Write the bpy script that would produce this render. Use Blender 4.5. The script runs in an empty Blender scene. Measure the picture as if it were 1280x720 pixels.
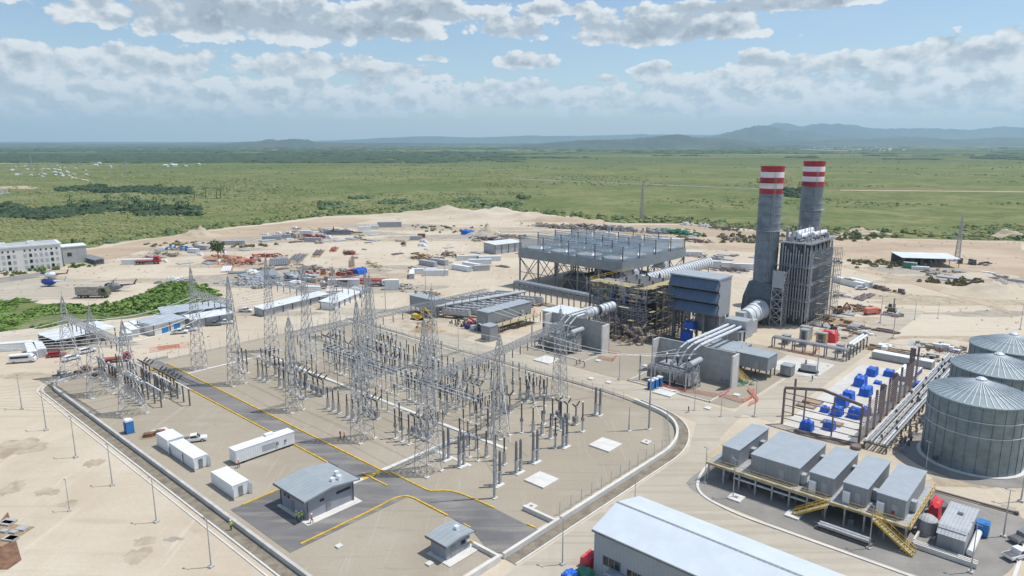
import bpy, bmesh, math, random
import numpy as np
from mathutils import Vector, Matrix, noise
random.seed(7); rnd = random.random; R = math.radians
def U_(a, b): return a + (b - a) * rnd()
scene = bpy.context.scene
HAZE = 0.000054
COL = scene.collection
# ---------------------------------------------------------------- camera: a drone 64 m above the site
H = 64.0; F = 870.0; P = math.atan(183 / 870.0)
cp, sp = math.cos(P), math.sin(P)
TH = R(-42)                        # the whole plant is laid out on axes turned by -42 degrees
CU, SU = math.cos(TH), math.sin(TH)
def XY(u, v): return (u * CU - v * SU, u * SU + v * CU)
def UVw(x, y): return (x * CU + y * SU, -x * SU + y * CU)
def G(px, py, h=0.0):              # surveyed spot -> ground coordinates in metres
    a = (px - 640) / F; b = (360 - py) / F
    dy = cp + b * sp; dz = -sp + b * cp
    t = (h - H) / dz
    return (a * t, dy * t)
def S(px, py, h=0.0): return UVw(*G(px, py, h))
cam = bpy.data.cameras.new('camera'); co = bpy.data.objects.new('camera', cam); COL.objects.link(co)
co.location = (0, 0, H); co.rotation_euler = (R(90) - P, 0, 0)
cam.sensor_width = 36; cam.lens = F / 1280 * 36; cam.clip_end = 120000; cam.clip_start = 0.5
scene.camera = co
# ---------------------------------------------------------------- materials
MATS = {}
def nt(m):
    m.use_nodes = True; t = m.node_tree; t.nodes.clear(); return t
def N(t, ty, **k):
    n = t.nodes.new(ty)
    for a, b in k.items():
        if a == 'loc': continue
        setattr(n, a, b)
    return n
def mixc(t, fac, a, b, mode='MIX'):
    n = N(t, 'ShaderNodeMix', data_type='RGBA', blend_type=mode)
    if isinstance(fac, (int, float)): n.inputs[0].default_value = fac
    else: t.links.new(fac, n.inputs[0])
    for s, i in ((a, 6), (b, 7)):
        if isinstance(s, tuple): n.inputs[i].default_value = (s[0], s[1], s[2], 1)
        else: t.links.new(s, n.inputs[i])
    return n.outputs[2]
def mth(t, op, a, b=None, c=None, clamp=False):
    n = N(t, 'ShaderNodeMath', operation=op); n.use_clamp = clamp
    for i, s in enumerate((a, b, c)):
        if s is None: continue
        if isinstance(s, (int, float)): n.inputs[i].default_value = s
        else: t.links.new(s, n.inputs[i])
    return n.outputs[0]
def ramp(t, x, a, b, lo=0.0, hi=1.0):
    n = N(t, 'ShaderNodeMapRange'); n.interpolation_type = 'SMOOTHSTEP'
    t.links.new(x, n.inputs[0])
    n.inputs[1].default_value = a; n.inputs[2].default_value = b
    n.inputs[3].default_value = lo; n.inputs[4].default_value = hi
    return n.outputs[0]
def nz(t, vec, scale, detail=4, rough=.55, dist=0.0, dims='3D'):
    n = N(t, 'ShaderNodeTexNoise'); n.noise_dimensions = dims
    n.inputs['Scale'].default_value = scale; n.inputs['Detail'].default_value = detail
    n.inputs['Roughness'].default_value = rough; n.inputs['Distortion'].default_value = dist
    if vec is not None: t.links.new(vec, n.inputs['Vector'])
    return n.outputs['Fac']
def mapping(t, vec, scale=(1, 1, 1), rot=(0, 0, 0), loc=(0, 0, 0)):
    n = N(t, 'ShaderNodeMapping'); t.links.new(vec, n.inputs[0])
    n.inputs['Scale'].default_value = scale; n.inputs['Rotation'].default_value = rot; n.inputs['Location'].default_value = loc
    return n.outputs[0]
def bsdf(t, col, rough=.7, metal=0.0, bump=None, bstr=.3, bdist=.05, spec=None):
    o = N(t, 'ShaderNodeOutputMaterial'); b = N(t, 'ShaderNodeBsdfPrincipled'); t.links.new(b.outputs[0], o.inputs[0])
    if isinstance(col, tuple): b.inputs['Base Color'].default_value = (*col, 1)
    else: t.links.new(col, b.inputs['Base Color'])
    if isinstance(rough, (int, float)): b.inputs['Roughness'].default_value = rough
    else: t.links.new(rough, b.inputs['Roughness'])
    b.inputs['Metallic'].default_value = metal
    if spec is not None: b.inputs['Specular IOR Level'].default_value = spec
    if bump is not None:
        n = N(t, 'ShaderNodeBump'); n.inputs['Strength'].default_value = bstr; n.inputs['Distance'].default_value = bdist
        t.links.new(bump, n.inputs['Height']); t.links.new(n.outputs[0], b.inputs['Normal'])
    return b
def mat(name, col, rough=.6, metal=0.0, var=.14, scale=.8, ribs=None, grime=.4, spec=None, rs=1.0):
    """painted or bare surface: base colour with broad weathering, fine grime and (ribs) profiled-sheet relief"""
    if name in MATS: return MATS[name]
    m = bpy.data.materials.new(name); t = nt(m)
    tc = N(t, 'ShaderNodeTexCoord').outputs['Object']
    a = nz(t, tc, scale, 5, .6)
    st = nz(t, mapping(t, tc, (2.2, 2.2, .25)), 1.3, 4, .7)
    lo = tuple(c * (1 - var) for c in col); hi = tuple(min(1, c * (1 + var)) for c in col)
    c = mixc(t, ramp(t, a, .3, .7), lo, hi)
    dirt = tuple(.55 * x + .45 * y * .6 for x, y in zip(col, (.42, .36, .28)))
    c = mixc(t, ramp(t, st, .55, .8, 0, grime), c, dirt)
    bump = None
    if ribs:
        w = N(t, 'ShaderNodeTexWave'); w.wave_type = 'BANDS'; w.bands_direction = ribs[0]; w.wave_profile = 'SIN'
        w.inputs['Scale'].default_value = 1.0 / ribs[1] * .314 ; t.links.new(tc, w.inputs['Vector'])
        bump = w.outputs['Fac']
        c = mixc(t, ramp(t, bump, .0, .35, .16 * rs, 0), c, tuple(x * .6 for x in col))
    bsdf(t, c, rough, metal, bump, .5 * rs, .06, spec)
    MATS[name] = m; return m
M = lambda k: MATS[k]
mat('galvanised steel', (.42, .43, .44), .5, .3, .2, 1.5)
mat('zinc lattice', (.40, .41, .42), .5, .3, .2, 2.0)
mat('dark steel', (.13, .125, .125), .6, .2, .2)
mat('grey steel', (.24, .25, .27), .55, .2, .2)
mat('rust steel', (.22, .12, .07), .85, .1, .3)
mat('brown steel', (.20, .16, .15), .75, .1, .2)
mat('blue grey cladding', (.15, .185, .225), .5, .1, .08, .3, ('X', 1.2))
mat('grey cladding', (.34, .35, .37), .55, .05, .08, .3, ('X', 1.0))
mat('module wall', (.27, .29, .31), .55, .05, .06, .4, ('X', .8))
mat('module roof', (.37, .41, .44), .5, .1, .06, .4, ('Y', .9))
mat('boiler casing', (.13, .155, .175), .5, .15, .15, .3, ('Z', 1.5))
mat('chimney grey', (.19, .225, .26), .55, .05, .2, .35, None, .55)
mat('warehouse wall', (.29, .335, .38), .5, .05, .05, .2, ('X', .6))
mat('warehouse roof', (.58, .635, .68), .5, .0, .05, .3, ('X', 1.0), rs=.14)
mat('tin roof', (.50, .545, .59), .4, .2, .14, .3, ('X', 1.1))
mat('bright tin roof', (.74, .77, .79), .4, .1, .08, .3, ('X', 1.1))
mat('white paint', (.78, .79, .80), .45, 0, .05, .6)
mat('white container', (.74, .76, .78), .5, 0, .06, .5, ('X', .5))
mat('container grey', (.42, .44, .46), .6, 0, .1, .5, ('X', .5))
mat('cream wall', (.70, .69, .66), .8, 0, .06, .3)
mat('yellow paint', (.64, .42, .04), .6, 0, .22, 1.2, None, .7)
mat('scaffold plank', (.42, .35, .20), .8, 0, .25, 1.0)
mat('concrete', (.50, .48, .45), .85, 0, .12, .5)
mat('pale concrete', (.64, .62, .58), .85, 0, .08, .5)
mat('wall concrete', (.40, .40, .395), .85, 0, .12, .5)
mat('dark insulator', (.055, .045, .045), .35, 0, .2)
mat('grey insulator', (.20, .205, .22), .4, 0, .12)
mat('aluminium tube', (.60, .64, .67), .5, .1, .1)
mat('cable', (.72, .74, .72), .5, 0, .05)
mat('dark glass', (.025, .03, .035), .12, 0, .1)
mat('blue tarp', (.015, .125, .58), .5, 0, .3, 2.5)
mat('deep blue', (.02, .055, .28), .5, 0, .2)
mat('cabin blue', (.03, .20, .50), .5, 0, .1)
mat('red paint', (.42, .018, .035), .5, 0, .12)
mat('red tarp', (.68, .05, .07), .5, 0, .15, 2)
mat('orange mesh', (.72, .22, .15), .7, 0, .15)
mat('green paint', (.05, .25, .14), .6, 0, .15)
mat('rubber', (.03, .03, .03), .8, 0, .1)
mat('wood', (.34, .24, .14), .85, 0, .25, 2)
mat('brick red', (.42, .20, .13), .9, 0, .2, 1.5)
mat('control roof', (.33, .37, .39), .6, .05, .06, .4, ('X', 1.0))
mat('control wall', (.30, .31, .345), .7, 0, .08, .4, ('X', 1.1))
mat('tank wall', (.20, .25, .265), .45, .2, .2, .4, ('Z', .9), rs=.5)
mat('tank roof', (.24, .295, .315), .5, .15, .1, .35)
mat('tank seam', (.13, .155, .17), .6, .1, .1)
mat('fan shroud', (.80, .82, .84), .4, .1, .1, .5)
mat('wind wall', (.25, .28, .30), .5, .1, .1, .3, ('X', 1.0), rs=.5)
mat('hood blue', (.105, .15, .225), .45, .15, .1, .3, ('X', 1.5))
mat('silver duct', (.62, .65, .68), .5, .1, .08, .6)
mat('skin', (.35, .2, .13), .6, 0, .05)
mat('vest yellow', (.62, .72, .05), .7, 0, .1)
mat('vest orange', (.75, .16, .04), .7, 0, .1)
mat('trousers', (.05, .06, .09), .8, 0, .1)
mat('helmet white', (.8, .8, .8), .35, 0, .03)
mat('pipe rack pipe', (.42, .425, .44), .45, .2, .15, 1)
mat('tan soil', (.40, .29, .18), .95, 0, .25, .4)
mat('bark', (.12, .09, .06), .9, 0, .2, 3)
mat('oxide red', (.33, .08, .07), .7, 0, .2)
mat('olive paint', (.13, .14, .08), .7, 0, .2)
mat('rubble', (.40, .36, .31), .95, 0, .3, 2)
def leafmat(name, a, b, c):
    m = bpy.data.materials.new(name); t = nt(m)
    g = N(t, 'ShaderNodeNewGeometry').outputs['Position']
    k = ramp(t, nz(t, g, .35, 4, .7), .3, .7); k2 = ramp(t, nz(t, g, .02, 3, .6), .35, .65)
    cc = mixc(t, k2, mixc(t, k, a, b), mixc(t, k, b, c))
    bsdf(t, cc, .75, 0, spec=.25); MATS[name] = m; return m
leafmat('bush leaves', (.15, .18, .06), (.195, .215, .075), (.25, .25, .11))
leafmat('dark leaves', (.085, .13, .055), (.11, .165, .07), (.15, .20, .085))
leafmat('wood and shade leaves', (.03, .055, .03), (.045, .08, .038), (.07, .11, .045))  # dark groves, and the far belts whose colour imitates cloud shadow
leafmat('bright leaves', (.10, .18, .035), (.16, .26, .055), (.22, .30, .085))
leafmat('dry scrub', (.17, .165, .085), (.23, .215, .10), (.29, .26, .15))
def screenmat():
    m = bpy.data.materials.new('wind screen'); t = nt(m); o = N(t, 'ShaderNodeOutputMaterial'); b = N(t, 'ShaderNodeBsdfPrincipled'); b.inputs['Base Color'].default_value = (.44, .51, .56, 1); b.inputs['Roughness'].default_value = .6
    tr = N(t, 'ShaderNodeBsdfTransparent'); x = N(t, 'ShaderNodeMixShader'); x.inputs[0].default_value = .48; t.links.new(tr.outputs[0], x.inputs[1]); t.links.new(b.outputs[0], x.inputs[2]); t.links.new(x.outputs[0], o.inputs[0]); MATS['wind screen'] = m
screenmat()
# ---------------------------------------------------------------- mesh builder
class MB:
    def __init__(s): s.v = []; s.f = []; s.mi = []; s.k = 0; s.cuts = []
    def add(s, vs, fs):
        o = len(s.v); s.cuts.append((o, len(s.f))); s.v += [tuple(p) for p in vs]; s.f += [tuple(i + o for i in f) for f in fs]; s.mi += [s.k] * len(fs)
        return s
    def box(s, x0, x1, y0, y1, z0, z1):
        return s.add([(x0, y0, z0), (x1, y0, z0), (x1, y1, z0), (x0, y1, z0), (x0, y0, z1), (x1, y0, z1), (x1, y1, z1), (x0, y1, z1)],
                     [(3, 2, 1, 0), (4, 5, 6, 7), (0, 1, 5, 4), (1, 2, 6, 5), (2, 3, 7, 6), (3, 0, 4, 7)])
    def bar(s, p, q, w, h=None):
        p = Vector(p); q = Vector(q); d = q - p
        if d.length < 1e-6: return s
        d.normalize(); h = h or w
        up = Vector((0, 0, 1)) if abs(d.z) < .95 else Vector((1, 0, 0))
        a = d.cross(up).normalized() * (w / 2); b = a.cross(d).normalized() * (h / 2)
        vs = [p - a - b, p + a - b, p + a + b, p - a + b, q - a - b, q + a - b, q + a + b, q - a + b]
        return s.add(vs, [(3, 2, 1, 0), (4, 5, 6, 7), (0, 1, 5, 4), (1, 2, 6, 5), (2, 3, 7, 6), (3, 0, 4, 7)])
    def cyl(s, p, q, r0, r1=None, n=8, caps=True):
        r1 = r0 if r1 is None else r1
        p = Vector(p); q = Vector(q); d = (q - p).normalized()
        up = Vector((0, 0, 1)) if abs(d.z) < .95 else Vector((1, 0, 0))
        a = d.cross(up).normalized(); b = a.cross(d).normalized()
        vs = []
        for c, r in ((p, r0), (q, r1)):
            for i in range(n):
                t = 2 * math.pi * i / n; vs.append(c + a * math.cos(t) * r + b * math.sin(t) * r)
        fs = [(i, i + n, (i + 1) % n + n, (i + 1) % n) for i in range(n)]
        if caps: fs += [tuple(range(n)), tuple(range(2 * n - 1, n - 1, -1))]
        return s.add(vs, fs)
    def lathe(s, prof, n=16, cx=0, cy=0, cap=True):
        vs = []; m = len(prof)
        for r, z in prof:
            for i in range(n):
                t = 2 * math.pi * i / n; vs.append((cx + r * math.cos(t), cy + r * math.sin(t), z))
        fs = []
        for j in range(m - 1):
            for i in range(n):
                fs.append((j * n + i, j * n + (i + 1) % n, (j + 1) * n + (i + 1) % n, (j + 1) * n + i))
        if cap: fs += [tuple(range(n - 1, -1, -1)), tuple((m - 1) * n + i for i in range(n))]
        return s.add(vs, fs)
    def prism(s, poly, z0, z1):
        n = len(poly)
        return s.add([(x, y, z0) for x, y in poly] + [(x, y, z1) for x, y in poly],
                     [tuple(range(n - 1, -1, -1)), tuple(range(n, 2 * n))] + [(i, (i + 1) % n, (i + 1) % n + n, i + n) for i in range(n)])
    def extr(s, prof, x0, x1, axis='x'):       # profile in (a,z), pushed along x (or y)
        n = len(prof)
        if axis == 'x': vs = [(x0, a, z) for a, z in prof] + [(x1, a, z) for a, z in prof]
        else: vs = [(a, x0, z) for a, z in prof] + [(a, x1, z) for a, z in prof]
        return s.add(vs, [tuple(range(n - 1, -1, -1)), tuple(range(n, 2 * n))] + [(i, (i + 1) % n, (i + 1) % n + n, i + n) for i in range(n)])
    def tube(s, pts, r, n=6):
        for a, b in zip(pts[:-1], pts[1:]): s.cyl(a, b, r, r, n, True)
        return s
    def poly(s, pts, z=None):
        pts = [(p[0], p[1], z if z is not None else p[2]) for p in pts]
        return s.add(pts, [tuple(range(len(pts)))])
    def each(s, name, m, parent=None):          # every added piece becomes a part of its own
        c = s.cuts + [(len(s.v), len(s.f))]
        for (a, fa), (b, fb) in list(zip(c[:-1], c[1:]))[:99]:
            k = MB(); k.v = s.v[a:b]; k.f = [tuple(i - a for i in f) for f in s.f[fa:fb]]; k.build(name, m, parent)
    def build(s, name, m, parent=None, smooth=False, label=None):
        me = bpy.data.meshes.new(name); me.from_pydata(s.v, [], s.f)
        for x in (m if isinstance(m, (list, tuple)) else [m]): me.materials.append(M(x) if isinstance(x, str) else x)
        if isinstance(m, (list, tuple)) and len(m) > 1: me.polygons.foreach_set('material_index', s.mi)
        bm = bmesh.new(); bm.from_mesh(me); bmesh.ops.recalc_face_normals(bm, faces=bm.faces); bm.to_mesh(me); bm.free()
        if smooth:
            me.polygons.foreach_set('use_smooth', [True] * len(me.polygons))
            try: me.set_sharp_from_angle(angle=R(40))
            except Exception: pass
        o = bpy.data.objects.new(name, me); COL.objects.link(o)
        if parent: o.parent = parent
        if label: o['label'] = label
        return o
def tag(o, label=None, cat=None, group=None, kind=None):
    if label: o['label'] = label
    if cat: o['category'] = cat
    if group: o['group'] = group
    if kind: o['kind'] = kind
    return o
def thing(name, label, cat, u, v, rz=0.0, group=None, z=0.0):
    o = bpy.data.objects.new(name, None); COL.objects.link(o)
    x, y = XY(u, v); o.location = (x, y, z); o.rotation_euler = (0, 0, TH + R(rz)); o.empty_display_size = .5
    return tag(o, label, cat, group)
def place(o, u, v, rz=0.0, z=0.0, sc=1.0):
    x, y = XY(u, v); o.location = (x, y, z); o.rotation_euler = (0, 0, TH + R(rz)); o.scale = (sc, sc, sc); return o
def kids(o): return [c for c in bpy.data.objects if c.parent == o]
def copy_tree(src, u, v, rz=0.0, label=None, group=None, z=0.0, sc=1.0, cache={}):
    if src.name not in cache: cache[src.name] = [(c, kids(c)) for c in kids(src)]
    r = src.copy(); COL.objects.link(r)
    if label: r['label'] = label
    if group: r['group'] = group
    for ch, gs in cache[src.name]:
        c = ch.copy(); COL.objects.link(c); c.parent = r
        for g in gs:
            d = g.copy(); COL.objects.link(d); d.parent = c
    return place(r, u, v, rz, z, sc)
class Proto:
    """first use places the built thing itself, later uses copy it"""
    def __init__(s, fn): s.fn = fn; s.o = None
    def put(s, label, group, u, v, rz=0.0, z=0.0, sc=1.0):
        if s.o is None:
            s.o = s.fn(); s.o['label'] = label
            if group: s.o['group'] = group
            return place(s.o, u, v, rz, z, sc)
        o = copy_tree(s.o, u, v, rz, label, group, z, sc)
        if not group and 'group' in o: del o['group']
        return o
def sheet(name, pts, z, m, kind='structure', skirt=.3):
    from mathutils.geometry import tessellate_polygon
    pts = [p for i, p in enumerate(pts) if math.dist(p, pts[i - 1]) > 1e-4]
    bm = bmesh.new(); vs = [bm.verts.new((x, y, z)) for x, y in pts]
    for a, b, c in tessellate_polygon([[Vector((x, y, 0)) for x, y in pts]]):
        k = (pts[b][0] - pts[a][0]) * (pts[c][1] - pts[a][1]) - (pts[b][1] - pts[a][1]) * (pts[c][0] - pts[a][0])
        bm.faces.new((vs[a], vs[b], vs[c]) if k > 0 else (vs[a], vs[c], vs[b]))
    if skirt:
        lo = [bm.verts.new((x, y, z - skirt)) for x, y in pts]
        for i in range(len(pts)):
            j = (i + 1) % len(pts); bm.faces.new((vs[i], vs[j], lo[j], lo[i]))
    me = bpy.data.meshes.new(name); bm.to_mesh(me); bm.free(); me.materials.append(M(m))
    o = bpy.data.objects.new(name, me); COL.objects.link(o); o['kind'] = kind; return o
def uvsheet(name, pts, z, m, **k): return sheet(name, [XY(*p) for p in pts], z, m, **k)
def roundpoly(pts, rad, n=6):
    """round each corner of a polygon by radius rad (list or number)"""
    out = []; L = len(pts)
    for i in range(L):
        p = Vector(pts[i]); a = Vector(pts[i - 1]); b = Vector(pts[(i + 1) % L]); r = rad[i] if isinstance(rad, (list, tuple)) else rad
        if r <= 0: out.append(tuple(p)); continue
        da = (a - p).normalized(); db = (b - p).normalized()
        q0 = p + da * r; q1 = p + db * r
        for k in range(n + 1):
            t = k / n; out.append(tuple(q0 * (1 - t) ** 2 + p * 2 * t * (1 - t) + q1 * t * t))
    return out
def roundline(pts, r, n=6):
    out = [tuple(pts[0])]
    for i in range(1, len(pts) - 1):
        p = Vector(pts[i]); a = Vector(pts[i - 1]); b = Vector(pts[i + 1])
        rr = r[i] if isinstance(r, (list, tuple)) else r
        rr = min(rr, (a - p).length * .49, (b - p).length * .49)
        q0 = p + (a - p).normalized() * rr; q1 = p + (b - p).normalized() * rr
        for k in range(n + 1):
            t = k / n; out.append(tuple(q0 * (1 - t) ** 2 + p * 2 * t * (1 - t) + q1 * t * t))
    return out + [tuple(pts[-1])]
def offset(pts, d):
    out = []
    for i, p in enumerate(pts):
        a = Vector(pts[max(0, i - 1)]); b = Vector(pts[min(len(pts) - 1, i + 1)])
        t = (b - a).normalized(); n = Vector((-t.y, t.x)); out.append(tuple(Vector(p) + n * d))
    return out
def strip(mb, pts, d0, d1, z0, z1):
    """solid band that follows a line, from offset d0 to d1, top at z1"""
    a = offset(pts, d0); b = offset(pts, d1); n = len(pts)
    vs = [(x, y, z1) for x, y in a] + [(x, y, z1) for x, y in b] + [(x, y, z0) for x, y in a] + [(x, y, z0) for x, y in b]
    fs = []
    for i in range(n - 1):
        fs += [(i, i + 1, n + i + 1, n + i), (i, 2 * n + i, 2 * n + i + 1, i + 1), (n + i, n + i + 1, 3 * n + i + 1, 3 * n + i)]
    fs += [(0, n, 3 * n, 2 * n), (n - 1, 3 * n - 1, 4 * n - 1, 2 * n - 1)]
    return mb.add(vs, fs)
def uvmesh(name, mb, m, label=None, cat=None, kind=None, group=None, smooth=False):
    """a one-mesh thing whose vertices are given in site (u,v,z)"""
    o = mb.build(name, m, None, smooth); o.rotation_euler = (0, 0, TH); return tag(o, label, cat, group, kind)
# ---------------------------------------------------------------- ground materials
def groundmat(name, fn):
    m = bpy.data.materials.new(name); t = nt(m); g = N(t, 'ShaderNodeNewGeometry').outputs['Position']; fn(t, g); MATS[name] = m
def f_sand(t, g):
    a = ramp(t, nz(t, g, .012, 5, .6, .6), .35, .65); b = ramp(t, nz(t, g, .07, 6, .65, .4), .35, .7)
    c = mixc(t, a, (.515, .435, .325), (.585, .51, .40)); c = mixc(t, mth(t, 'MULTIPLY', b, .45), c, (.635, .575, .475))
    br = nz(t, mapping(t, g, (.6, 1, 1)), .0065, 6, .65, .8); c = mixc(t, ramp(t, br, .46, .62, 0, .6), c, (.44, .355, .265))
    tr = nz(t, mapping(t, g, (.02, .35, 1), (0, 0, -TH)), 1.0, 5, .6, .8)      # wheel tracks along the site's axis
    c = mixc(t, ramp(t, tr, .54, .68, 0, .38), c, (.42, .345, .25))
    tr2 = nz(t, mapping(t, g, (.3, .02, 1), (0, 0, -TH + .25)), 1.0, 5, .6, 1.2)
    c = mixc(t, ramp(t, tr2, .55, .7, 0, .5), c, (.64, .58, .48))
    p = nz(t, g, .035, 3, .5, 1.5); c = mixc(t, ramp(t, p, .64, .72, 0, .4), c, (.43, .33, .22))
    f = nz(t, g, 1.6, 4, .7); c = mixc(t, ramp(t, f, .35, .75, 0, .22), c, (.36, .30, .225))
    bsdf(t, c, .95, 0, nz(t, g, .5, 6, .7), .35, .4, .1)
def f_red(t, g):
    a = ramp(t, nz(t, mapping(t, g, (.6, 1, 1)), .02, 5, .6, .6), .3, .7)
    c = mixc(t, a, (.40, .30, .215), (.52, .425, .315)); b = nz(t, g, .1, 5, .65)
    c = mixc(t, ramp(t, b, .5, .75, 0, .5), c, (.30, .25, .15)); bsdf(t, c, .95, 0, b, .4, .5, .1)
def f_gravel(t, g):
    a = ramp(t, nz(t, g, .03, 4, .5, .5), .35, .65); c = mixc(t, a, (.365, .318, .245), (.42, .37, .29))
    f = nz(t, g, 3.0, 4, .8); c = mixc(t, ramp(t, f, .3, .75, 0, .35), c, (.22, .19, .16))
    p = nz(t, mapping(t, g, (.05, .16, 1), (0, 0, -TH)), 1, 4, .6, .5); c = mixc(t, ramp(t, p, .55, .75, 0, .35), c, (.46, .42, .36))
    q = nz(t, mapping(t, g, (.04, 1.1, 1), (0, 0, -TH + .12)), 1, 4, .6, .9); c = mixc(t, ramp(t, q, .57, .68, 0, .4), c, (.27, .24, .195))
    q = nz(t, mapping(t, g, (.9, .05, 1), (0, 0, -TH - .2)), 1, 4, .6, .9); c = mixc(t, ramp(t, q, .58, .7, 0, .3), c, (.50, .455, .385))
    q = nz(t, g, .11, 5, .7, 1.2); c = mixc(t, ramp(t, q, .6, .7, 0, .35), c, (.29, .25, .20))
    bsdf(t, c, .95, 0, f, .4, .08, .1)
def f_padgravel(t, g):
    a = ramp(t, nz(t, g, .05, 5, .6, .5), .3, .7); c = mixc(t, a, (.335, .295, .235), (.405, .36, .29))
    f = nz(t, g, 2.0, 4, .8); c = mixc(t, ramp(t, f, .3, .75, 0, .3), c, (.24, .21, .18)); bsdf(t, c, .95, 0, f, .4, .08, .1)
def f_road(t, g):
    a = ramp(t, nz(t, g, .05, 5, .6, .5), .3, .7); c = mixc(t, a, (.43, .38, .305), (.50, .452, .372))
    tr = nz(t, mapping(t, g, (.015, .55, 1), (0, 0, -TH)), 1, 5, .55, .6); c = mixc(t, ramp(t, tr, .48, .62, 0, .55), c, (.36, .315, .255))
    tr = nz(t, mapping(t, g, (.5, .015, 1), (0, 0, -TH)), 1, 5, .55, .6); c = mixc(t, ramp(t, tr, .52, .7, 0, .35), c, (.42, .37, .30))
    f = nz(t, g, 1.2, 5, .8); c = mixc(t, ramp(t, f, .4, .75, 0, .25), c, (.33, .29, .23)); bsdf(t, c, .95, 0, f, .3, .06, .1)
def f_asphalt(t, g):
    a = ramp(t, nz(t, g, .08, 5, .6, .5), .3, .7); c = mixc(t, a, (.155, .15, .15), (.23, .22, .215))
    d = nz(t, mapping(t, g, (.06, .5, 1), (0, 0, -TH)), 1, 5, .6, .5); c = mixc(t, ramp(t, d, .46, .70, 0, .6), c, (.34, .315, .27))
    f = nz(t, g, 4, 3, .8); c = mixc(t, ramp(t, f, .4, .8, 0, .25), c, (.09, .09, .09)); bsdf(t, c, .9, 0, f, .2, .03, .2)
def f_greypad(t, g):
    a = ramp(t, nz(t, g, .09, 5, .6, .5), .3, .7); c = mixc(t, a, (.23, .22, .205), (.33, .31, .28))
    f = nz(t, g, 3, 3, .8); c = mixc(t, ramp(t, f, .4, .8, 0, .3), c, (.14, .13, .12)); bsdf(t, c, .9, 0, f, .2, .03, .1)
def f_white(t, g):
    a = ramp(t, nz(t, g, .15, 5, .65, .5), .3, .7); c = mixc(t, a, (.50, .475, .43), (.64, .62, .58)); bsdf(t, c, .85)
def f_channel(t, g):
    a = nz(t, g, .5, 5, .7); c = mixc(t, ramp(t, a, .3, .7), (.17, .15, .12), (.30, .26, .20)); bsdf(t, c, .95, 0, a, .3, .1, .1)
def f_plain(t, g):
    big = nz(t, mapping(t, g, (.5, 1, 1)), .0011, 6, .6, .9); mid = nz(t, mapping(t, g, (.7, 1, 1)), .0075, 6, .65, .6)
    fin = nz(t, g, .07, 6, .75); spot = nz(t, g, .16, 3, .6)
    c = mixc(t, ramp(t, mid, .42, .58), (.165, .19, .07), (.23, .23, .10))
    c = mixc(t, ramp(t, big, .52, .66), c, (.125, .16, .052))
    c = mixc(t, ramp(t, big, .30, .40, 1, 0), c, (.29, .275, .18))
    c = mixc(t, ramp(t, fin, .38, .56, .62, 0), c, (.085, .13, .05))
    c = mixc(t, ramp(t, spot, .56, .70, 0, .5), c, (.09, .135, .055))
    fl = nz(t, mapping(t, g, (.8, 1, 1)), .02, 5, .7, .5); c = mixc(t, ramp(t, fl, .47, .62, 0, .7), c, (.105, .14, .048)); c = mixc(t, ramp(t, fl, .30, .42, .5, 0), c, (.28, .265, .15))
    bare = nz(t, g, .004, 5, .7, 1.0); c = mixc(t, ramp(t, bare, .68, .76, 0, .6), c, (.34, .30, .19))
    far = nz(t, mapping(t, g, (.3, 1, 1), (0, 0, .05)), .00055, 7, .64, .8)      # dark far bands: wood tone that paints in cloud shadow
    sep = N(t, 'ShaderNodeSeparateXYZ'); t.links.new(g, sep.inputs[0])
    fy = ramp(t, sep.outputs['Y'], 1300, 3800)
    wood = mth(t, 'MULTIPLY', ramp(t, far, .45, .55), fy)  # mask of the painted cloud-shadow bands, far plain only
    c = mixc(t, mth(t, 'MULTIPLY', wood, .9), c, (.05, .09, .055))
    fld = nz(t, mapping(t, g, (.3, 1, 1)), .0016, 3, .5); c = mixc(t, mth(t, 'MULTIPLY', ramp(t, fld, .60, .66), mth(t, 'MULTIPLY', fy, .55)), c, (.30, .30, .15))
    bsdf(t, c, .95, 0, nz(t, g, .12, 5, .8), .5, 1.5, .08)
for k, f in (('sand', f_sand), ('red earth', f_red), ('yard gravel', f_gravel), ('pad gravel', f_padgravel), ('dusty road', f_road), ('asphalt', f_asphalt),
             ('grey pad', f_greypad), ('white floor', f_white), ('channel floor', f_channel), ('green plain', f_plain)): groundmat(k, f)
def f_rock(t, g):
    a = nz(t, g, .0012, 6, .65, .5); c = mixc(t, ramp(t, a, .35, .65), (.03, .05, .035), (.08, .095, .06)); bsdf(t, c, .95)
groundmat('hill forest', f_rock)
def f_water(t, g): bsdf(t, (.20, .24, .26), .15, 0)
groundmat('pond water', f_water)
# ---------------------------------------------------------------- plain (one sheet to the horizon)
rings = [0, 60, 150, 300, 600, 1000, 1600, 2600, 4200, 7000, 11000, 18000, 30000, 46000, 60000]
mb = MB(); n = 96; vs = [(0, 0, -.3)]; fs = []
for r in rings[1:]:
    for i in range(n): a = 2 * math.pi * i / n; vs.append((r * math.cos(a), r * math.sin(a), -.3))
for i in range(n): fs.append((0, 1 + i, 1 + (i + 1) % n))
for j in range(len(rings) - 2):
    for i in range(n): a = 1 + j * n; fs.append((a + i, a + n + i, a + n + (i + 1) % n, a + (i + 1) % n))
mb.add(vs, fs); o = mb.build('ground', 'green plain'); tag(o, kind='structure')
if o.data.polygons[0].normal.z < 0: o.data.flip_normals()
def jag(pts, amp, step, seed=0):
    out = []
    for i in range(len(pts)):
        a = Vector(pts[i]); b = Vector(pts[(i + 1) % len(pts)]); L = (b - a).length; n = max(1, int(L / step)); nn = Vector((-(b - a).y, (b - a).x)).normalized()
        for k in range(n):
            p = a + (b - a) * k / n; q = Vector((p.x * .02, p.y * .02, seed)); r = Vector((p.x * .09, p.y * .09, seed + 9))
            out.append(tuple(p + nn * amp * (noise.noise(q) * 1.4 + noise.noise(r) * .6)))
    return out
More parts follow.
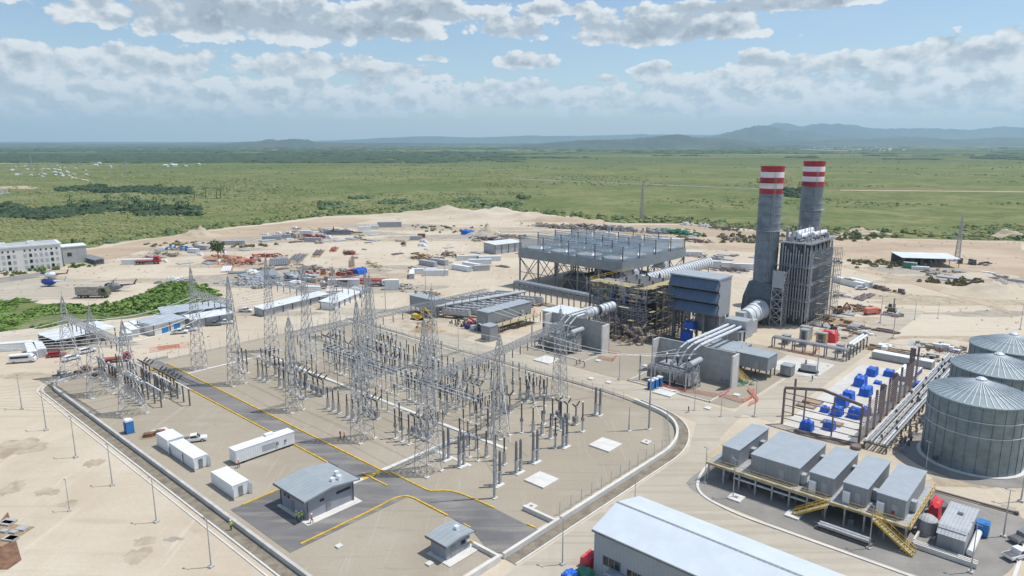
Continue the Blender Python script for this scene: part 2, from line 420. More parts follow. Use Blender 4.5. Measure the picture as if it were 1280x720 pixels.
far_edge = [G(*p) for p in [(-260, 330), (0, 318), (95, 311), (140, 303), (200, 296), (300, 283), (400, 271), (470, 267), (560, 265), (640, 266), (700, 272), (780, 279), (860, 279), (900, 285), (1000, 291), (1060, 296), (1120, 298), (1280, 302), (1450, 306)]]
site = [(-700, -60)] + far_edge + [(700, 380), (700, -60)]
def jagline(pts, amp, step, seed): 
    n_ = jag(pts, amp, step, seed); a = Vector(pts[-1]); k = min(range(len(n_)), key=lambda i: (Vector(n_[i]) - a).length); return n_[:k]
site_j = [(-700, -60)] + jagline(far_edge, 7, 9, 3) + [(700, 380), (700, -60)]
sheet('site_ground', site_j, 0.0, 'sand', skirt=.5)
# darker earth at the rim of the clearing
sheet('earth_strip', jag([G(*p) for p in [(700, 274), (780, 281), (860, 281), (960, 291), (1060, 298), (1280, 304), (1280, 318), (1100, 308), (1020, 320), (900, 312), (860, 300), (780, 292), (720, 284)]], 4, 8, 5), .06, 'red earth', skirt=0)
sheet('earth_strip', jag([G(*p) for p in [(96, 314), (200, 298), (300, 285), (400, 273), (470, 271), (440, 280), (360, 292), (330, 296), (250, 300), (180, 312), (110, 330)]], 4, 8, 8), .06, 'red earth', skirt=0)
sheet('earth_bank', jag([G(*p) for p in [(1035, 331), (1060, 336), (1130, 352), (1200, 372), (1262, 392), (1262, 389), (1200, 364), (1130, 346), (1060, 331)]], .8, 5, 1), .07, 'red earth', skirt=0)
sheet('earth_strip', jag([G(*p) for p in [(1035, 303), (1120, 308), (1280, 313), (1420, 318), (1420, 352), (1290, 348), (1215, 338), (1120, 326), (1050, 324)]], 5, 9, 12), .05, 'red earth', skirt=0)
# substation yard
UL, UR, VN, VF = -211.5, -68.3, 49.5, 143.0
yard = roundpoly([(UL, VN), (UR, VN), (UR, VF - 1), (-90, VF), (UL, VF)], [6, 0, 20, 0, 10], 8)
uvsheet('yard_ground', [(UL, VN)] + [(UR, VN)] + yard[8:] if False else yard, .05, 'yard gravel', skirt=.1)
# yard roads (asphalt) with raised yellow kerbs
uvsheet('yard_road', [(-211, 72.9), (-108, 72.9), (-108, 77.2), (-211, 77.2)], .10, 'asphalt', skirt=.05)
uvsheet('yard_road', [(-112.6, 50.4), (-92.8, 50.4), (-92.8, 77.2), (-112.6, 77.2)], .104, 'asphalt', skirt=.05)
uvsheet('yard_road', [S(*p) for p in ((487, 590.7), (537, 615.2), (552, 614), (567, 615.2), (582, 620.2), (617.5, 635.7), (655, 655), (668, 661), (684, 666), (640, 694), (612, 690), (588, 661), (560, 645.2), (516, 622.4), (506, 620.3), (494, 623), (482, 629), (455, 610))], .108, 'asphalt', skirt=.05)
def kerb(pts, r=3):
    mb = MB(); strip(mb, roundline(pts, r), -.16, .16, .05, .26)
    return uvmesh('kerb', mb, 'yellow paint', kind='structure')
kerb([(-206, 77.6), (-102, 77.6)], 0)
kerb([S(*p) for p in ((487, 590.5), (537, 615), (552, 613.8), (567, 615), (582, 620), (617.5, 635.5))], 1.5)
kerb([(-206, 72.5), (-113, 72.5), (-112.2, 69.5), (-112.2, 70)], 2.5) if False else kerb([(-206, 72.5), (-117, 72.5), (-113.2, 72.3), (-113.2, 68)], 3)
kerb([S(303, 632), S(348, 613)], 0)
kerb([S(*p) for p in ((376, 681), (460, 641), (493.7, 623.5), (506, 620.5), (516, 622.6), (560, 645.5))], 1.5)
kerb([(-106.5, 74.4), (-98.8, 74.4)], 0)
kerb([(-75, 71.9), (-69, 71.9)], 0)
kerb([S(579.5, 656), S(588, 660.6)], 0)
kerb([S(659, 656), S(670, 661)], 0)
# white cable trenches
def slab(name, u0, u1, v0, v1, z0, z1, m, label=None, cat=None, kind=None, group=None):
    return uvmesh(name, MB().box(u0, u1, v0, v1, z0, z1), m, label, cat, kind, group)
slab('cable_trench', -191, -93, 101, 102, 0, .2, 'pale concrete', kind='structure')
slab('cable_trench', -193.2, -192.2, 77.8, 101, 0, .2, 'pale concrete', kind='structure')
slab('cable_trench', -105.2, -104.1, 77.8, 100.9, 0, .2, 'pale concrete', kind='structure')
slab('cable_trench', -105.2, -104.1, 67.2, 72.9, 0, .2, 'pale concrete', kind='structure')
slab('painted_marking', -105.2, -104.1, 72.9, 77.2, .11, .125, 'yellow paint', kind='structure')
slab('cable_trench', -104.1, -93, 90.5, 91.3, 0, .16, 'pale concrete', kind='structure')
# drain channel, perimeter wall and outer kerb round the yard
left = roundline([(-205, 60), (-213.5, 56), (-213, 48.6), (-60, 48.6)], [0, 4, 4, 0])
left = roundline([(-211.5, 80), (-211.5, 48.8), (-58, 48.8)], [0, 7, 0])
right = roundline([(-66.9, 72), (-66.9, 127), (-74, 139.5), (-92, 144), (-212, 144)], [0, 12, 12, 12, 0], 8)
def perim(pts, sgn, wall_h, lab, wm, w0=0.0):
    mb = MB(); strip(mb, pts, 0, .55 * sgn, -.1, wall_h); uvmesh('perimeter_wall', mb, wm, lab, 'low wall')
    mb = MB(); strip(mb, pts, .58 * sgn, 2.68 * sgn, -.2, .062); uvmesh('drain_channel', mb, 'channel floor', kind='structure')
    mb = MB(); strip(mb, pts, 2.7 * sgn, 2.98 * sgn, -.1, .22); uvmesh('kerb', mb, 'pale concrete', kind='structure')
perim(left, -1, .95, 'long low grey wall beside the drain at the left foot of the gravel yard', 'concrete')
mb = MB(); strip(mb, left, -4.1, -3.85, -.1, .14); uvmesh('kerb', mb, 'pale concrete', kind='structure')
k = next(i for i, p in enumerate(right) if p[0] < -88)
perim(right[:k], -1, .95, 'curved white concrete wall wrapping the right corner of the gravel yard', 'pale concrete')
mb = MB(); strip(mb, right[k - 1:], 0, -1.4, -.12, .25); uvmesh('drain_channel', mb, 'grey pad', kind='structure')
slab('yard_wall', -66.9, -66.3, 56, 71, 0, 1.1, 'pale concrete', 'short white wall beside the small grey hut at the gate', 'low wall')
slab('yard_wall', -72.5, -66.9, 71, 71.5, 0, .8, 'pale concrete', 'white wall stub next to the yard gate by the small hut', 'low wall')
slab('yard_wall', -74, -66.9, 85, 85.6, 0, .9, 'pale concrete', 'white wall stub at the end of the curved wall by the exit', 'low wall')
# main site road round the yard, and plant pads
uvsheet('service_road', [(-240, 147), (-92, 147), (-70, 142), (-63.5, 126), (-63.5, 30), (-57.5, 30), (-57.5, 122), (-62, 138), (-64, 154), (-240, 154)], .03, 'dusty road', skirt=0)
uvsheet('service_road', [(-57.5, 40), (-40, 40), (-40, 76), (-55.8, 77), (-56, 93), (-57.5, 112)], .034, 'dusty road', skirt=0)
uvsheet('service_road', [(-66, 154), (-56.5, 154), (-56, 300), (-66, 300)], .034, 'dusty road', skirt=0)
uvsheet('service_road', [(-57.4, 94), (-10, 94), (-10, 112), (-45, 108), (-54, 112), (-57.4, 118)], .036, 'dusty road', skirt=0)
uvsheet('plant_ground', roundpoly([(-146, 155.5), (-67, 155.5), (-67, 205), (-84, 214), (-112, 204), (-142, 190)], 2), .045, 'pad gravel', skirt=0)
uvsheet('plant_ground', roundpoly([(-57.6, 112), (-45, 110), (-12, 110.5), (-7, 120), (-6, 141), (-58, 141)], [4, 8, 6, 4, 0, 0]), .05, 'grey pad', skirt=0)
mb = MB(); strip(mb, roundline([(-56.5, 150), (-58, 122), (-54.5, 111.3), (-46, 109), (-12, 109.6), (-6.5, 113), (-6.2, 142)], 5), -.25, .25, 0, .22); uvmesh('kerb', mb, 'pale concrete', kind='structure')
def blot(px, py, rx, ry, m, seed, z=.012, rot=0.0):
    x0, y0 = G(px, py); P0 = []
    for i in range(40):
        a = i / 40 * 2 * math.pi; k = 1 + .55 * noise.noise(Vector((math.cos(a) * 1.3, math.sin(a) * 1.3, seed * 3.1))) + .3 * noise.noise(Vector((math.cos(a) * 4, math.sin(a) * 4, seed))); dx, dy = rx * k * math.cos(a), ry * k * math.sin(a)
        P0.append((x0 + dx * math.cos(rot) - dy * math.sin(rot), y0 + dx * math.sin(rot) + dy * math.cos(rot)))
    sheet('dirt_patch', P0, z + .0008 * (seed % 20), m, skirt=0)
groundmat('damp earth', lambda t, g: bsdf(t, mixc(t, ramp(t, nz(t, g, .25, 6, .7, .6), .3, .7), (.35, .285, .20), (.50, .43, .33)), .95, 0, nz(t, g, .6, 5, .7), .3, .2, .1))
groundmat('grey earth', lambda t, g: bsdf(t, mixc(t, ramp(t, nz(t, g, .2, 6, .7, .6), .3, .7), (.31, .275, .225), (.44, .395, .33)), .95, 0, nz(t, g, .6, 5, .7), .3, .2, .1))
for i, a in enumerate(((172, 693, 2.2, 2.2, 'damp earth'), (182, 676, 2.0, 1.2, 'damp earth'), (58, 615, 2.2, 1.6, 'damp earth'), (118, 579, 1.6, 2.2, 'damp earth'), (217, 674, 1.6, .7, 'grey earth'), (85, 630, 1.8, 1.2, 'damp earth'), (60, 330, 34, 5, 'grey earth'), (330, 350, 46, 16, 'grey earth'), (390, 345, 40, 22, 'grey earth'), (300, 330, 30, 14, 'damp earth'), (350, 300, 50, 14, 'grey earth'), (430, 292, 44, 12, 'grey earth'),
        (480, 283, 50, 14, 'grey earth'), (560, 286, 70, 10, 'damp earth'), (600, 296, 60, 12, 'grey earth'), (540, 334, 34, 8, 'grey earth'), (495, 360, 20, 9, 'grey earth'), (430, 348, 30, 18, 'damp earth'), (450, 300, 70, 6, 'damp earth'), (240, 312, 46, 10, 'grey earth'), (180, 320, 34, 6, 'damp earth'), (820, 300, 60, 12, 'grey earth'), (700, 290, 60, 8, 'grey earth'), (895, 310, 40, 10, 'damp earth'), (1180, 338, 46, 12, 'grey earth'),
        (1235, 350, 40, 12, 'grey earth'), (1190, 378, 34, 6, 'damp earth'), (1110, 372, 30, 5, 'damp earth'), (1240, 392, 22, 5, 'grey earth'), (1150, 352, 26, 5, 'damp earth'), (1060, 400, 18, 7, 'damp earth'), (1130, 430, 20, 6, 'grey earth'), (1180, 425, 18, 5, 'damp earth'), (1085, 425, 10, 5, 'damp earth'), (640, 405, 10, 4, 'damp earth'), (520, 396, 16, 7, 'damp earth'), (470, 388, 18, 4, 'grey earth'), (560, 420, 9, 3, 'damp earth'),
        (330, 392, 24, 4, 'grey earth'), (120, 430, 14, 4, 'grey earth'), (40, 470, 12, 3, 'damp earth'), (20, 560, 6, 5, 'damp earth'), (15, 610, 2, 3, 'damp earth'), (1200, 600, 6, 3, 'damp earth'), (1140, 560, 4, 3, 'damp earth'), (1250, 640, 4, 3, 'grey earth'), (205, 350, 24, 5, 'damp earth'), (120, 352, 30, 4, 'damp earth'))):
    blot(*a[:5], i + 1)
uvsheet('hall_floor', [(-54.5, 153.8), (-38.5, 153.8), (-38.5, 214), (-54.5, 214)], .12, 'white floor', skirt=.12)
uvsheet('plant_ground', [(-74, 192), (-60, 192), (-60, 208), (-74, 208)], .09, 'white floor', skirt=.1)
for i, (u, v) in enumerate(((-19, 162.8), (-19, 185.5), (-19, 208))):
    c = [(u + 13 * math.cos(a * math.pi / 16), v + 13 * math.sin(a * math.pi / 16)) for a in range(32)]
    uvsheet('tank_pad', c, .055 + .004 * i, 'grey pad', skirt=0)
# square covers and equipment slabs
def cover(px, py, s, lab, hole=True, rz=0):
    u, v = S(px, py); o = thing('concrete_slab', lab, 'slab', u, v)
    MB().box(-s, s, -s, s, 0, .35).build('slab', 'pale concrete', o)
    if hole: MB().box(-s * .3, s * .3, -s * .3, s * .3, .35, .4).build('hatch', 'grey steel', o)
cover(677, 601, 2.4, 'large white concrete slab nearest the exit on the gravel yard', False)
cover(757, 557, 2.6, 'large white concrete slab near the rounded yard corner', False)
cover(664, 634.5, .9, 'small square cover with dark hatch between the exit wall and the large slab')
cover(808, 553.5, .9, 'small square cover with dark hatch beside the curved white wall')
cover(424, 684, .5, 'tiny white cover on the gravel below the grey control house', False)
cover(537, 706, .5, 'tiny white cover in front of the small gate hut', False)
cover(920, 623.5, 1.25, 'square white cover with dark hatch on the left of the raised module platform')
cover(992, 645, 1.25, 'square white cover with dark hatch in front of the raised module platform')
for px, py, l in ((739, 474, 'first small white cover left of the pole on the plant gravel'), (761, 478.5, 'second small white cover right of the pole on the plant gravel'), (807, 458, 'small white oval cover left of the big transformer'),
               (885, 511, 'small white cover on the gravel in front of the big transformer'), (921, 494.5, 'small pale cover right of the transformer bund'), (748, 451.5, 'small pale cover right of the far transformer')):
    cover(px, py, .8, l, False)
cover(833, 491, 2.6, 'flat white slab between blue toilets and the big transformer', False)
cover(684, 450.5, 3.0, 'flat white slab left of the far transformer', False)
cover(201, 540.5, 1.7, 'pale flat panel between the blue toilet and the white cabins', False)
# ================================================================ SUBSTATION
def lattice(mb, pts0, pts1, n, w):
    """four-legged lattice between two square rings, n panels with X bracing"""
    for i in range(4): mb.bar(pts0[i], pts1[i], w * 1.35)
    def lerp(i, t): return tuple(a + (b - a) * t for a, b in zip(pts0[i], pts1[i]))
    for k in range(n):
        t0, t1 = k / n, (k + 1) / n
        for i in range(4):
            j = (i + 1) % 4
            mb.bar(lerp(i, t0), lerp(j, t1), w); mb.bar(lerp(j, t0), lerp(i, t1), w)
            if k: mb.bar(lerp(i, t0), lerp(j, t0), w)
def ring(h, z): return [(-h, -h, z), (h, -h, z), (h, h, z), (-h, h, z)]
def make_tower(b, h, top, pk):
    def f():
        o = thing('lattice_tower', '', 'tower', 0, 0)
        mb = MB(); lattice(mb, ring(b, .2), ring(top, h), max(6, int(h / 2.4)), .075); mb.build('tower_body', 'zinc lattice', o)
        mb = MB(); lattice(mb, ring(top, h), ring(.12, h + pk), 3, .07); mb.bar((0, 0, h + pk), (0, 0, h + pk + 1.6), .09); mb.build('tower_peak', 'zinc lattice', o)
        for x, y, _ in ring(b, 0): MB().box(x - .45, x + .45, y - .45, y + .45, 0, .3).build('footing', 'pale concrete', o)
        return o
    return f
line_t = Proto(make_tower(2.4, 18.5, .75, 4.5)); tall_t = Proto(make_tower(1.7, 23.5, .62, 6)); mid_t = Proto(make_tower(1.55, 20.5, .6, 2.8)); big_t = Proto(make_tower(1.9, 25, .75, 6))
TG = 'lattice gantry towers of the switchyard'
for args in ((line_t, -213.3, 55, 'leftmost lattice tower, standing at the corner of the yard wall'), (line_t, -193.3, 55.4, 'middle one of the three wide-footed lattice towers at the left yard corner'),
             (line_t, -173, 56, 'right one of the three wide-footed lattice towers, behind the blue toilet'),
             (tall_t, -194.7, 82, 'tall lattice tower at the far left beside the start of the asphalt road'), (tall_t, -174.6, 82.9, 'tall lattice tower left of the equipment rows, second along the asphalt road'),
             (tall_t, -195.3, 105, 'far tall lattice tower behind the left end of the cable trench'), (tall_t, -176, 106, 'tall lattice tower over the far end of the insulator rows'),
             (mid_t, -195, 128, 'farthest lattice tower by the far left yard corner'), (mid_t, -175, 128, 'lattice tower near the far yard edge with a thin peak'),
             (mid_t, -146.1, 83.2, 'lattice tower near the road left of the two workers in orange'), (big_t, -146, 105.5, 'thick lattice tower in the middle of the equipment rows'),
             (mid_t, -146, 128, 'lattice tower against the service road left of the coolers'), (big_t, -120, 84.2, 'thick lattice tower directly behind two workers in orange'),
             (big_t, -97.7, 83.6, 'lattice tower standing by the road crossing where trench meets asphalt'), (mid_t, -98.7, 105.6, 'lattice tower behind the tall lightning pole near the right end'),
             (mid_t, -103.5, 133, 'lattice tower at the right end of the long lattice beam by the far edge')):
    args[0].put(args[3], TG, args[1], args[2])
def beam(a, b, z, lab, w=.62, ends=(0, 0)):
    (u0, v0), (u1, v1) = a, b; L = math.hypot(u1 - u0, v1 - v0); ang = math.degrees(math.atan2(v1 - v0, u1 - u0))
    o = thing('gantry_beam', lab, 'beam', u0, v0, ang, 'lattice beams between the gantry towers', z)
    mb = MB(); A_ = [(0, -w, -w), (0, w, -w), (0, w, w), (0, -w, w)]; B_ = [(L, y, q) for _, y, q in A_]
    lattice(mb, A_, B_, max(3, int(L / 1.5)), .055); mb.build('beam_truss', 'zinc lattice', o)
    mb = MB()
    for i in range(int(L / 3.3)):
        x = 2 + i * 3.3
        if x < L - 1.5: mb.lathe([(.13, -w - 2.2), (.13, -w - .2)], 6, x, 0)
    mb.build('hanging_insulators', 'grey insulator', o); return o
beam((-213.3, 55), (-193.3, 55.4), 17.5, 'lattice beam between the leftmost tower and its neighbour')
beam((-193.3, 55.4), (-173, 56), 17.5, 'lattice beam above the insulator group at the left yard corner')
beam((-194.7, 82), (-174.6, 82.9), 22.5, 'high lattice beam above the far end of the asphalt road')
beam((-195.3, 105), (-176, 106), 22.5, 'high lattice beam behind the far end of the cable trench')
beam((-195, 128), (-175, 128), 18.5, 'farthest lattice beam near the back yard edge')
beam((-146, 83.2), (-146, 105.5), 19, 'lattice beam across the equipment from the road towards the thick middle tower')
beam((-146, 105.5), (-146, 128), 19, 'lattice beam from the thick middle tower to the back of the yard')
beam((-146, 128), (-146, 151), 19, 'lattice beam reaching over the service road towards the coolers')
beam((-97.7, 83.6), (-98.7, 105.6), 19.5, 'lattice beam from the trench crossing to the tower behind the pole')
beam((-98.7, 105.6), (-103.5, 133), 19.5, 'long heavy lattice beam at the right end, in front of the plant')
# slender masts
def mast(px, py, h, lab, r=.16, cat='mast'):
    u, v = S(px, py); o = thing('lightning_mast', lab, cat, u, v)
    MB().lathe([(r * 1.5, 0), (r * 1.5, h * .3), (r * 1.1, h * .3), (r * 1.05, h * .62), (r * .7, h * .62), (r * .6, h * .94), (.04, h)], 8).build('pole', 'galvanised steel', o)
    MB().box(-.5, .5, -.5, .5, 0, .25).build('footing', 'pale concrete', o)
mast(618, 623, 27, 'tall steel lightning pole nearest the asphalt curve by the exit', .17)
mast(811, 537, 23, 'tall thin lightning pole near the rounded yard corner', .15)
mast(786, 539, 6, 'short steel pole left of the tall corner pole', .12)
# ---- equipment
def ribbed(mb, cx, cy, z0, z1, r=.17, n=8):
    k = max(4, int((z1 - z0) / .28)); pr = []
    for i in range(k):
        a = z0 + (z1 - z0) * i / k; b = z0 + (z1 - z0) * (i + .5) / k
        pr += [(r, a), (r * .62, b)]
    pr.append((r, z1)); mb.lathe(pr, n, cx, cy); return mb
def foot(o, s=.55):  MB().box(-s, s, -s, s, .05, .28).build('footing', 'pale concrete', o)
def pedestal(o, h):
    mb = MB(); lattice(mb, ring(.26, .25), ring(.2, h), 3, .05); mb.box(-.3, .3, -.3, .3, h, h + .1); mb.build('support', 'galvanised steel', o)
def p_post():
    o = thing('post_insulator', '', 'insulator', 0, 0); foot(o); pedestal(o, 2.6)
    ribbed(MB(), 0, 0, 2.7, 5.9, .2).build('insulator', 'dark insulator', o)
    MB().lathe([(.2, 5.9), (.2, 6.1)], 8).build('cap', 'aluminium tube', o); return o
def p_ct():
    o = thing('current_transformer', '', 'transformer', 0, 0); foot(o); pedestal(o, 2.3)
    MB().box(-.38, .38, -.38, .38, 2.4, 2.95).build('tank', 'grey steel', o)
    ribbed(MB(), 0, 0, 2.95, 5.6, .27).build('insulator', 'dark insulator', o)
    MB().lathe([(.2, 5.6), (.42, 5.75), (.42, 6.25), (.15, 6.45)], 10).build('head', 'galvanised steel', o); return o
def p_arrester():
    o = thing('surge_arrester', '', 'arrester', 0, 0); foot(o, .45)
    MB().lathe([(.13, .25), (.13, 3.0)], 8).build('support', 'galvanised steel', o)
    ribbed(MB(), 0, 0, 3.0, 5.4, .15).build('insulator', 'dark insulator', o)
    mb = MB()
    for i in range(8):
        a, b = math.pi * i / 4, math.pi * (i + 1) / 4; mb.bar((.45 * math.cos(a), .45 * math.sin(a), 5.3), (.45 * math.cos(b), .45 * math.sin(b), 5.3), .05)
    mb.build('grading_ring', 'aluminium tube', o); return o
def p_breaker():
    o = thing('circuit_breaker', '', 'breaker', 0, 0); foot(o, .7)
    mb = MB(); lattice(mb, ring(.4, .25), ring(.35, 2.2), 2, .07); mb.build('support', 'galvanised steel', o)
    MB().box(-.45, .45, -.75, -.3, .9, 2.1).build('drive_cabinet', 'grey steel', o)
    ribbed(MB(), 0, 0, 2.2, 4.3, .2).build('insulator', 'dark insulator', o)
    mb = MB()
    for s in (-1, 1): 
        mb.cyl((0, 0, 4.35), (0, s * 1.35, 5.4), .2, .16, 8)
    mb.build('interrupter', 'dark insulator', o)
    MB().box(-.25, .25, -.25, .25, 4.25, 4.6).build('head', 'galvanised steel', o); return o
def p_disc():
    o = thing('disconnector', '', 'switch', 0, 0); 
    for s in (-1.3, 1.3): MB().box(-.4, .4, s - .4, s + .4, .05, .28).build('footing', 'pale concrete', o)
    mb = MB()
    for s in (-1.3, 1.3): mb.box(-.13, .13, s - .13, s + .13, .28, 2.5)
    mb.box(-.16, .16, -1.7, 1.7, 2.5, 2.72); mb.bar((0, -1.3, .5), (0, 1.3, 2.5), .07); mb.build('frame', 'galvanised steel', o)
    for s in (-1.5, 0, 1.5): ribbed(MB(), 0, s, 2.72, 5.0, .16).build('insulator', 'dark insulator', o)
    MB().cyl((0, -1.6, 5.1), (0, 1.6, 5.1), .06, .06, 6).build('blade', 'aluminium tube', o); return o
def p_cvt():
    o = thing('voltage_transformer', '', 'transformer', 0, 0); foot(o, .6)
    MB().lathe([(.2, .25), (.2, 2.8)], 8).build('support', 'galvanised steel', o)
    MB().lathe([(.4, 2.8), (.4, 3.4)], 10).build('tank', 'grey steel', o)
    ribbed(MB(), 0, 0, 3.4, 7.0, .2).build('insulator', 'dark insulator', o)
    MB().lathe([(.28, 7.0), (.28, 7.3)], 8).build('cap', 'aluminium tube', o); return o
def p_term():
    o = thing('cable_termination', '', 'termination', 0, 0)
    MB().box(-1.2, 1.2, -.9, .9, .05, .25).build('footing', 'pale concrete', o)
    mb = MB()
    for s in (-.65, .65): mb.box(s - .22, s + .22, -.25, .25, .25, 2.7)
    mb.box(-.95, .95, -.3, .3, 2.7, 2.85); mb.bar((-.65, 0, .4), (.65, 0, 2.6), .06); mb.build('support', 'galvanised steel', o)
    for s in (-.65, .65): MB().lathe([(.24, 2.85), (.3, 3.1), (.27, 6.6), (.12, 7.0)], 10, s, 0).build('column', 'grey insulator', o)
    return o
K = {k: Proto(f) for k, f in dict(post=p_post, ct=p_ct, arr=p_arrester, brk=p_breaker, disc=p_disc, cvt=p_cvt, term=p_term).items()}
NM = dict(post='dark ribbed insulator on a slim steel pedestal', ct='dark current transformer with a pale drum head', arr='thin dark surge arrester with a pale ring',
          brk='two-armed dark circuit breaker pole with a grey cabinet', disc='long three-post disconnector with a pale arm', cvt='tall dark voltage transformer column', term='pair of thick smooth grey cable columns')
GR = dict(post='post insulators', ct='current transformers', arr='surge arresters', brk='circuit breaker poles', disc='disconnectors', cvt='voltage transformers', term='grey cable terminations')
def triple(k, u, v, where, d=2.3, rz=0, cnt=3):
    for i in range(cnt):
        K[k].put(NM[k] + ' ' + where, GR[k] + ' ' + where, u + (i - (cnt - 1) / 2) * d, v + U_(-.08, .08), rz)
W1 = 'in the row between road and trench'; W2 = 'in the bays behind the white trench'; W3 = 'near the right end of the yard'; W4 = 'under the three left corner towers'
for i, u in enumerate((-183, -172, -161, -153, -138.5, -130.5, -112.5)):
    triple('post' if i % 3 else 'cvt', u, 89.2, W1); 
    if i % 4 != 0: triple(('brk', 'ct', 'brk')[i % 3], u + 1.5, 93.4, W1)
    if i % 4 != 3: triple(('disc', 'post', 'arr')[i % 3], u, 97.6, W1, 2.3)
for i, u in enumerate((-182, -170, -161, -152.5, -138, -128.5, -119, -109)):
    if i > 1: triple(('post', 'arr', 'cvt')[i % 3], u, 106.5, W2)
    if i: triple('disc', u, 111.5, W2)
    triple('brk', u + .6, 117, W2)
    if i < 6: triple('ct', u, 121, W2)
    if i: triple('post', u + 1, 125.5, W2)
    if i % 2: triple('disc', u, 130.5, W2)
    if i % 3 == 0: triple('arr', u, 135, W2)
for u, v, k in ((-96, 93.5, 'arr'), (-91, 96, 'post'), (-92, 112, 'post'), (-93, 117, 'cvt'), (-92.5, 122, 'brk'), (-100, 97, 'post')): triple(k, u, v, W3, 2.5)
for px, py in ((622, 607), (648, 591), (669, 578), (706, 559), (747, 519), (558, 575), (577, 583)):
    u, v = S(px, py); K['term'].put(NM['term'] + ' ' + W3, GR['term'] + ' ' + W3, u, v, 90 if py > 550 else 0)
for px, py in ((641, 493), (661, 499), (680, 508), (694, 560), (728, 540), (500, 540), (700, 533), (652, 541), (610, 548)):
    u, v = S(px, py); K['cvt'].put(NM['cvt'] + ' ' + W3, GR['cvt'] + ' ' + W3, u, v)
for i, u in enumerate((-205, -197, -186, -179)):
    triple('ct', u, 60, W4, 2.2); triple('post', u, 64.5, W4, 2.2)
    if i: triple('brk', u, 68.5, W4, 2.2)
# portal frames of pale tube in the left corner
pf = None
for i, (u, v, L) in enumerate(((-199, 66.5, 8), (-189, 62.5, 9), (-181, 66.5, 9), (-176, 62.3, 8), (-171.5, 67.5, 7))):
    o = thing('busbar_portal', ('pale tube portal frame ' + ('nearest the leftmost tower', 'left of the middle corner tower', 'behind the right corner tower', 'beside the right corner tower', 'nearest the start of the asphalt road')[i]), 'frame', u, v, 0, 'tube portal frames in the left corner')
    for x in (-L / 2, 0, L / 2): MB().box(x - .14, x + .14, -.14, .14, .05, 4.4).build('post', 'dark steel', o)
    mb = MB(); mb.bar((-L / 2 - .5, 0, 4.5), (L / 2 + .5, 0, 4.5), .22); mb.build('crossbar', 'white paint', o)
# tubular bus runs
def bus(u0, u1, v, z, lab):
    o = thing('busbar', lab, 'busbar', u0, v, 0, 'long aluminium busbars'); MB().cyl((0, 0, z), (u1 - u0, 0, z), .07, .07, 6).build('tube', 'aluminium tube', o)
    mb = MB()
    for i in range(int((u1 - u0) / 12) + 1): mb.lathe([(.1, .05), (.1, z - 2.2)], 6, i * 12, 0)
    mb.build('bus_posts', 'galvanised steel', o); mb = MB()
    for i in range(int((u1 - u0) / 12) + 1): ribbed(mb, i * 12, 0, z - 2.2, z - .05, .16, 6)
    mb.build('insulator', 'dark insulator', o)
for i, (v, z) in enumerate(((103.4, 7.5), (105, 7.5), (108.6, 8.4), (113.8, 8.4), (123.3, 8.0), (99.6, 6.8))):
    bus(-176, -104, v, z, 'long horizontal aluminium tube, ' + ('just behind the white trench', 'second behind the white trench', 'over the first bay behind the trench', 'over the middle of the rear bays', 'over the rear rows near the far edge', 'just in front of the white trench')[i])
# sagging conductors
def wire(a, b, sag, r=.045, n=14, mt='cable'):
    mb = MB(); pts = []
    for i in range(n + 1):
        t = i / n; pts.append(tuple(a[j] + (b[j] - a[j]) * t - (4 * sag * t * (1 - t) if j == 2 else 0) for j in range(3)))
    return mb.tube(pts, r, 4)
def cable(a, b, sag, lab, grp, r=.045):
    o = uvmesh('overhead_cable', wire(a, b, sag, r), 'cable', lab, 'cable', None, grp)
for i in range(9):
    u = -211 + i * 4.4; q0 = G(-330, 416 - i * 3.5, 22); cable((*UVw(*q0), 22), (u, 55, 17), 4.5, 'pale overhead line arriving at the corner towers from the left edge', 'incoming overhead lines', .065)
for i in range(6):
    u = -210 + i * 6.5; cable((u, 55.5, 17), (-193 + i * 3.2, 82, 22), 2.2, 'pale sagging cable from the corner towers up to the tall roadside towers', 'cables between the left gantries', .085)
for i in range(6): cable((-193 + i * 3.2, 82.5, 21), (-193 + i * 3.2, 105, 21), 1.2, 'sagging cable between the high beams at the left end', 'cables between the high left beams')
for i in range(6): cable((-192.5 + i * 3.2, 105, 21), (-192.5 + i * 3.2, 128, 18), 1.2, 'sagging cable from the high beam to the farthest beam', 'cables to the farthest beam')
for i in range(9):
    v = 86 + i * 4.6; cable((-175, v, 16.5), (-146, v, 18), 1.3, 'sagging cable above the left half of the equipment', 'cables over the left bays'); cable((-146, v, 18), (-99 - (i > 4) * 3, v, 18), 2.4, 'sagging cable above the right half of the equipment', 'cables over the right bays')
for i in range(10):
    u = -144 - i * 4; cable((u, 103, 7.4), (u, 106, 18 if i % 3 == 0 else 8), .1, 'thin drop wire beside the white trench', 'drop wires by the trench', .035)
for i in range(3):
    cable((-99, 106 + i * 7, 18.5), (-84 - i, 93 + i * 11, 7), 1.4, 'cable sloping down to the grey cable columns', 'cables down to the grey columns')
    cable((-103, 118 + i * 4, 18.5), (-88 + i * 3, 164, 9), 2.5, 'cable from the long beam over the road to the big transformer', 'cables to the big transformer')
    cable((-146, 140 + i * 4, 18.5), (-128 + i * 3, 165, 9), 2.0, 'cable over the road to the far transformer', 'cables to the far transformer')
for i in range(70):
    u, v = random.choice((-175, -146, -120, -98)) + U_(-9, 9) * 0 + U_(-22, 22), U_(86, 130); u = max(-178, min(-96, u))
    cable((u, v, U_(14, 17)), (u + U_(-1.5, 1.5), v + U_(-1.5, 1.5), 6), .15, 'thin drop wire hanging down to the insulators of the switchyard', 'drop wires of the switchyard', .03)
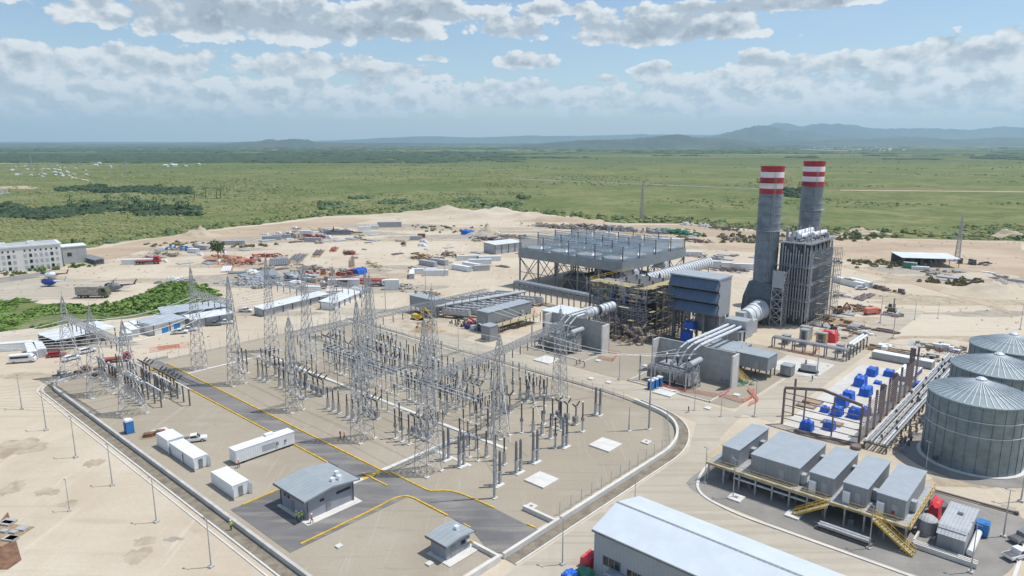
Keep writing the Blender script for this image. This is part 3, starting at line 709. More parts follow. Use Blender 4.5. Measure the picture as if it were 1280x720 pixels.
for i in range(14):
    v = 87 + i * 3.2; cable((-178, v, 7.2), (-152, v, 7.2), .35, 'low sagging wire between insulator tops in the left bays', 'low wires in the left bays', .035); cable((-140, v, 7.2), (-108, v, 7.2), .4, 'low sagging wire between insulator tops in the right bays', 'low wires in the right bays', .035)
# perimeter fence
def fence(pts, lab, h=2.6, step=3.2):
    mb = MB(); o = thing('wire_fence', lab, 'fence', 0, 0)
    line = []; 
    for a, b in zip(pts[:-1], pts[1:]):
        L = math.dist(a, b); n = max(1, round(L / step))
        line += [(a[0] + (b[0] - a[0]) * i / n, a[1] + (b[1] - a[1]) * i / n) for i in range(n)]
    line.append(pts[-1])
    first = None
    for p in line[:98]:
        if first is None: first = MB().bar((0, 0, 0), (0, 0, h), .07).build('fence_post', 'galvanised steel', o); q = first
        else: q = first.copy(); COL.objects.link(q); q.parent = o
        q.location = (p[0], p[1], .05)
    mb = MB()
    for z in (.4, .9, 1.4, 1.9, h - .05):
        for a, b in zip(line[:-1], line[1:]): mb.bar((a[0], a[1], z), (b[0], b[1], z), .025)
    mb.build('fence_wire', 'galvanised steel', o)
fence([(-68, 88), (-68, 126), (-76, 139)], 'thin wire fence along the inside of the curved white wall')
fence([(-209, 142), (-90, 142)], 'thin wire fence along the far edge of the gravel yard', 2.6, 3.2)
fence([(-209.5, 60), (-209.5, 140)], 'thin wire fence at the left end of the gravel yard', 2.6, 3.2)
# ---- grey control house and gate hut
def hut(name, u0, u1, v0, v1, h, rise, ov, lab, vents, gable=True):
    o = thing(name, lab, 'building', (u0 + u1) / 2, (v0 + v1) / 2); a = (u1 - u0) / 2; b = (v1 - v0) / 2
    MB().box(-a, a, -b, b, .1, h).build('wall', 'control wall', o)
    mb = MB(); pr = [(-b - ov, h + .01), (0, h + rise), (b + ov, h + .01), (b + ov, h + .3), (0, h + rise + .3), (-b - ov, h + .3)]
    mb.extr(pr, -a - ov, a + ov); mb.extr([(-b, h), (b, h), (0, h + rise - .02)], -a + .01, a - .01)
    rf = mb.build('roof', 'control roof', o)
    mb = MB(); 
    for s in (-1, 1): mb.bar((-a - ov - .03, s * (b + ov + .03), h + .18), (a + ov + .03, s * (b + ov + .03), h + .18), .14, .34)
    mb.build('roof_trim', 'dark steel', rf)
    for x, y in vents: MB().box(x - .35, x + .35, y - .35, y + .35, h + .4, h + rise + .8).build('roof_vent', 'white paint', rf)
    MB().box(-a - .2, a + 1.6, -b - .8, b + .6, .1, .16).build('plinth', 'pale concrete', o)
    return o, a, b
o, a, b = hut('control_house', -107.6, -99.2, 57.4, 67.2, 3.9, .75, .8, 'grey control house with shallow gabled roof beside the asphalt road', ((1.5, 3.2), (3.2, 1.2), (3.3, 2.6)))
for z, x0, x1, y in ((2.8, -3, -2.3, -b), (2.8, -1.8, -1.1, -b)): MB().box(x0, x1, y - .05, y + .02, z - .5, z + .1).build('window', 'dark glass', o)
MB().box(a - .02, a + .05, 1.2, 4.2, 2.6, 3.1).build('window', 'dark glass', o); MB().box(a - .02, a + .05, -2.2, -1.3, 2.5, 3.0).build('window', 'dark glass', o)
MB().box(a - .02, a + .06, -1, 0, .15, 2.2).build('door', 'grey steel', o); MB().box(-.6, .4, -b - .06, -b + .02, .15, 2.3).build('door', 'grey steel', o)
for x, y in ((a + .15, -b + .2), (a + .15, b - .3), (-a + .2, -b - .12)): MB().box(x - .06, x + .06, y - .06, y + .06, .15, 3.9).build('downpipe', 'dark steel', o)
o, a, b = hut('gate_hut', -76.3, -72.7, 65.5, 70.6, 2.7, .35, .6, 'small grey hut with shallow roof by the yard gate', ((.2, 1.2),))
MB().box(a - .02, a + .05, -1.6, -.6, .15, 2.1).build('door', 'grey steel', o); MB().box(a - .02, a + .05, .6, 1.5, 1.3, 2.0).build('window', 'dark glass', o)
MB().box(a - .02, a + .35, 1.7, 2.3, 1.5, 2.0).build('air_unit', 'white paint', o)
# ---- white cabins
def cabin(u0, u1, v0, v1, h, lab, nm='site_cabin', open_end=True, mt='white container', cat='container', group=None, win=0):
    L = u1 - u0; Wd = v1 - v0; o = thing(nm, lab, cat, (u0 + u1) / 2, (v0 + v1) / 2, 0, group); a = L / 2; b = Wd / 2
    MB().box(-a, a, -b, b, .15, h - .08).build('body', mt, o)
    mb = MB().box(-a - .05, a + .05, -b - .05, b + .05, h - .08, h + .02)
    for i in range(int(L / 2.4)): mb.box(-a + 1.2 + i * 2.4 - .05, -a + 1.2 + i * 2.4 + .05, -b, b, h + .02, h + .07)
    mb.build('roof', 'white paint', o)
    mb = MB()
    for x in (-a, a):
        for y in (-b, b): mb.box(x - .09, x + .09, y - .09, y + .09, 0, h)
    mb.build('frame', 'white paint', o)
    if open_end:
        MB().box(a + .02, a + .07, -.5, .35, .2, 2.1).build('door', 'grey steel', o)
        for s in (-1, 1): MB().bar((a + .05, s * (b - .1), 1.2), (a + .8, s * (b + .25), 1.2), .05, 2.1).build('end_flap', 'white paint', o)
    for i in range(win): MB().box(-a + 2 + i * 2.8, -a + 3 + i * 2.8, -b - .05, -b + .02, 1.1, 1.9).build('window', 'dark glass', o)
    return o
cabin(-124.3, -115.9, 52.6, 55.7, 2.6, 'white cabin with open end door nearest the grey control house', win=0)
cabin(-143.6, -138, 52.8, 55.6, 2.6, 'white cabin in the middle of the row by the long grey wall'); cabin(-137.9, -132.4, 52.8, 55.6, 2.6, 'white cabin with open flaps at the near end of the row of three')
cabin(-149.6, -144, 52.6, 55.8, 3.0, 'taller white cabin at the far end of the row of three', win=0)
o = cabin(-1, 1, 0, 1, 1, 'x') if False else None
o = thing('office_trailer', 'long white trailer standing across the gravel between pickup and control house', 'trailer', -129.6, 66, 90)
MB().box(-6.6, 6.6, -1.35, 1.35, .5, 3.1).build('body', 'white container', o); MB().box(-6.65, 6.65, -1.4, 1.4, 3.1, 3.2).build('roof', 'white paint', o)
MB().box(-.8, 2.0, -1.42, -1.36, 1.2, 2.4).build('window', 'container grey', o); MB().box(2.3, 2.7, -1.6, -1.36, 1.5, 2.2).build('air_unit', 'grey steel', o); MB().box(1.0, 2.8, .3, 1.3, 3.2, 3.7).build('roof_unit', 'white paint', o)
MB().box(4.2, 4.6, -1.55, -1.36, 1.6, 2.1).build('air_unit', 'grey steel', o)
for x in (-5, 4.2, 5.2): 
    for s in (-1, 1): MB().cyl((x, s * 1.3, .45), (x, s * 1.0, .45), .42, .42, 12).build('wheel', 'rubber', o)
def p_toilet():
    o = thing('portable_toilet', '', 'toilet', 0, 0)
    MB().box(-.58, .58, -.58, .58, .12, 2.05).build('body', 'cabin blue', o); MB().extr([(-.62, 2.05), (.62, 2.05), (.5, 2.3), (-.5, 2.3)], -.62, .62).build('roof', 'white paint', o)
    MB().box(-.42, .42, -.63, -.58, .2, 1.9).build('door', 'deep blue', o); MB().box(-.65, .65, -.65, .65, 0, .12).build('base', 'dark steel', o); return o
PT = Proto(p_toilet)
u, v = S(162, 541); PT.put('lone blue portable toilet by the grey wall near the white cabins', None, u, v, sc=1.4)
for i in range(3):
    u, v = S(813.5 + i * 5.4, 486.5 - i * 2.2); PT.put(('left', 'middle', 'right')[i] + ' one of three blue toilets in front of the transformer', 'three blue toilets on the plant gravel', u, v, 0, sc=1.15)
for i in range(6):
    u, v = S(352 + i * 3.6, 389 - i * 1.4); PT.put('blue portable toilet in the far row behind the lattice towers', 'blue toilets in the far row', u, v, 0, sc=1.5)
# ================================================================ POWER PLANT
# ---- air-cooled condenser
o = thing('air_cooled_condenser', 'huge grey fan deck on braced legs with rows of tall panels and posts', 'condenser', -177.5, 258)
a, b = 27.5, 26.0; z0, z1 = 13.0, 17.0
for x0, x1, y0, y1 in ((-a, a, -b - .1, -b + .1), (-a, a, b - .1, b + .1), (-a - .1, -a + .1, -b + .1, b - .1), (a - .1, a + .1, -b + .1, b - .1)):
    MB().box(x0, x1, y0, y1, z0, z1).build('wind_wall', 'wind wall', o)
MB().box(-a + .12, a - .12, -b + .12, b - .12, z0 + .5, z0 + 1.2).build('deck', 'grey steel', o)
NX, NY = 4, 4; cw, ch = 2 * a / NX, 2 * b / NY
for i in range(NX):
    for j in range(NY):
        cx, cy = -a + cw * (i + .5), -b + ch * (j + .5)
        MB().lathe([(5.3, z1 - 1.6), (5.1, z1 - .6), (5.4, z1 + .6), (5.15, z1 + .65), (1.2, z1 + 1.2)], 24, cx, cy, True).build('fan_shroud', 'fan shroud', o, True)
mb = MB()
for j in range(NY + 1):
    y = -b + .6 + (2 * b - 1.2) * j / NY
    for i in range(NX):
        x = -a + cw * i
        if j < NY: mb.box(x + .25, x + cw - 1.2, y, y + .12, z1 + .1, z1 + 5.2)
for i in (NX,):
    for j in range(NY): mb.box(a - .9, a - .78, -b + ch * j + .9, -b + ch * (j + 1) - .6, z1 + .1, z1 + 4.2)
mb.each('wind_screen', 'wind screen', o)
mb = MB()
for i in range(NX): 
    for j in range(NY):
        cx, cy = -a + cw * (i + .5), -b + ch * (j + .5); mb.box(cx - cw * .46, cx + cw * .46, cy - .35, cy + .35, z1 + 1.3, z1 + 1.45)
mb.build('fan_bridge', 'galvanised steel', o)
for j in range(NY + 1):
    for i in range(NX + 1):
        x, y = -a + cw * i + (.3 if i == 0 else -.3 if i == NX else 0), -b + .7 + (2 * b - 1.4) * j / NY
        MB().box(x - .17, x + .17, y - .17, y + .17, z1 - .5, z1 + 6.2).build('post', 'dark steel', o)
mb = MB()
for j in range(NY + 1):
    y = -b + .7 + (2 * b - 1.4) * j / NY; mb.bar((-a, y, z1 + 5.9), (a, y, z1 + 5.9), .16)
mb.build('top_rail', 'dark steel', o)
for i in range(6):
    for j in range(5):
        x, y = -a + .5 + (2 * a - 1) * i / 5, -b + .5 + (2 * b - 1) * j / 4
        MB().box(x - .28, x + .28, y - .28, y + .28, 0, z0 + .5).build('leg', 'grey steel', o)
mb = MB()
for y in (-b + .5, 0, b - .5):
    for i in range(5):
        x0, x1 = -a + .5 + (2 * a - 1) * i / 5, -a + .5 + (2 * a - 1) * (i + 1) / 5
        if i % 2 == 0 or y < 0: mb.bar((x0, y, .5), (x1, y, z0), .25); mb.bar((x1, y, .5), (x0, y, z0), .25)
        mb.bar((x0, y, z0 * .5), (x1, y, z0 * .5), .25)
for x in (-a + .5, a - .5):
    for j in range(4):
        y0, y1 = -b + .5 + (2 * b - 1) * j / 4, -b + .5 + (2 * b - 1) * (j + 1) / 4
        mb.bar((x, y0, .5), (x, y1, z0), .25); mb.bar((x, y1, .5), (x, y0, z0), .25)
for i in range(60):
    x = U_(-a + 2, a - 2); y = U_(-b + 2, b - 2); mb.bar((x, y, z0 - .2), (x + U_(-5, 5), y + U_(-5, 5), z0 + .4), .3)
mb.build('bracing', 'grey steel', o)
MB().box(-a - 1.2, -a + .2, -b - 1, b, z0 + 1.6, z0 + 1.8).build('walkway', 'scaffold plank', o)
mb = MB(); mb.box(2, 14, -22, -6, 0, 8); mb.box(-8, -1, -18, -10, 0, 6.5); mb.box(-4, 18, 0, 12, 0, 7); mb.build('plant_room', 'dark steel', o)
for i, (x, y) in enumerate(((29, -24), (29, 0))): MB().cyl((x - 6, y + 8, z0 - 1.6), (x - .5, y + 8, z0 - 1.6), 1.6, 1.6, 14).build('steam_branch', 'silver duct', o, True)
# ---- ribbed steam duct
def duct(lab, u, v0, v1, z, r, collar, legs=True, mt='silver duct'):
    o = thing('steam_duct', lab, 'duct', u, v0); L = v1 - v0
    MB().cyl((0, 0, z), (0, L, z), r, r, 24).build('duct_shell', mt, o, True)
    mb = MB(); n = int(L / 2.0)
    for i in range(n): 
        y = 1 + i * 2.0; mb.cyl((0, y - .12, z), (0, y + .12, z), r + .18, r + .18, 24)
    mb.build('stiffener_rings', 'pipe rack pipe', o)
    mb = MB(); mb.cyl((0, collar - .7, z), (0, collar + .7, z), r + .12, r + .12, 24); mb.build('black_collar', 'rubber', o)
    MB().lathe([(r * .1, 0), (r * .8, .3), (r, 1.0)], 20, 0, 0).build('end_cap', mt, o, True) if False else MB().cyl((0, -1.2, z - .2), (0, -.02, z), r * .55, r * .98, 20).build('end_cap', mt, o, True)
    if legs:
        mb = MB()
        for i in range(int(L / 11) + 1):
            y = 2 + i * 11
            for s in (-1, 1): mb.bar((s * r * 1.1, y, 0), (s * r * .8, y, z), .3)
            mb.bar((-r, y, z - r - .2), (r, y, z - r - .2), .3)
        mb.build('duct_leg', 'grey steel', o)
duct('large silver ribbed duct lying along the right side of the fan deck', -141.5, 229, 290, 10.6, 2.3, 6.5)
duct('shorter silver ribbed duct with black collar behind the far transformer', -124.0, 174, 187, 11.4, 1.45, 4)
# ---- turbine block inside scaffolding
o = thing('turbine_hall', 'crowded steel frame of platforms and pipes between fan deck and big intake hood', 'steel structure', -129.5, 212)
mb = MB()
for x in (-11.5, -5.5, 0, 5.5, 11.5):
    for y in (-14, -7, 0, 7, 14): mb.box(x - .25, x + .25, y - .25, y + .25, 0, 16 if y > -15 else 10)
mb.build('columns', 'dark steel', o)
for z, x0, x1, y0, y1, m in ((15.9, -11.8, 4.8, -14.4, -8.5, 'scaffold plank'), (15.9, 8.5, 11.8, -14.4, 14.4, 'scaffold plank'), (14.2, -11.5, 11.5, -2, 14, 'dark steel'), (11, -11.8, 11.8, -14, 10, 'dark steel'), (6, -11, 11, -14, 14, 'dark steel')):
    MB().box(x0, x1, y0, y1, z - .25, z).build('platform', m, o)
mb = MB()
for i in range(40):
    s = rnd(); x = U_(-11, 9); w = U_(1.5, 3.5); y = -14.9 if s < .6 else U_(-14, 13)
    mb.box(x, x + w, y - .5, y + .6, (q := (4, 8, 11.2, 13.5, 16.02)[int(rnd() * 5)]), q + .12)
for i in range(26): 
    y = U_(-14, 12); mb.box(12, 13.2, y, y + U_(1.5, 3), (q := (4, 8, 11.2, 13.5, 16)[int(rnd() * 5)]), q + .12)
mb.each('scaffold_board', 'scaffold plank', o)
mb = MB()
for i in range(16):
    x = U_(-11, 10); mb.box(x, x + .8, -14.6, -14.4, (q := U_(8, 16.2)), q + .9)
for i in range(9):
    y = U_(-14, 12); mb.box(12.2, 12.4, y, y + 1.2, (q := U_(6, 16.2)), q + .9)
mb.each('yellow_guard', 'yellow paint', o)
mb = MB()
for i in range(90):
    x = U_(-12.6, 13.2); y = -15 if rnd() < .65 else U_(-15, 14)
    z = U_(0, 15); mb.bar((x, y, z), (x, y, z + U_(2, 6)), .10); 
for i in range(110):
    x = U_(-12.6, 8); y = U_(-15.6, -14.2); z = U_(1, 17); mb.bar((x, y, z), (x + U_(2, 7), y, z + U_(-.3, .3)), .10)
for i in range(50): y = U_(-15, 8); z = U_(1, 17); mb.bar((12.9, y, z), (12.9, y + U_(2, 6), z), .10)
for i in range(26): x = U_(-12, 8); z = U_(0, 13); mb.bar((x, -15, z), (x + 3, -15, z + 2.8), .09)
mb.build('scaffold_tubes', 'galvanised steel', o)['kind'] = 'stuff'
mb = MB()
for i in range(46):
    x = U_(-11, 11); y = U_(-13.5, 0); z = U_(1, 14); r = U_(.15, .5)
    if rnd() < .5: mb.cyl((x, y, z), (min(11.5, x + U_(2, 8)), y, z), r, r, 8)
    else: mb.cyl((x, y, z), (x, y + U_(1, 8), z), r, r, 8)
mb.build('pipework', 'rust steel', o)
MB().box(-10.8, -3, -13, -4, 8.8, 15.6).build('machine_casing', 'grey steel', o); MB().box(-2, 3.5, -14.2, -8, 7, 11.5).build('machine_casing', 'deep blue', o)
MB().box(-11.4, 11.4, -3, 13.8, .1, 13.5).build('machine_casing', 'dark steel', o)
mb = MB()
for s in ((-11.7, -14.3, 11.7, -14.3), (11.7, -14.3, 11.7, 14.3), (-11.7, -14.3, -11.7, 14.3)):
    for z in (16.5, 17.1): mb.bar((s[0], s[1], z), (s[2], s[3], z), .08)
mb.build('handrail', 'yellow paint', o)
# loose scaffold bay in front
def scaffold(u, v, lx, ly, h, lab, mt='galvanised steel', plank=True, n=1.9):
    o = thing('scaffold', lab, 'scaffold', u, v); mb = MB()
    nx, ny, nz_ = max(1, int(lx / n)), max(1, int(ly / n)), int(h / 2)
    for i in range(nx + 1):
        for j in range(ny + 1): mb.bar((-lx / 2 + lx * i / nx, -ly / 2 + ly * j / ny, 0), (-lx / 2 + lx * i / nx, -ly / 2 + ly * j / ny, h + U_(-1.2, .8)), .11)
    for k in range(1, nz_ + 1):
        for j in range(ny + 1): mb.bar((-lx / 2, -ly / 2 + ly * j / ny, k * 2), (lx / 2, -ly / 2 + ly * j / ny, k * 2), .09)
        for i in range(nx + 1): mb.bar((-lx / 2 + lx * i / nx, -ly / 2, k * 2), (-lx / 2 + lx * i / nx, ly / 2, k * 2), .09)
        if k % 2: mb.bar((-lx / 2, -ly / 2, k * 2 - 2), (lx / 2, -ly / 2, k * 2), .08)
    mb.build('tubes', mt, o)
    if plank:
        mb = MB()
        for k in range(1, nz_ + 1):
            for i in range(nx):
                if rnd() < .3: mb.box(-lx / 2 + lx * i / nx + .06, -lx / 2 + lx * (i + 1) / nx - .06, -ly / 2, -ly / 2 + min(ly, 1.2), k * 2 + .06, k * 2 + .16)
        mb.each('plank', 'scaffold plank', o)
    return o
scaffold(-122, 194, 14, 5, 10, 'tangle of scaffold tubes at the foot of the turbine frame, beside the far transformer', 'grey steel')
scaffold(-110, 199, 6, 6, 17, 'tall scaffold tower just left of the big intake hood', 'dark steel')
scaffold(-111, 210, 6, 8, 19, 'tall scaffold tower behind the left edge of the intake hood', 'dark steel')
scaffold(-135, 192, 8, 5, 8, 'low scaffold behind the shorter silver duct')
o = thing('pipe_tangle', 'heap of pipework and valves under the scaffold near the far transformer', 'pipework', -121, 190); mb = MB()
for i in range(60):
    x = U_(-8, 9); y = U_(-5, 5); z = U_(.3, 5); r = U_(.12, .4); mb.cyl((x, y, z), (x + U_(-3, 3), y + U_(-3, 3), z + U_(-1, 2)), r, r, 7)
for i in range(10): x = U_(-8, 9); y = U_(-5, 5); mb.box(x, x + U_(.6, 2), y, y + U_(.6, 2), 0, U_(1, 3))
mb.build('pipes', 'brown steel', o); mb = MB()
for i in range(12): x = U_(-8, 9); y = U_(-5, 5); mb.lathe([(.4, .1), (.5, .8), (.4, 1.7)], 8, x, y)
mb.build('drums', 'scaffold plank', o)
# generator hall pieces left of the scaffold
o = thing('equipment_box', 'grey block building behind the far transformer, left of the short duct', 'building', -137, 179)
MB().box(-6, 5, -5, 5, 0, 8.8).build('wall', 'wall concrete', o); MB().box(-6.3, 5.3, -5.3, 5.3, 8.8, 9.2).build('roof', 'bright tin roof', o)
mb = MB(); mb.box(-5.5, -2, -5.25, -5.05, .4, 5); mb.box(1, 3.5, -5.2, -5.05, .4, 3.4); mb.build('louvre', 'dark steel', o)
# pipe bridge in front of the fan deck
o = thing('pipe_bridge', 'long grey pipe bridge on posts between the coolers and the turbine frame', 'pipe bridge', -190, 214, -3); mb = MB()
for i in range(9): 
    for s in (-1.6, 1.6): mb.box(i * 6 - .18, i * 6 + .18, s - .18, s + .18, 0, 7)
    mb.bar((i * 6, -1.8, 6.6), (i * 6, 1.8, 6.6), .3); mb.bar((i * 6, -1.8, 4.6), (i * 6, 1.8, 4.6), .3)
for s in (-1.8, 1.8): mb.bar((0, s, 6.7), (48, s, 6.7), .35); mb.bar((0, s, 4.6), (48, s, 4.6), .3)
mb.build('frame', 'grey steel', o); mb = MB()
for y in (-1.2, -.5, .3, 1.1): mb.cyl((0, y, 7.1), (48, y, 7.1), .25, .25, 8)
mb.build('pipes', 'pipe rack pipe', o)
# ---- intake filter house
o = thing('intake_filter_house', 'big grey air intake box with three rows of dark slanted hoods on steel legs', 'intake house', -101.0, 202.2); a, b = 8.2, 4.6
z0, z1 = 10.3, 22.3
MB().box(-a, a, -b + 2.2, b, z0, z1).build('body', 'grey cladding', o)
MB().box(-a - .25, a + .25, -b - .3, b + .25, z1, z1 + .45).build('roof', 'module roof', o)
pr = [(b * 0 - b + 2.2, z0), (-b + 2.2, z1)]
for k in range(3):
    zt = z1 - .25 - k * 3.85
    MB().extr([(-b + 2.18, zt), (-b + .3, zt), (-b - 1.3, zt - 2.7), (-b - 1.3, zt - 2.95), (-b + 2.18, zt - 2.2)], -a + .05, a - .05).build('hood', 'hood blue', o)
    MB().extr([(-b + 2.17, zt - 2.25), (-b - .5, zt - 3.1), (-b - .5, zt - 3.3), (-b + 2.17, zt - 3.78)], -a + .1, a - .1).build('filter_bank', 'dark steel', o)
side = [(-b + 2.2, z0), (-b + 2.2, z1)]
for s in (-1, 1): MB().extr([(-b + 2.2, z0 + .1), (-b + .6, z0 + 1), (-b + 1.3, z0 + 3.3), (-b + .4, z0 + 4.8), (-b + 1.3, z0 + 7.1), (-b + .4, z0 + 8.6), (-b + 1.3, z1 - 1.6), (-b + .2, z1 - .1), (-b + 2.2, z1 - .1)], s * a - .06 + s * .06, s * a + .06 + s * .06).build('side_panel', 'grey cladding', o)
for x in (-a + .4, -2.5, 2.8, a - .4):
    for y in (-b + 2.6, b - .4): MB().box(x - .35, x + .35, y - .35, y + .35, 0, z0).build('leg', 'grey steel', o)
mb = MB()
for y in (-b + 2.6, b - .4):
    mb.bar((-a + .4, y, 1), (-2.5, y, z0 - 1), .22); mb.bar((-2.5, y, 1), (-a + .4, y, z0 - 1), .22); mb.bar((a - .4, y, 1), (2.8, y, z0 - 1), .22); mb.bar((2.8, y, 1), (a - .4, y, z0 - 1), .22)
    mb.bar((-a, y, 5), (a, y, 5), .3)
for i in range(8): mb.box(-a + 1 + i * 2, -a + 1.6 + i * 2, -b + 2.3, -b + 2.8, z0 - .9, z0)
mb.build('bracing', 'dark steel', o)
MB().box(-a + 7.2, a - .8, -b + 4, b - 1.5, 4.2, z0).build('intake_duct', 'grey steel', o)
MB().box(-a + 4.4, -a + 7.4, -b + .4, -b + 3.0, .1, 4.2).build('tarped_machine', 'blue tarp', o); MB().box(-a + 5, -a + 8.4, -b + .8, -b + 3.4, 5.2, 7.4).build('tarped_machine', 'blue tarp', o)
# ---- gas turbine enclosure and exhaust cylinder
o = thing('turbine_enclosure', 'pale grey machine enclosure between the intake hood and the round exhaust duct', 'enclosure', -95, 215)
mb = MB(); mb.box(-4, 4, -4, 7, 0, 4.6); mb.box(-3, 3, 7, 13, 0, 4.6); mb.box(-3, 0, 8.2, 11, 4.6, 7); mb.build('casing', 'container grey', o)
mb = MB(); mb.cyl((-3, 1, 4.6), (-3, 1, 6.8), .5, .5, 10); mb.cyl((-1, 3, 4.6), (-1, 3, 6.4), .4, .4, 10); mb.box(1, 3, 1, 4, 4.6, 6); mb.build('roof_equipment', 'pale concrete', o)
o = thing('exhaust_duct', 'fat pale grey exhaust cylinder running into the base of the nearer chimney', 'duct', -96.2, 227); 
MB().cyl((0, 0, 4.6), (0, 12.5, 5.2), 2.7, 3.6, 28).build('shell', 'silver duct', o, True); mb = MB()
for y in (3, 6, 9, 12): mb.cyl((0, y - .15, 4.6 + y * .05), (0, y + .15, 4.6 + y * .05), 2.85 + y * .075, 2.85 + y * .075, 28)
mb.build('rings', 'container grey', o); mb = MB(); [mb.box(s - .2, s + .2, 4, 4.4, 0, 3) for s in (-2, 2)]; [mb.box(s - .2, s + .2, 10, 10.4, 0, 3) for s in (-2.6, 2.6)]; mb.build('leg', 'dark steel', o)
# ---- chimneys
def chimney(name, lab, u, v, r, h, zb, extra):
    o = thing(name, lab, 'chimney', u, v)
    MB().lathe([(r * 1.02, zb), (r, h - 9.5)], 40).build('shaft', 'chimney grey', o, True)
    zz = h - 9.5; st = [(1.9, 'red paint'), (1.9, 'white paint'), (1.9, 'red paint'), (1.9, 'white paint'), (1.9, 'red paint')]
    for d, m in st:
        MB().lathe([(r + .02, zz), (r + .02, zz + d)], 40).build('red_band' if 'red' in m else 'white_band', m, o, True); zz += d
    MB().lathe([(r * .9, zz + .02), (r * .86, zz - 3)], 30).build('flue_lining', 'rubber', o)
    MB().lathe([(r + .25, zz - .25), (r + .25, zz + .12), (r * .9, zz + .12), (r * .9, zz - .25)], 40, cap=False).build('rim', 'red paint', o)
    mb = MB(); z = zb + 3
    while z < h - 10.5: mb.lathe([(r + .02, z), (r + .16, z + .05), (r + .16, z + .3), (r + .02, z + .35)], 40, cap=False); z += 3.1
    mb.build('stiffener_rings', 'chimney grey', o)
    for z in extra:
        mb = MB(); mb.lathe([(r + .05, z), (r + 1.2, z), (r + 1.2, z + .15), (r + .05, z + .15)], 32, cap=False)
        for i in range(24):
            a0, a1 = 2 * math.pi * i / 24, 2 * math.pi * (i + 1) / 24; R1 = r + 1.15
            for dz in (.6, 1.15): mb.bar((R1 * math.cos(a0), R1 * math.sin(a0), z + dz), (R1 * math.cos(a1), R1 * math.sin(a1), z + dz), .06)
            mb.bar((R1 * math.cos(a0), R1 * math.sin(a0), z), (R1 * math.cos(a0), R1 * math.sin(a0), z + 1.15), .06)
        mb.build('gallery', 'oxide red' if z > h - 12 else 'galvanised steel', o)
    mb = MB(); a0 = -.9
    for s in (-.3, .3): mb.bar(((r + .5) * math.cos(a0) + s * .7, (r + .5) * math.sin(a0) + s * .7, zb + 1), ((r + .5) * math.cos(a0) + s * .7, (r + .5) * math.sin(a0) + s * .7, h - 2), .09)
    for i in range(int((h - zb - 4) / 1.1)):
        z = zb + 1.5 + i * 1.1; mb.bar(((r + .5) * math.cos(a0) - .25, (r + .5) * math.sin(a0) - .25, z), ((r + .5) * math.cos(a0) + .25, (r + .5) * math.sin(a0) + .25, z), .07)
    mb.build('ladder', 'galvanised steel', o); return o
ch1 = chimney('chimney', 'nearer tall grey chimney with red and white bands and a red gallery', -97.9, 245.8, 3.95, 55.5, 14, (49.8, 33))
MB().add([(-5.6, -6.5, 0), (5.6, -6.5, 0), (5.6, 6.5, 0), (-5.6, 6.5, 0), (-5.2, -5.8, 9), (5.2, -5.8, 9), (5.2, 5.8, 9), (-5.2, 5.8, 9), (-4.0, -4.0, 14.5), (4.0, -4.0, 14.5), (4.0, 4.0, 14.5), (-4.0, 4.0, 14.5)],
         [(0, 1, 5, 4), (1, 2, 6, 5), (2, 3, 7, 6), (3, 0, 4, 7), (4, 5, 9, 8), (5, 6, 10, 9), (6, 7, 11, 10), (7, 4, 8, 11), (8, 9, 10, 11), (3, 2, 1, 0)]).build('base_casing', 'boiler casing', ch1)
mb = MB()
for z in (3, 6, 9, 11.5):
    e = 5.7 if z < 9 else (5.35 if z == 9 else 4.75); mb.lathe([(e * 1.41, z), (e * 1.44, z), (e * 1.44, z + .25), (e * 1.41, z + .25)], 4, cap=False)
mb2 = MB()
for i in range(6): x = -5 + i * 2; mb2.bar((x, -6.65, .1), (x * .93, -5.95, 9), .22); mb2.bar((5.75, x, .1), (5.35, x * .93, 9), .22)
mb2.build('casing_ribs', 'dark steel', ch1)
o = thing('stair_tower', 'pale bracing and stair tower on the front corner of the nearer chimney base', 'stair tower', -90.2, 240.8); mb = MB()
lattice(mb, ring(2.0, 0), ring(1.9, 20), 6, .2); mb.build('frame', 'galvanised steel', o); mb = MB()
for k in range(1, 7): mb.box(-2, 2, -2, 2, k * 3.2, k * 3.2 + .15)
mb.each('landing', 'grey steel', o); MB().box(-1.8, 1.8, -2.15, -2.05, 14, 20).build('louvre', 'container grey', o)
ch2 = chimney('chimney', 'farther grey chimney with red and white bands rising behind the boiler', -96, 281.7, 3.95, 56.5, 0, (47.5, 38))
# ---- boiler (heat recovery) block
o = thing('boiler_block', 'tall dark ribbed boiler block with pipes on top, right of the nearer chimney', 'boiler', -88.3, 257.6); a, b = 4.1, 11.2; h = 29
MB().box(-a, a, -b, b, 2.2, h).build('casing', 'boiler casing', o)
mb = MB()
for i in range(11):
    y = -b + i * 2 * b / 10; mb.box(a + .02, a + .75, y - .28, y + .28, 0, h - .3); mb.box(-a - .75, -a - .02, y - .28, y + .28, 0, h - .3)
for i in range(6):
    x = -a + i * 2 * a / 5; mb.box(x - .28, x + .28, -b - .75, -b - .02, 0, h - .3)
mb.build('buckstays', 'dark steel', o)
mb = MB()
for z in range(5, 29, 4): mb.box(a + .75, a + .95, -b, b, z, z + .35); mb.box(-a, a, -b - .95, -b - .76, z, z + .35)
mb.build('girts', 'grey steel', o)
mb = MB()
for i in range(12): x = -a + .6 + i * .95; mb.cyl((x, -b - 1.3, 1.5 + (i % 3)), (x, -b - 1.3, h - (i % 4)), .2, .2, 7)
for i in range(22): y = -b + .8 + i * 1.08; mb.cyl((a + 1.3, y, 1.5 + (i % 3)), (a + 1.3, y, h - (i % 4)), .2, .2, 7)
mb.build('riser_pipes', 'container grey', o)
MB().box(-a - 1, a + 2.2, -b - 1.5, b + 1.5, h, h + .35).build('top_platform', 'grey steel', o)
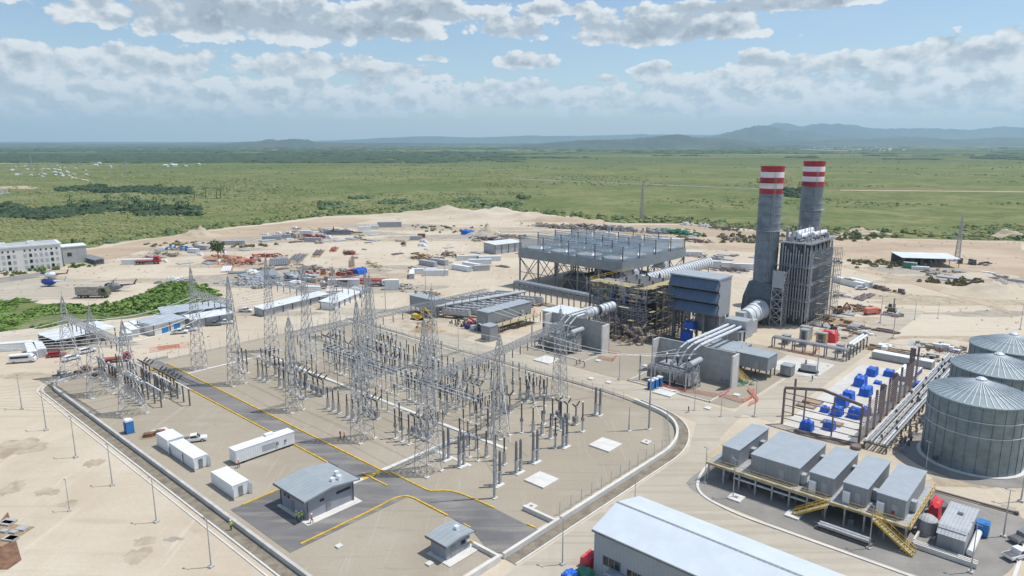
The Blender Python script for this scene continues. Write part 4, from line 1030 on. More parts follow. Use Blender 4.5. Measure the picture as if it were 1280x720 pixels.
for i, (x, y0, y1, z, r) in enumerate(((-2.0, -6, 10.5, 2.6, 1.1), (.4, -8.5, 5, 2.2, .9), (2.8, -2, 10.5, 2.4, .9))):
    d = MB().cyl((x, y0, h + z), (x, y1, h + z), r, r, 16).build('steam_drum', 'white paint', o, True)
    mb = MB(); [mb.box(x - r, x + r, y - .2, y + .2, h + .35, h + z) for y in (y0 + 2, y1 - 2)]; mb.build('drum_saddle', 'dark steel', d)
mb = MB()
for i in range(60):
    x = U_(-a, a + 1); y = U_(-b, b); z = h + U_(.4, 2.5); r = U_(.08, .2)
    t = rnd(); q = (x, y, z + U_(1, 3.5)) if t < .4 else (x + U_(-3, 3), y, z) if t < .7 else (x, y + U_(-3, 3), z)
    mb.cyl((x, y, z), q, r, r, 6)
for i in range(9): x = U_(-a, a); y = U_(-b, b); mb.box(x, x + U_(.5, 1.6), y, y + U_(.5, 1.6), h + .35, h + U_(1.2, 2.8))
mb.lathe([(.35, h + .4), (.55, h + 4), (.6, h + 5.4)], 10, -4, -8); mb.lathe([(.3, h + .4), (.45, h + 5)], 10, -1.5, -10)
mb.build('roof_pipework', 'container grey', o); mb = MB()
for (x0, y0, x1, y1) in ((-a - 1, -b - 1.5, a + 2.2, -b - 1.5), (a + 2.2, -b - 1.5, a + 2.2, b + 1.5), (-a - 1, -b - 1.5, -a - 1, b + 1.5), (-a - 1, b + 1.5, a + 2.2, b + 1.5)):
    for z in (.9, 1.4): mb.bar((x0, y0, h + z), (x1, y1, h + z), .08)
    for i in range(10): t = i / 9; mb.bar((x0 + (x1 - x0) * t, y0 + (y1 - y0) * t, h + .3), (x0 + (x1 - x0) * t, y0 + (y1 - y0) * t, h + 1.4), .08)
mb.build('handrail', 'galvanised steel', o)
scaffold(-80.6, 253, 4.0, 7, 27, 'tall scaffold tower standing on the near right side of the boiler block', 'grey steel')
scaffold(-80.3, 264, 3.4, 8, 26, 'tall scaffold tower on the far right side of the boiler block', 'grey steel')
# skirt of plant in front of the boiler
o = thing('pipe_rack', 'low grey pipe rack on short posts in front of the boiler block', 'pipe rack', -81, 214.5); mb = MB()
for i in range(8): mb.box(i * 3.2 - .15, i * 3.2 + .15, -1.2, -.9, 0, 3.2); mb.box(i * 3.2 - .15, i * 3.2 + .15, .9, 1.2, 0, 3.2); mb.bar((i * 3.2, -1.2, 3.1), (i * 3.2, 1.2, 3.1), .25)
for s in (-1.2, 1.2): mb.bar((0, s, 3.2), (22.4, s, 3.2), .25)
mb.build('frame', 'grey steel', o); mb = MB(); [mb.cyl((0, y, 3.5), (22.4, y, 3.5), .2, .2, 7) for y in (-.8, -.2, .4, .9)]; mb.build('pipes', 'pipe rack pipe', o)
o = thing('pipe_rack', 'short rack with fat white pipes to the right of the boiler, by the orange barrier', 'pipe rack', -59.5, 216); mb = MB()
for i in range(6): mb.box(-.9, -.6, i * 3.4 - .15, i * 3.4 + .15, 0, 3.4); mb.box(.9, 1.2, i * 3.4 - .15, i * 3.4 + .15, 0, 3.4); mb.bar((-1, i * 3.4, 3.4), (1.2, i * 3.4, 3.4), .25)
mb.build('frame', 'dark steel', o); mb = MB(); [mb.cyl((x, 3, 3.9), (x, 17.5, 3.9), .38, .38, 10) for x in (-.4, .6)]; mb.build('pipes', 'white paint', o)
for i, (u, v, w, l, h, m, lab) in enumerate(((-74, 222, 2.4, 2.6, 5.4, 'container grey', 'upright grey vessel box in front of the boiler'), (-79, 220, 2.2, 2.2, 3, 'grey steel', 'small dark cabinet left of the upright grey box'),
        (-70, 226, 3, 2, 4.2, 'scaffold plank', 'ochre boarded crate right of the upright grey box'), (-76, 229, 3.4, 2.2, 4.6, 'scaffold plank', 'ochre scaffold box near the red tarpaulin'), (-63, 222, 2, 2, 2.6, 'container grey', 'small grey cabinet beside the white pipes'))):
    o = thing('equipment_cabinet', lab, 'cabinet', u, v); MB().box(-w / 2, w / 2, -l / 2, l / 2, .25, h).build('body', m, o); MB().box(-w / 2 - .1, w / 2 + .1, -l / 2 - .1, l / 2 + .1, h, h + .12).build('lid', 'galvanised steel', o)
    MB().box(-w / 2 - .15, w / 2 + .15, -l / 2 - .15, l / 2 + .15, 0, .25).build('base', 'pale concrete', o); MB().box(-w / 4, w / 4, -l / 2 - .06, -l / 2 - .01, .5, h - .4).build('door', 'dark steel', o)
def tarp(u, v, rx, ry, h, m, lab, seed=0):
    bm = bmesh.new(); bmesh.ops.create_grid(bm, x_segments=12, y_segments=12, size=1)
    for w in bm.verts:
        x, y = w.co.x, w.co.y; e = max(abs(x), abs(y)); z = h if e < .7 else (h * .93 if e < .85 else .03)
        z += .22 * h * noise.noise(Vector((x * 2.2 + seed, y * 2.2, seed))) * (1 if e < .85 else .05)
        w.co = Vector((x * rx * (1 if e < .7 else 1 + .12 * noise.noise(Vector((x * 3, y * 3, seed)))), y * ry, max(.03, z)))
    me = bpy.data.meshes.new('tarpaulin'); bm.to_mesh(me); bm.free(); me.materials.append(M(m)); o = bpy.data.objects.new('tarpaulin', me); COL.objects.link(o)
    x, y = XY(u, v); o.location = (x, y, 0); o.rotation_euler = (0, 0, TH); return tag(o, lab, 'tarpaulin')
tarp(-70, 233, 2.6, 1.8, 3.4, 'red tarp', 'bright red tarpaulin in front of the boiler foot', 3)
# ---- firewalled transformers
def transformer(u0, u1, v0, vw, H_, lab, wlab, big=True):
    w = thing('fire_wall', wlab, 'concrete wall', (u0 + u1) / 2, vw); a = (u1 - u0) / 2
    MB().box(-a, a, 0, .45, 0, H_).build('back_wall', 'wall concrete', w)
    for s in (-1, 1): MB().box(s * a - (.45 if s > 0 else 0), s * a + (0 if s > 0 else .45), -3.4, -.003, 0, H_).build('side_wall', 'pale concrete', w)
    mb = MB(); L = vw - v0
    for x0, x1, y0, y1 in ((-a, a, -L, -L + .3), (-a, -a + .3, -L, -3.4), (a - .3, a, -L, -3.4)): mb.box(x0, x1, y0, y1, 0, .35)
    mb.build('bund', 'pale concrete', w)
    o = thing('power_transformer', lab, 'transformer', (u0 + u1) / 2 - 1.5, (v0 + vw) / 2 + 1.5)
    MB().box(-5, 4.6, -2, 2, .6, 4.6).build('tank', 'container grey', o); MB().box(-5.2, 4.8, -2.2, 2.2, 4.6, 4.85).build('tank_lid', 'galvanised steel', o)
    for k in range(3):
        mb = MB(); x0 = -7.2 + k * 4.4
        for i in range(9): mb.box(x0 + i * .44, x0 + i * .44 + .12, -5.0, -2.5, 1.0, 4.4)
        mb.box(x0 - .1, x0 + 3.75, -5.1, -4.95, 1.1, 1.3); mb.box(x0 - .1, x0 + 3.75, -3.8, -3.6, 4.4, 4.6); mb.build('radiator', 'galvanised steel', o)
    for k in range(3):
        b_ = ribbed(MB(), -3.6 + k * 3.3, -1.0, 4.85, 7.2, .3).build('bushing', 'dark insulator', o); MB().lathe([(.2, 7.2), (.35, 7.4), (.1, 7.8)], 8, -3.6 + k * 3.3, -1.0).build('bushing_cap', 'white paint', b_)
    MB().cyl((4.6, -3.6, 6.6), (4.6, 2.4, 6.6), .8, .8, 16).build('conservator', 'container grey', o, True)
    mb = MB(); lattice(mb, [(3.6, -3.4, 0), (6.2, -3.4, 0), (6.2, 0, 0), (3.6, 0, 0)], [(3.9, -3, 5.9), (5.4, -3, 5.9), (5.4, 0, 5.9), (3.9, 0, 5.9)], 3, .13); mb.build('conservator_frame', 'galvanised steel', o)
    for k in range(4):
        x = -8.6 + k * 4.6; q = MB().box(x - .14, x + .14, -6.6, -6.3, 0, 5.2).build('surge_post', 'galvanised steel', o); ribbed(MB(), x, -6.45, 5.2, 7.4, .22).build('insulator', 'grey insulator', q)
    mb = MB()
    for i in range(12): x = U_(-6, 5); y = U_(-2, 3); mb.cyl((x, y, 4.9), (x + U_(-1.5, 1.5), y, 5.6 + rnd()), .12, .12, 6)
    mb.build('top_pipework', 'dark steel', o); MB().box(-5.3, 5, -5.2, 2.4, 0, .6).build('plinth', 'dark steel', o)
    return o
transformer(-97.5, -73.3, 155.5, 171, 9.2, 'big grey transformer with radiator fins inside the nearer concrete walls', 'nearer concrete fire wall around the big transformer')
transformer(-139, -116.2, 161, 173.6, 9.2, 'farther grey transformer in shade inside the left concrete walls', 'farther concrete fire wall, beside the scaffolding')
mb = MB()
for k, x in enumerate((-87.6, -85.6, -83.6)):
    o = thing('bus_duct', ('left', 'middle', 'right')[k] + ' of three parallel pale tubes sloping from the big transformer to the intake house', 'duct', x, 167, 0, 'three pale tubes from the transformer')
    MB().tube([(0, 2.2, 9.9), (0, 30, 9.9)], .45, 12).build('tube', 'aluminium tube', o, True); MB().tube([(-.9, -4, 5.0), (-.5, -2.6, 7.4), (0, -1.4, 9.2), (0, 2.2, 9.9)], .3, 10).build('dropper', 'galvanised steel', o, True)
    mb = MB(); [mb.box(-.9, .9, y - .2, y + .2, 9.2, 9.4) for y in (8, 16, 24)]; mb.build('clamp', 'grey steel', o)
for k, x in enumerate((-129, -127, -125)):
    o = thing('bus_duct', ('left', 'middle', 'right')[k] + ' of three pale tubes bending down over the far transformer', 'duct', x, 167, 0, 'three pale tubes over the far transformer')
    MB().tube([(0, 1.6, 11), (0, 15, 11)], .38, 10).build('tube', 'aluminium tube', o, True); MB().tube([(-.6, -3, 5.4), (-.2, -1.6, 9), (0, 1.6, 11)], .28, 10).build('dropper', 'galvanised steel', o, True); MB().box(-.8, .8, 9, 9.4, 10.2, 10.4).build('clamp', 'grey steel', o)
o = thing('duct_support', 'steel trestle carrying the three pale tubes behind the big transformer', 'trestle', -85.6, 194); mb = MB(); [mb.box(x - .2, x + .2, y - .2, y + .2, 0, 8.8) for x in (-3, 3) for y in (-1.5, 1.5)]
mb.build('legs', 'dark steel', o); MB().box(-3.6, 3.6, -2.2, 2.2, 8.8, 9.0).build('deck', 'grey steel', o); MB().box(-3.4, 3.4, 1.2, 6, 9.2, 11.6).build('terminal_box', 'galvanised steel', o)
scaffold(-80, 186, 3, 3, 7, 'ochre boarded scaffold right behind the big transformer wall', 'yellow paint')
# ---- electrical modules behind the wall
def stair(u, v, rz, run, rise, lab, wd=1.3):
    o = thing('yellow_stair', lab, 'stair', u, v, rz); mb = MB(); n = int(rise / .25)
    for i in range(n): mb.box(run * i / n, run * (i + 1) / n, 0, wd, rise * (n - i) / n - .06, rise * (n - i) / n)
    mb.build('treads', 'galvanised steel', o)
    for s in (0, wd):
        mb = MB(); mb.bar((0, s, rise), (run, s, .05), .1, .35); 
        for i in range(6): t = i / 5; mb.bar((run * t, s, rise * (1 - t)), (run * t, s, rise * (1 - t) + 1.1), .08)
        for dz in (.55, 1.1): mb.bar((0, s, rise + dz), (run, s, dz), .09)
        mb.build('handrail', 'yellow paint', o)
    return o
def module(u0, u1, v0, v1, z0, z1, lab, acs=(), legs=True, nm='equipment_module'):
    o = thing(nm, lab, 'module', (u0 + u1) / 2, (v0 + v1) / 2); a, b = (u1 - u0) / 2, (v1 - v0) / 2
    MB().box(-a, a, -b, b, z0, z1).build('wall', 'module wall', o)
    mb = MB(); mb.add([(-a - .12, -b - .12, z1), (a + .12, -b - .12, z1), (a + .12, b + .12, z1), (-a - .12, b + .12, z1), (-a - .12, -b - .12, z1 + .16), (a + .12, -b - .12, z1 + .16), (a + .12, b + .12, z1 + .2), (-a - .12, b + .12, z1 + .2)],
                       [(3, 2, 1, 0), (4, 5, 6, 7), (0, 1, 5, 4), (1, 2, 6, 5), (2, 3, 7, 6), (3, 0, 4, 7)]); mb.build('roof', 'module roof', o)
    for x in (a * .3,): MB().box(x - .5, x + .5, -b - .06, -b - .01, z0 + .1, z0 + 2.2).build('door', 'grey cladding', o)
    for y in acs: MB().box(a + .02, a + .8, y - .6, y + .6, z0 + .2, z0 + 2.0).build('air_unit', 'container grey', o)
    if legs:
        mb = MB(); [mb.box(x - .15, x + .15, y - .15, y + .15, 0, z0) for x in (-a + .3, 0, a - .3) for y in (-b + .3, 0, b - .3)]; mb.build('leg', 'dark steel', o)
    return o
module(-78.5, -69.4, 181, 187.5, 2.6, 6.4, 'right grey cabin on stilts beside the yellow stair, behind the fire wall')
module(-88, -78.7, 181, 192, 2.4, 6.2, 'larger left grey cabin on stilts directly behind the fire wall')
module(-68.5, -65.5, 188, 191, .4, 3, 'small grey cabinet module at the end of the stilted cabins', legs=False)
stair(-77.5, 176.8, -20, 5, 2.6, 'yellow stair leading down from the cabins behind the fire wall')
o = thing('cable_heap', 'dark heap of cable and pipes at the foot of the yellow stair', 'heap', -74, 174); mb = MB()
for i in range(24): x, y = U_(-3, 3), U_(-2, 2); mb.cyl((x, y, .2 + rnd() * .6), (x + U_(-2, 2), y + U_(-2, 2), .3 + rnd()), .12, .12, 6)
mb.build('pipes', 'green paint', o)
o = thing('skid_unit', 'small grey skid unit on the white slab behind the stilted cabins', 'skid', -63.5, 196, 10); MB().box(-2, 2, -.8, .8, .6, 2.4).build('body', 'container grey', o); MB().box(-2.6, 2.6, -1, 1, .1, .6).build('base', 'rubber', o); MB().box(-1, -.6, -.3, .3, 2.4, 3.6).build('exhaust', 'grey steel', o)
# red safety netting
def netting(pts, lab, h=1.0, m='orange mesh'):
    mb = MB(); pts = roundline([S(*p) for p in pts], .5, 2)
    for z in (.25, .5, .75, 1.0):
        for a, b in zip(pts[:-1], pts[1:]): mb.bar((a[0], a[1], z * h), (b[0], b[1], z * h), .08)
    for a in pts[::2]: mb.bar((a[0], a[1], 0), (a[0], a[1], h * 1.1), .07)
    uvmesh('safety_netting', mb, m, lab, 'netting')
netting([(816, 478), (838, 488), (870, 492), (900, 497), (912, 489)], 'red safety netting in front of the big transformer')
netting([(905, 497), (928, 504), (940, 498), (944, 486)], 'red safety netting right of the big transformer bund')
netting([(935, 488), (948, 502), (936, 508)], 'short loop of red netting on the gravel near the yellow stair')
netting([(748, 448), (766, 452), (772, 444), (758, 440)], 'red netting beside the far transformer')
netting([(675, 434), (692, 428), (706, 434)], 'orange netting left of the far transformer', 1.6)
netting([(640, 396), (668, 391), (672, 397)], 'orange netting near the right end of the coolers', 1.6)
netting([(990, 440), (1016, 444), (1024, 436)], 'orange netting at the right end of the pipe rack by the boiler')
netting([(188, 441), (205, 438), (222, 436), (240, 433)], 'orange netting along the far left yard edge', 1.5)
# ---- fin-fan coolers and grey modules
def cooler():
    o = thing('fan_cooler', '', 'cooler', 0, 0)
    MB().box(-1.1, 1.1, -5.4, 5.4, 1.4, 3.0).build('tube_bundle', 'pipe rack pipe', o)
    mb = MB()
    for k in range(6): mb.lathe([(.85, 3.0), (.8, 3.7)], 12, 0, -4.5 + k * 1.8)
    mb.build('fan_cowls', 'galvanised steel', o); MB().cyl((0, -5.4, 2.2), (0, -5.75, 2.2), 1.0, 1.0, 14).build('end_cover', 'grey steel', o)
    mb = MB(); [mb.box(x - .1, x + .1, y - .1, y + .1, 0, 1.4) for x in (-.9, .9) for y in (-4.8, 0, 4.8)]; mb.build('leg', 'dark steel', o); return o
FC = Proto(cooler)
for i in range(9): FC.put('slim grey fan cooler in the front row of coolers', 'front row of fan coolers', -182.5 + i * .8 - 0, 172 + i * 4.3, -68)
for i in range(9): FC.put('slim grey fan cooler in the rear row of coolers', 'rear row of fan coolers', -195.5 + i * .8, 173 + i * 4.3, -68)
o = thing('pipe_header', 'long grey pipe header running between the two rows of fan coolers', 'pipe', -188.5, 170, -10); mb = MB(); [mb.cyl((x, -3, 4.3), (x, 40, 4.3), .45, .45, 10) for x in (-.7, .7)]
mb.build('pipes', 'container grey', o, True); mb = MB(); [mb.box(-1.2, 1.2, y - .15, y + .15, 0, 3.8) for y in range(-2, 40, 6)]; mb.build('support', 'grey steel', o)
module(-202.5, -188.5, 166.5, 171.5, 2.6, 6.6, 'long grey module on dark legs at the left end of the coolers', nm='equipment_module')
module(-164.5, -159, 164.5, 187, 3.0, 7.2, 'longest grey module on legs in front of the coolers', (6,), nm='equipment_module')
module(-155.5, -151.5, 157.5, 161.5, .2, 5.0, 'small grey cube module near the service road by the coolers', legs=False)
o = thing('walkway', 'pale walkway on posts along the longest grey module', 'walkway', -157, 176); MB().box(-1.6, 1.6, -12, 12, 2.7, 2.9).build('deck', 'scaffold plank', o); mb = MB(); [mb.box(x - .1, x + .1, y - .1, y + .1, 0, 3.9) for x in (-1.5, 1.5) for y in range(-12, 13, 4)]; mb.build('post', 'dark steel', o)
o = thing('pump_group', 'dark clutter of pumps and pipes below the long grey modules', 'pump', -168, 166); mb = MB()
for i in range(50): x, y = U_(-9, 9), U_(-3, 3); mb.cyl((x, y, .5), (x + U_(-1, 1), y, U_(.8, 2.4)), .3, .25, 7)
mb.build('pipes', 'dark steel', o); mb = MB(); [mb.box((x := U_(-8, 8)), x + 1.6, (y := U_(-3, 2)), y + 1.4, .1, 1.4) for i in range(7)]; mb.build('motor', 'deep blue', o)
# ---- steel frame hall under construction
o = thing('steel_frame_hall', 'unfinished brown steel portal hall without walls over a white floor', 'steel frame', -46.5, 184); Wd = 8.3
def portal(y, full=True):
    mb = MB(); mb.bar((-Wd, y, 0), (-Wd, y, 8.6), .42); mb.bar((Wd, y, 0), (Wd, y, 8.6), .42)
    if full: mb.bar((-Wd, y, 8.8), (0, y, 10.3), .45, .6); mb.bar((0, y, 10.3), (Wd, y, 8.8), .45, .6)
    return mb
portal(-29.6).build('portal', 'brown steel', o)
mb = MB(); [mb.bar((x, -29.6, 0), (x, -29.6, 9.3), .28) for x in (-3.6, 2.6)]; mb.build('gable_post', 'brown steel', o)
mb = MB()
for z in (1.6, 3.2, 4.8, 6.4, 7.8): mb.bar((-Wd, -29.9, z), (Wd, -29.9, z), .16)
mb.build('gable_rail', 'brown steel', o)
MB().bar((-Wd, -23, 0), (-Wd, -23, 9.2), .4).build('column', 'brown steel', o)
for i in range(1, 10): MB().bar((Wd, -29.6 + i * 5.4, 0), (Wd, -29.6 + i * 5.4, 9.4 if i < 9 else 11), .45).build('column', 'brown steel', o)
for i in (4, 6, 9): MB().box(Wd - 1.9, Wd - .6, -30.0 + i * 5.4, -29.6 + i * 5.4, 0, 7.6 if i < 9 else 10.5).build('panel', 'brown steel', o)
mb = MB()
for i in range(14): z = 1.2 + .55 * i; mb.bar((Wd + .3, -29.6, z), (Wd + .3, 21, z), .09)
mb.build('side_rails', 'brown steel', o)
BT = [((1008, 538), 1.6, 1.5, 2.6), ((1036, 537), 1.5, 1.4, 2.2), ((1031, 515), 1.2, 1.2, 1.6), ((1046, 519), 1.5, 1.6, 2.6), ((1052, 508), 1.6, 1.8, 2.8), ((1060, 501), 1.6, 1.8, 2.8), ((1068, 522), 1.8, 1.6, 2.6), ((1082, 519), 1.2, 1.4, 2.2),
      ((1082, 494), 1.6, 2.2, 2.6), ((1075, 482), 1.7, 2.4, 3.0), ((1090, 469), 1.5, 2.6, 2.6), ((1111, 470), 1.5, 1.8, 2.0), ((1147, 484), 1.6, 1.6, 1.6), ((1097, 480), 1.1, 1.2, 1.0)]
for i, (p, rx, ry, h) in enumerate(BT):
    u, v = S(*p); lab = ('front left blue wrapped machine by the gable rails', 'second blue wrapped machine from the left along the gable', 'small low blue bundle left of the middle group', 'blue wrapped machine at the front of the middle group', 'blue wrapped machine in the centre of the middle group',
        'blue wrapped machine at the back of the middle group', 'blue wrapped machine right of the middle group', 'small blue wrapped machine against the right columns', 'blue wrapped machine behind the right columns, alone', 'large blue wrapped machine on the left side of the floor halfway back',
        'long blue wrapped machine near the far left of the floor', 'blue wrapped machine at the far end beside the blue container', 'blue bundle at the far right foot of the columns', 'low pale blue bundle in the middle of the far half')[i]
    tarp(u, v, rx * .85, ry * .85, h * .9, 'blue tarp', lab, i * 3.1)
cabin(-44, -39.5, 205, 217, 1.6, 'open dark blue container behind the blue wrapped machines', 'container', False, 'deep blue')
cabin(-54, -38, 222, 225, 2.2, 'long grey container beyond the unfinished hall', 'container', False, 'container grey')
cabin(-33.5, -30, 221, 225, 4.2, 'grey box module beyond the end of the pipe rack', 'container', False, 'container grey')
for i, (px, py) in enumerate(((1016, 503), (1008, 508), (1040, 530))):
    u, v = S(px, py); o = thing('floor_pit', ('rectangular open pit at the far left of the white hall floor', 'small rectangular pit near the left floor edge', 'dark plinth behind the second blue machine')[i], 'pit', u, v); MB().box(-2.2, 2.2, -1.4, 1.4, .1, .35).build('rim', 'brown steel', o); MB().box(-1.8, 1.8, -1, 1, .35, .38).build('cover', 'tan soil', o)
# ---- long pipe rack
o = thing('pipe_rack', 'long low rack of many parallel pipes between the hall and the tanks', 'pipe rack', -34.6, 153); mb = MB()
for i in range(22): mb.bar((-2.4, i * 4, 1.5), (2.4, i * 4, 1.5), .25); mb.box(-2.3, -2.0, i * 4 - .15, i * 4 + .15, 0, 1.5); mb.box(2.0, 2.3, i * 4 - .15, i * 4 + .15, 0, 1.5)
mb.build('frame', 'dark steel', o)
for i, x in enumerate((-2.0, -1.5, -1.0, -.3, .2, .9, 1.4, 2.0)): MB().cyl((x, 0, 1.9), (x, 84, 1.9), (.2, .16, .24, .12, .2, .14, .24, .2)[i], None, 8).build('pipe', ('aluminium tube', 'pipe rack pipe', 'dark steel')[i % 3 if i % 3 < 2 else 1], o)
mb = MB(); [mb.lathe([(.18, 1.9), (.3, 2.4), (.1, 2.8)], 6, U_(-2, 2), U_(1, 82)) for i in range(24)]; mb.build('valves', 'dark steel', o)
o = thing('pipe_loop', 'dark pipes and drums on the ground at the near end of the long pipe rack', 'pipework', -42, 152, 5); mb = MB()
for k in range(3): mb.cyl((-9, k * .5, .4), (5, k * .5 + .3, .4), .16, .16, 7)
mb.lathe([(1.0, .1), (1.1, .4), (1.0, .7)], 14, 4, -.8); mb.build('pipes', 'brown steel', o)
o = thing('valve_station', 'clutter of grey valves and pipes between the pipe rack and the nearest tank', 'pipework', -31, 160); mb = MB()
for i in range(60):
    y = U_(-6, 22); x = U_(-1.2, 1.6) - y * .02; z = U_(.3, 1.6); mb.cyl((x, y, z), (x + U_(-.8, 1.2), y + U_(-1, 1), z + U_(-.1, .8)), .13, .13, 6)
mb.build('pipes', 'grey steel', o); mb = MB(); [mb.lathe([(.25, 0), (.3, .9), (.12, 1.3)], 8, U_(-1, 1), U_(-5, 20)) for i in range(14)]; mb.build('valves', 'brown steel', o)
# ---- storage tanks
def tank(v, lab, detail=True):
    r, h = 8.9, 13.9; o = thing('storage_tank', lab, 'tank', -19, v)
    MB().lathe([(r, .05), (r, h)], 64).build('shell', 'tank wall', o, True)
    MB().lathe([(r + .25, h), (r + .25, h + .25), (.9, h + 2.9), (.9, h + 3.1)], 64).build('roof', 'tank roof', o)
    mb = MB()
    for i in range(44):
        a = 2 * math.pi * i / 44; mb.bar(((r + .1) * math.cos(a), (r + .1) * math.sin(a), h + .36), (1 * math.cos(a), 1 * math.sin(a), h + 2.98), .13, .12)
    mb.build('roof_ribs', 'aluminium tube', o); mb = MB()
    for i in range(28):
        a = 2 * math.pi * i / 28; mb.bar(((r + .03) * math.cos(a), (r + .03) * math.sin(a), .1), ((r + .03) * math.cos(a), (r + .03) * math.sin(a), h), .08)
    mb.build('vertical_seams', 'tank seam', o); mb = MB()
    for z in (h - 3.1, h - 6.1): mb.lathe([(r + .03, z), (r + .12, z), (r + .12, z + .12), (r + .03, z + .12)], 64, cap=False)
    mb.build('wire_bands', 'aluminium tube', o); mb = MB(); mb.lathe([(1.0, h + 3.0), (1.0, h + 3.3), (.5, h + 3.6)], 16); mb.build('roof_vent', 'aluminium tube', o)
    mb = MB()
    for i in range(48):
        a0, a1 = 2 * math.pi * i / 48, 2 * math.pi * (i + 1) / 48; mb.bar((5.4 * math.cos(a0), 5.4 * math.sin(a0), h + 1.75), (5.4 * math.cos(a1), 5.4 * math.sin(a1), h + 1.75), .05)
    mb.build('roof_ring', 'galvanised steel', o)
    MB().lathe([(r + .8, 0), (r + .8, .25)], 64).build('foundation', 'pale concrete', o)
    a = R(-122); 
    MB().cyl((r * math.cos(a), r * math.sin(a), 1.2), ((r + .5) * math.cos(a), (r + .5) * math.sin(a), 1.2), .5, .5, 14).build('manhole', 'dark steel', o); return o
tank(162.8, 'nearest big round steel tank with ribbed conical roof'); tank(185.5, 'middle round tank, partly hidden behind the nearest one'); tank(208, 'farthest round tank at the right edge of the picture')
# ---- raised platform with five modules
o = thing('raised_platform', 'long raised steel platform with tan deck and yellow rails under five grey modules', 'platform', -38, 117.6); z = 3.8
MB().box(-17.2, 17.4, 0, 17.2, z - .35, z).build('deck', 'galvanised steel', o); MB().box(-17.3, 17.5, -.5, -.01, z - .4, z + .02).build('deck_edge', 'scaffold plank', o); MB().box(17.42, 17.9, -.4, 17.2, z - .4, z + .02).build('deck_edge', 'scaffold plank', o)
for i in range(12):
    for y in (.2, 8.5, 16.8): MB().box(-17 + i * 3.11 - .14, -17 + i * 3.11 + .14, y - .14, y + .14, 0, z - .35).build('leg', 'galvanised steel', o)
mb = MB()
for zz in (.55, 1.1): mb.bar((-17.2, -.45, z + zz), (5.5, -.45, z + zz), .055); mb.bar((8.5, -.45, z + zz), (17.8, -.45, z + zz), .055); mb.bar((17.8, -.45, z + zz), (17.8, 17, z + zz), .055); mb.bar((-17.2, -.45, z + zz), (-17.2, 16, z + zz), .055)
for i in range(20):
    x = -17.2 + i * 1.84
    if not 5.6 < x < 8.4: mb.bar((x, -.45, z), (x, -.45, z + 1.1), .05)
for i in range(11): mb.bar((17.8, -.4 + i * 1.7, z), (17.8, -.4 + i * 1.7, z + 1.1), .08)
mb.build('handrail', 'yellow paint', o); mb = MB()
for k in range(3): mb.bar((-12, 1.0 + k * .6, 2.6 - k * .2), (6, 1.0 + k * .6, 2.6 - k * .2), .22)
mb.bar((-12, .4, 2.0), (5, .4, 2.0), .3); mb.build('cable_tray', 'aluminium tube', o); mb = MB()
for i in range(70): x = U_(-17, 17); y = U_(.8, 15); mb.box(x, x + U_(.2, 1.2), y, y + U_(.2, 1), .05, U_(.3, 1.6))
mb.build('floor_equipment', 'grey steel', o)
for u0, u1, acs, lab in ((-53, -49.7, (-1, 3.4), 'leftmost and narrowest grey module on the raised platform'), (-47.3, -38.5, (-5.4, 4.5), 'widest grey module on the raised platform'), (-36.7, -32.7, (4,), 'third grey module from the left on the raised platform'),
                         (-31.1, -27.3, (-3,), 'fourth grey module from the left on the raised platform'), (-25.8, -21.5, (-2.8,), 'rightmost grey module, above the yellow stair and red fan')):
    m_ = module(u0, u1, 119, 132.8, 3.82, 7.15, lab, acs, False)
    a_ = (u1 - u0) / 2
    if u0 > -40: MB().box(-a_ + .2, -a_ + 1.3, -7.6, -6.95, 3.85, 5.9).build('air_unit', 'white container', m_)
    if u0 > -26: MB().box(a_ * .1, a_ * .1 + .5, -7.0, -6.93, 4.3, 4.9).build('red_sign', 'red paint', m_)
stair(-32.3, 116.6, 180, 5.5, 3.8, 'left yellow stair descending in front of the raised platform')
stair(-25.5, 115.9, -6, 6.5, 3.8, 'right yellow stair descending in front of the raised platform')
o = thing('pipe_skid', 'long dark pipe skid lying on the ground under the platform between the stairs', 'pipe skid', -29, 114.4); mb = MB(); [mb.cyl((-4, y, .9), (4, y, .9), .32, .32, 9) for y in (-.6, .2)]; mb.build('pipes', 'pipe rack pipe', o, True); MB().box(-4.4, 4.4, -1, 1, .1, .5).build('frame', 'dark steel', o)
for i, (px, py, r, h, m, lab) in enumerate(((1158, 666, 1.5, 2.6, 'container grey', 'round grey vessel beside the foot of the right yellow stair'), (1172, 642, 1.4, 2.0, 'dark steel', 'dark round vessel under the red tarpaulin'))):
    u, v = S(px, py); o = thing('round_vessel', lab, 'vessel', u, v); MB().lathe([(r * .9, .2), (r, .5), (r, h), (r * .6, h + .5), (.15, h + .6)], 20).build('shell', m, o, True); MB().box(-r, r, -r, r, 0, .2).build('base', 'pale concrete', o)
u, v = S(1170, 634, 2); tarp(u, v, .9, 2.4, 3.2, 'red tarp', 'red tarpaulin slanting beside the end of the raised platform', 9)
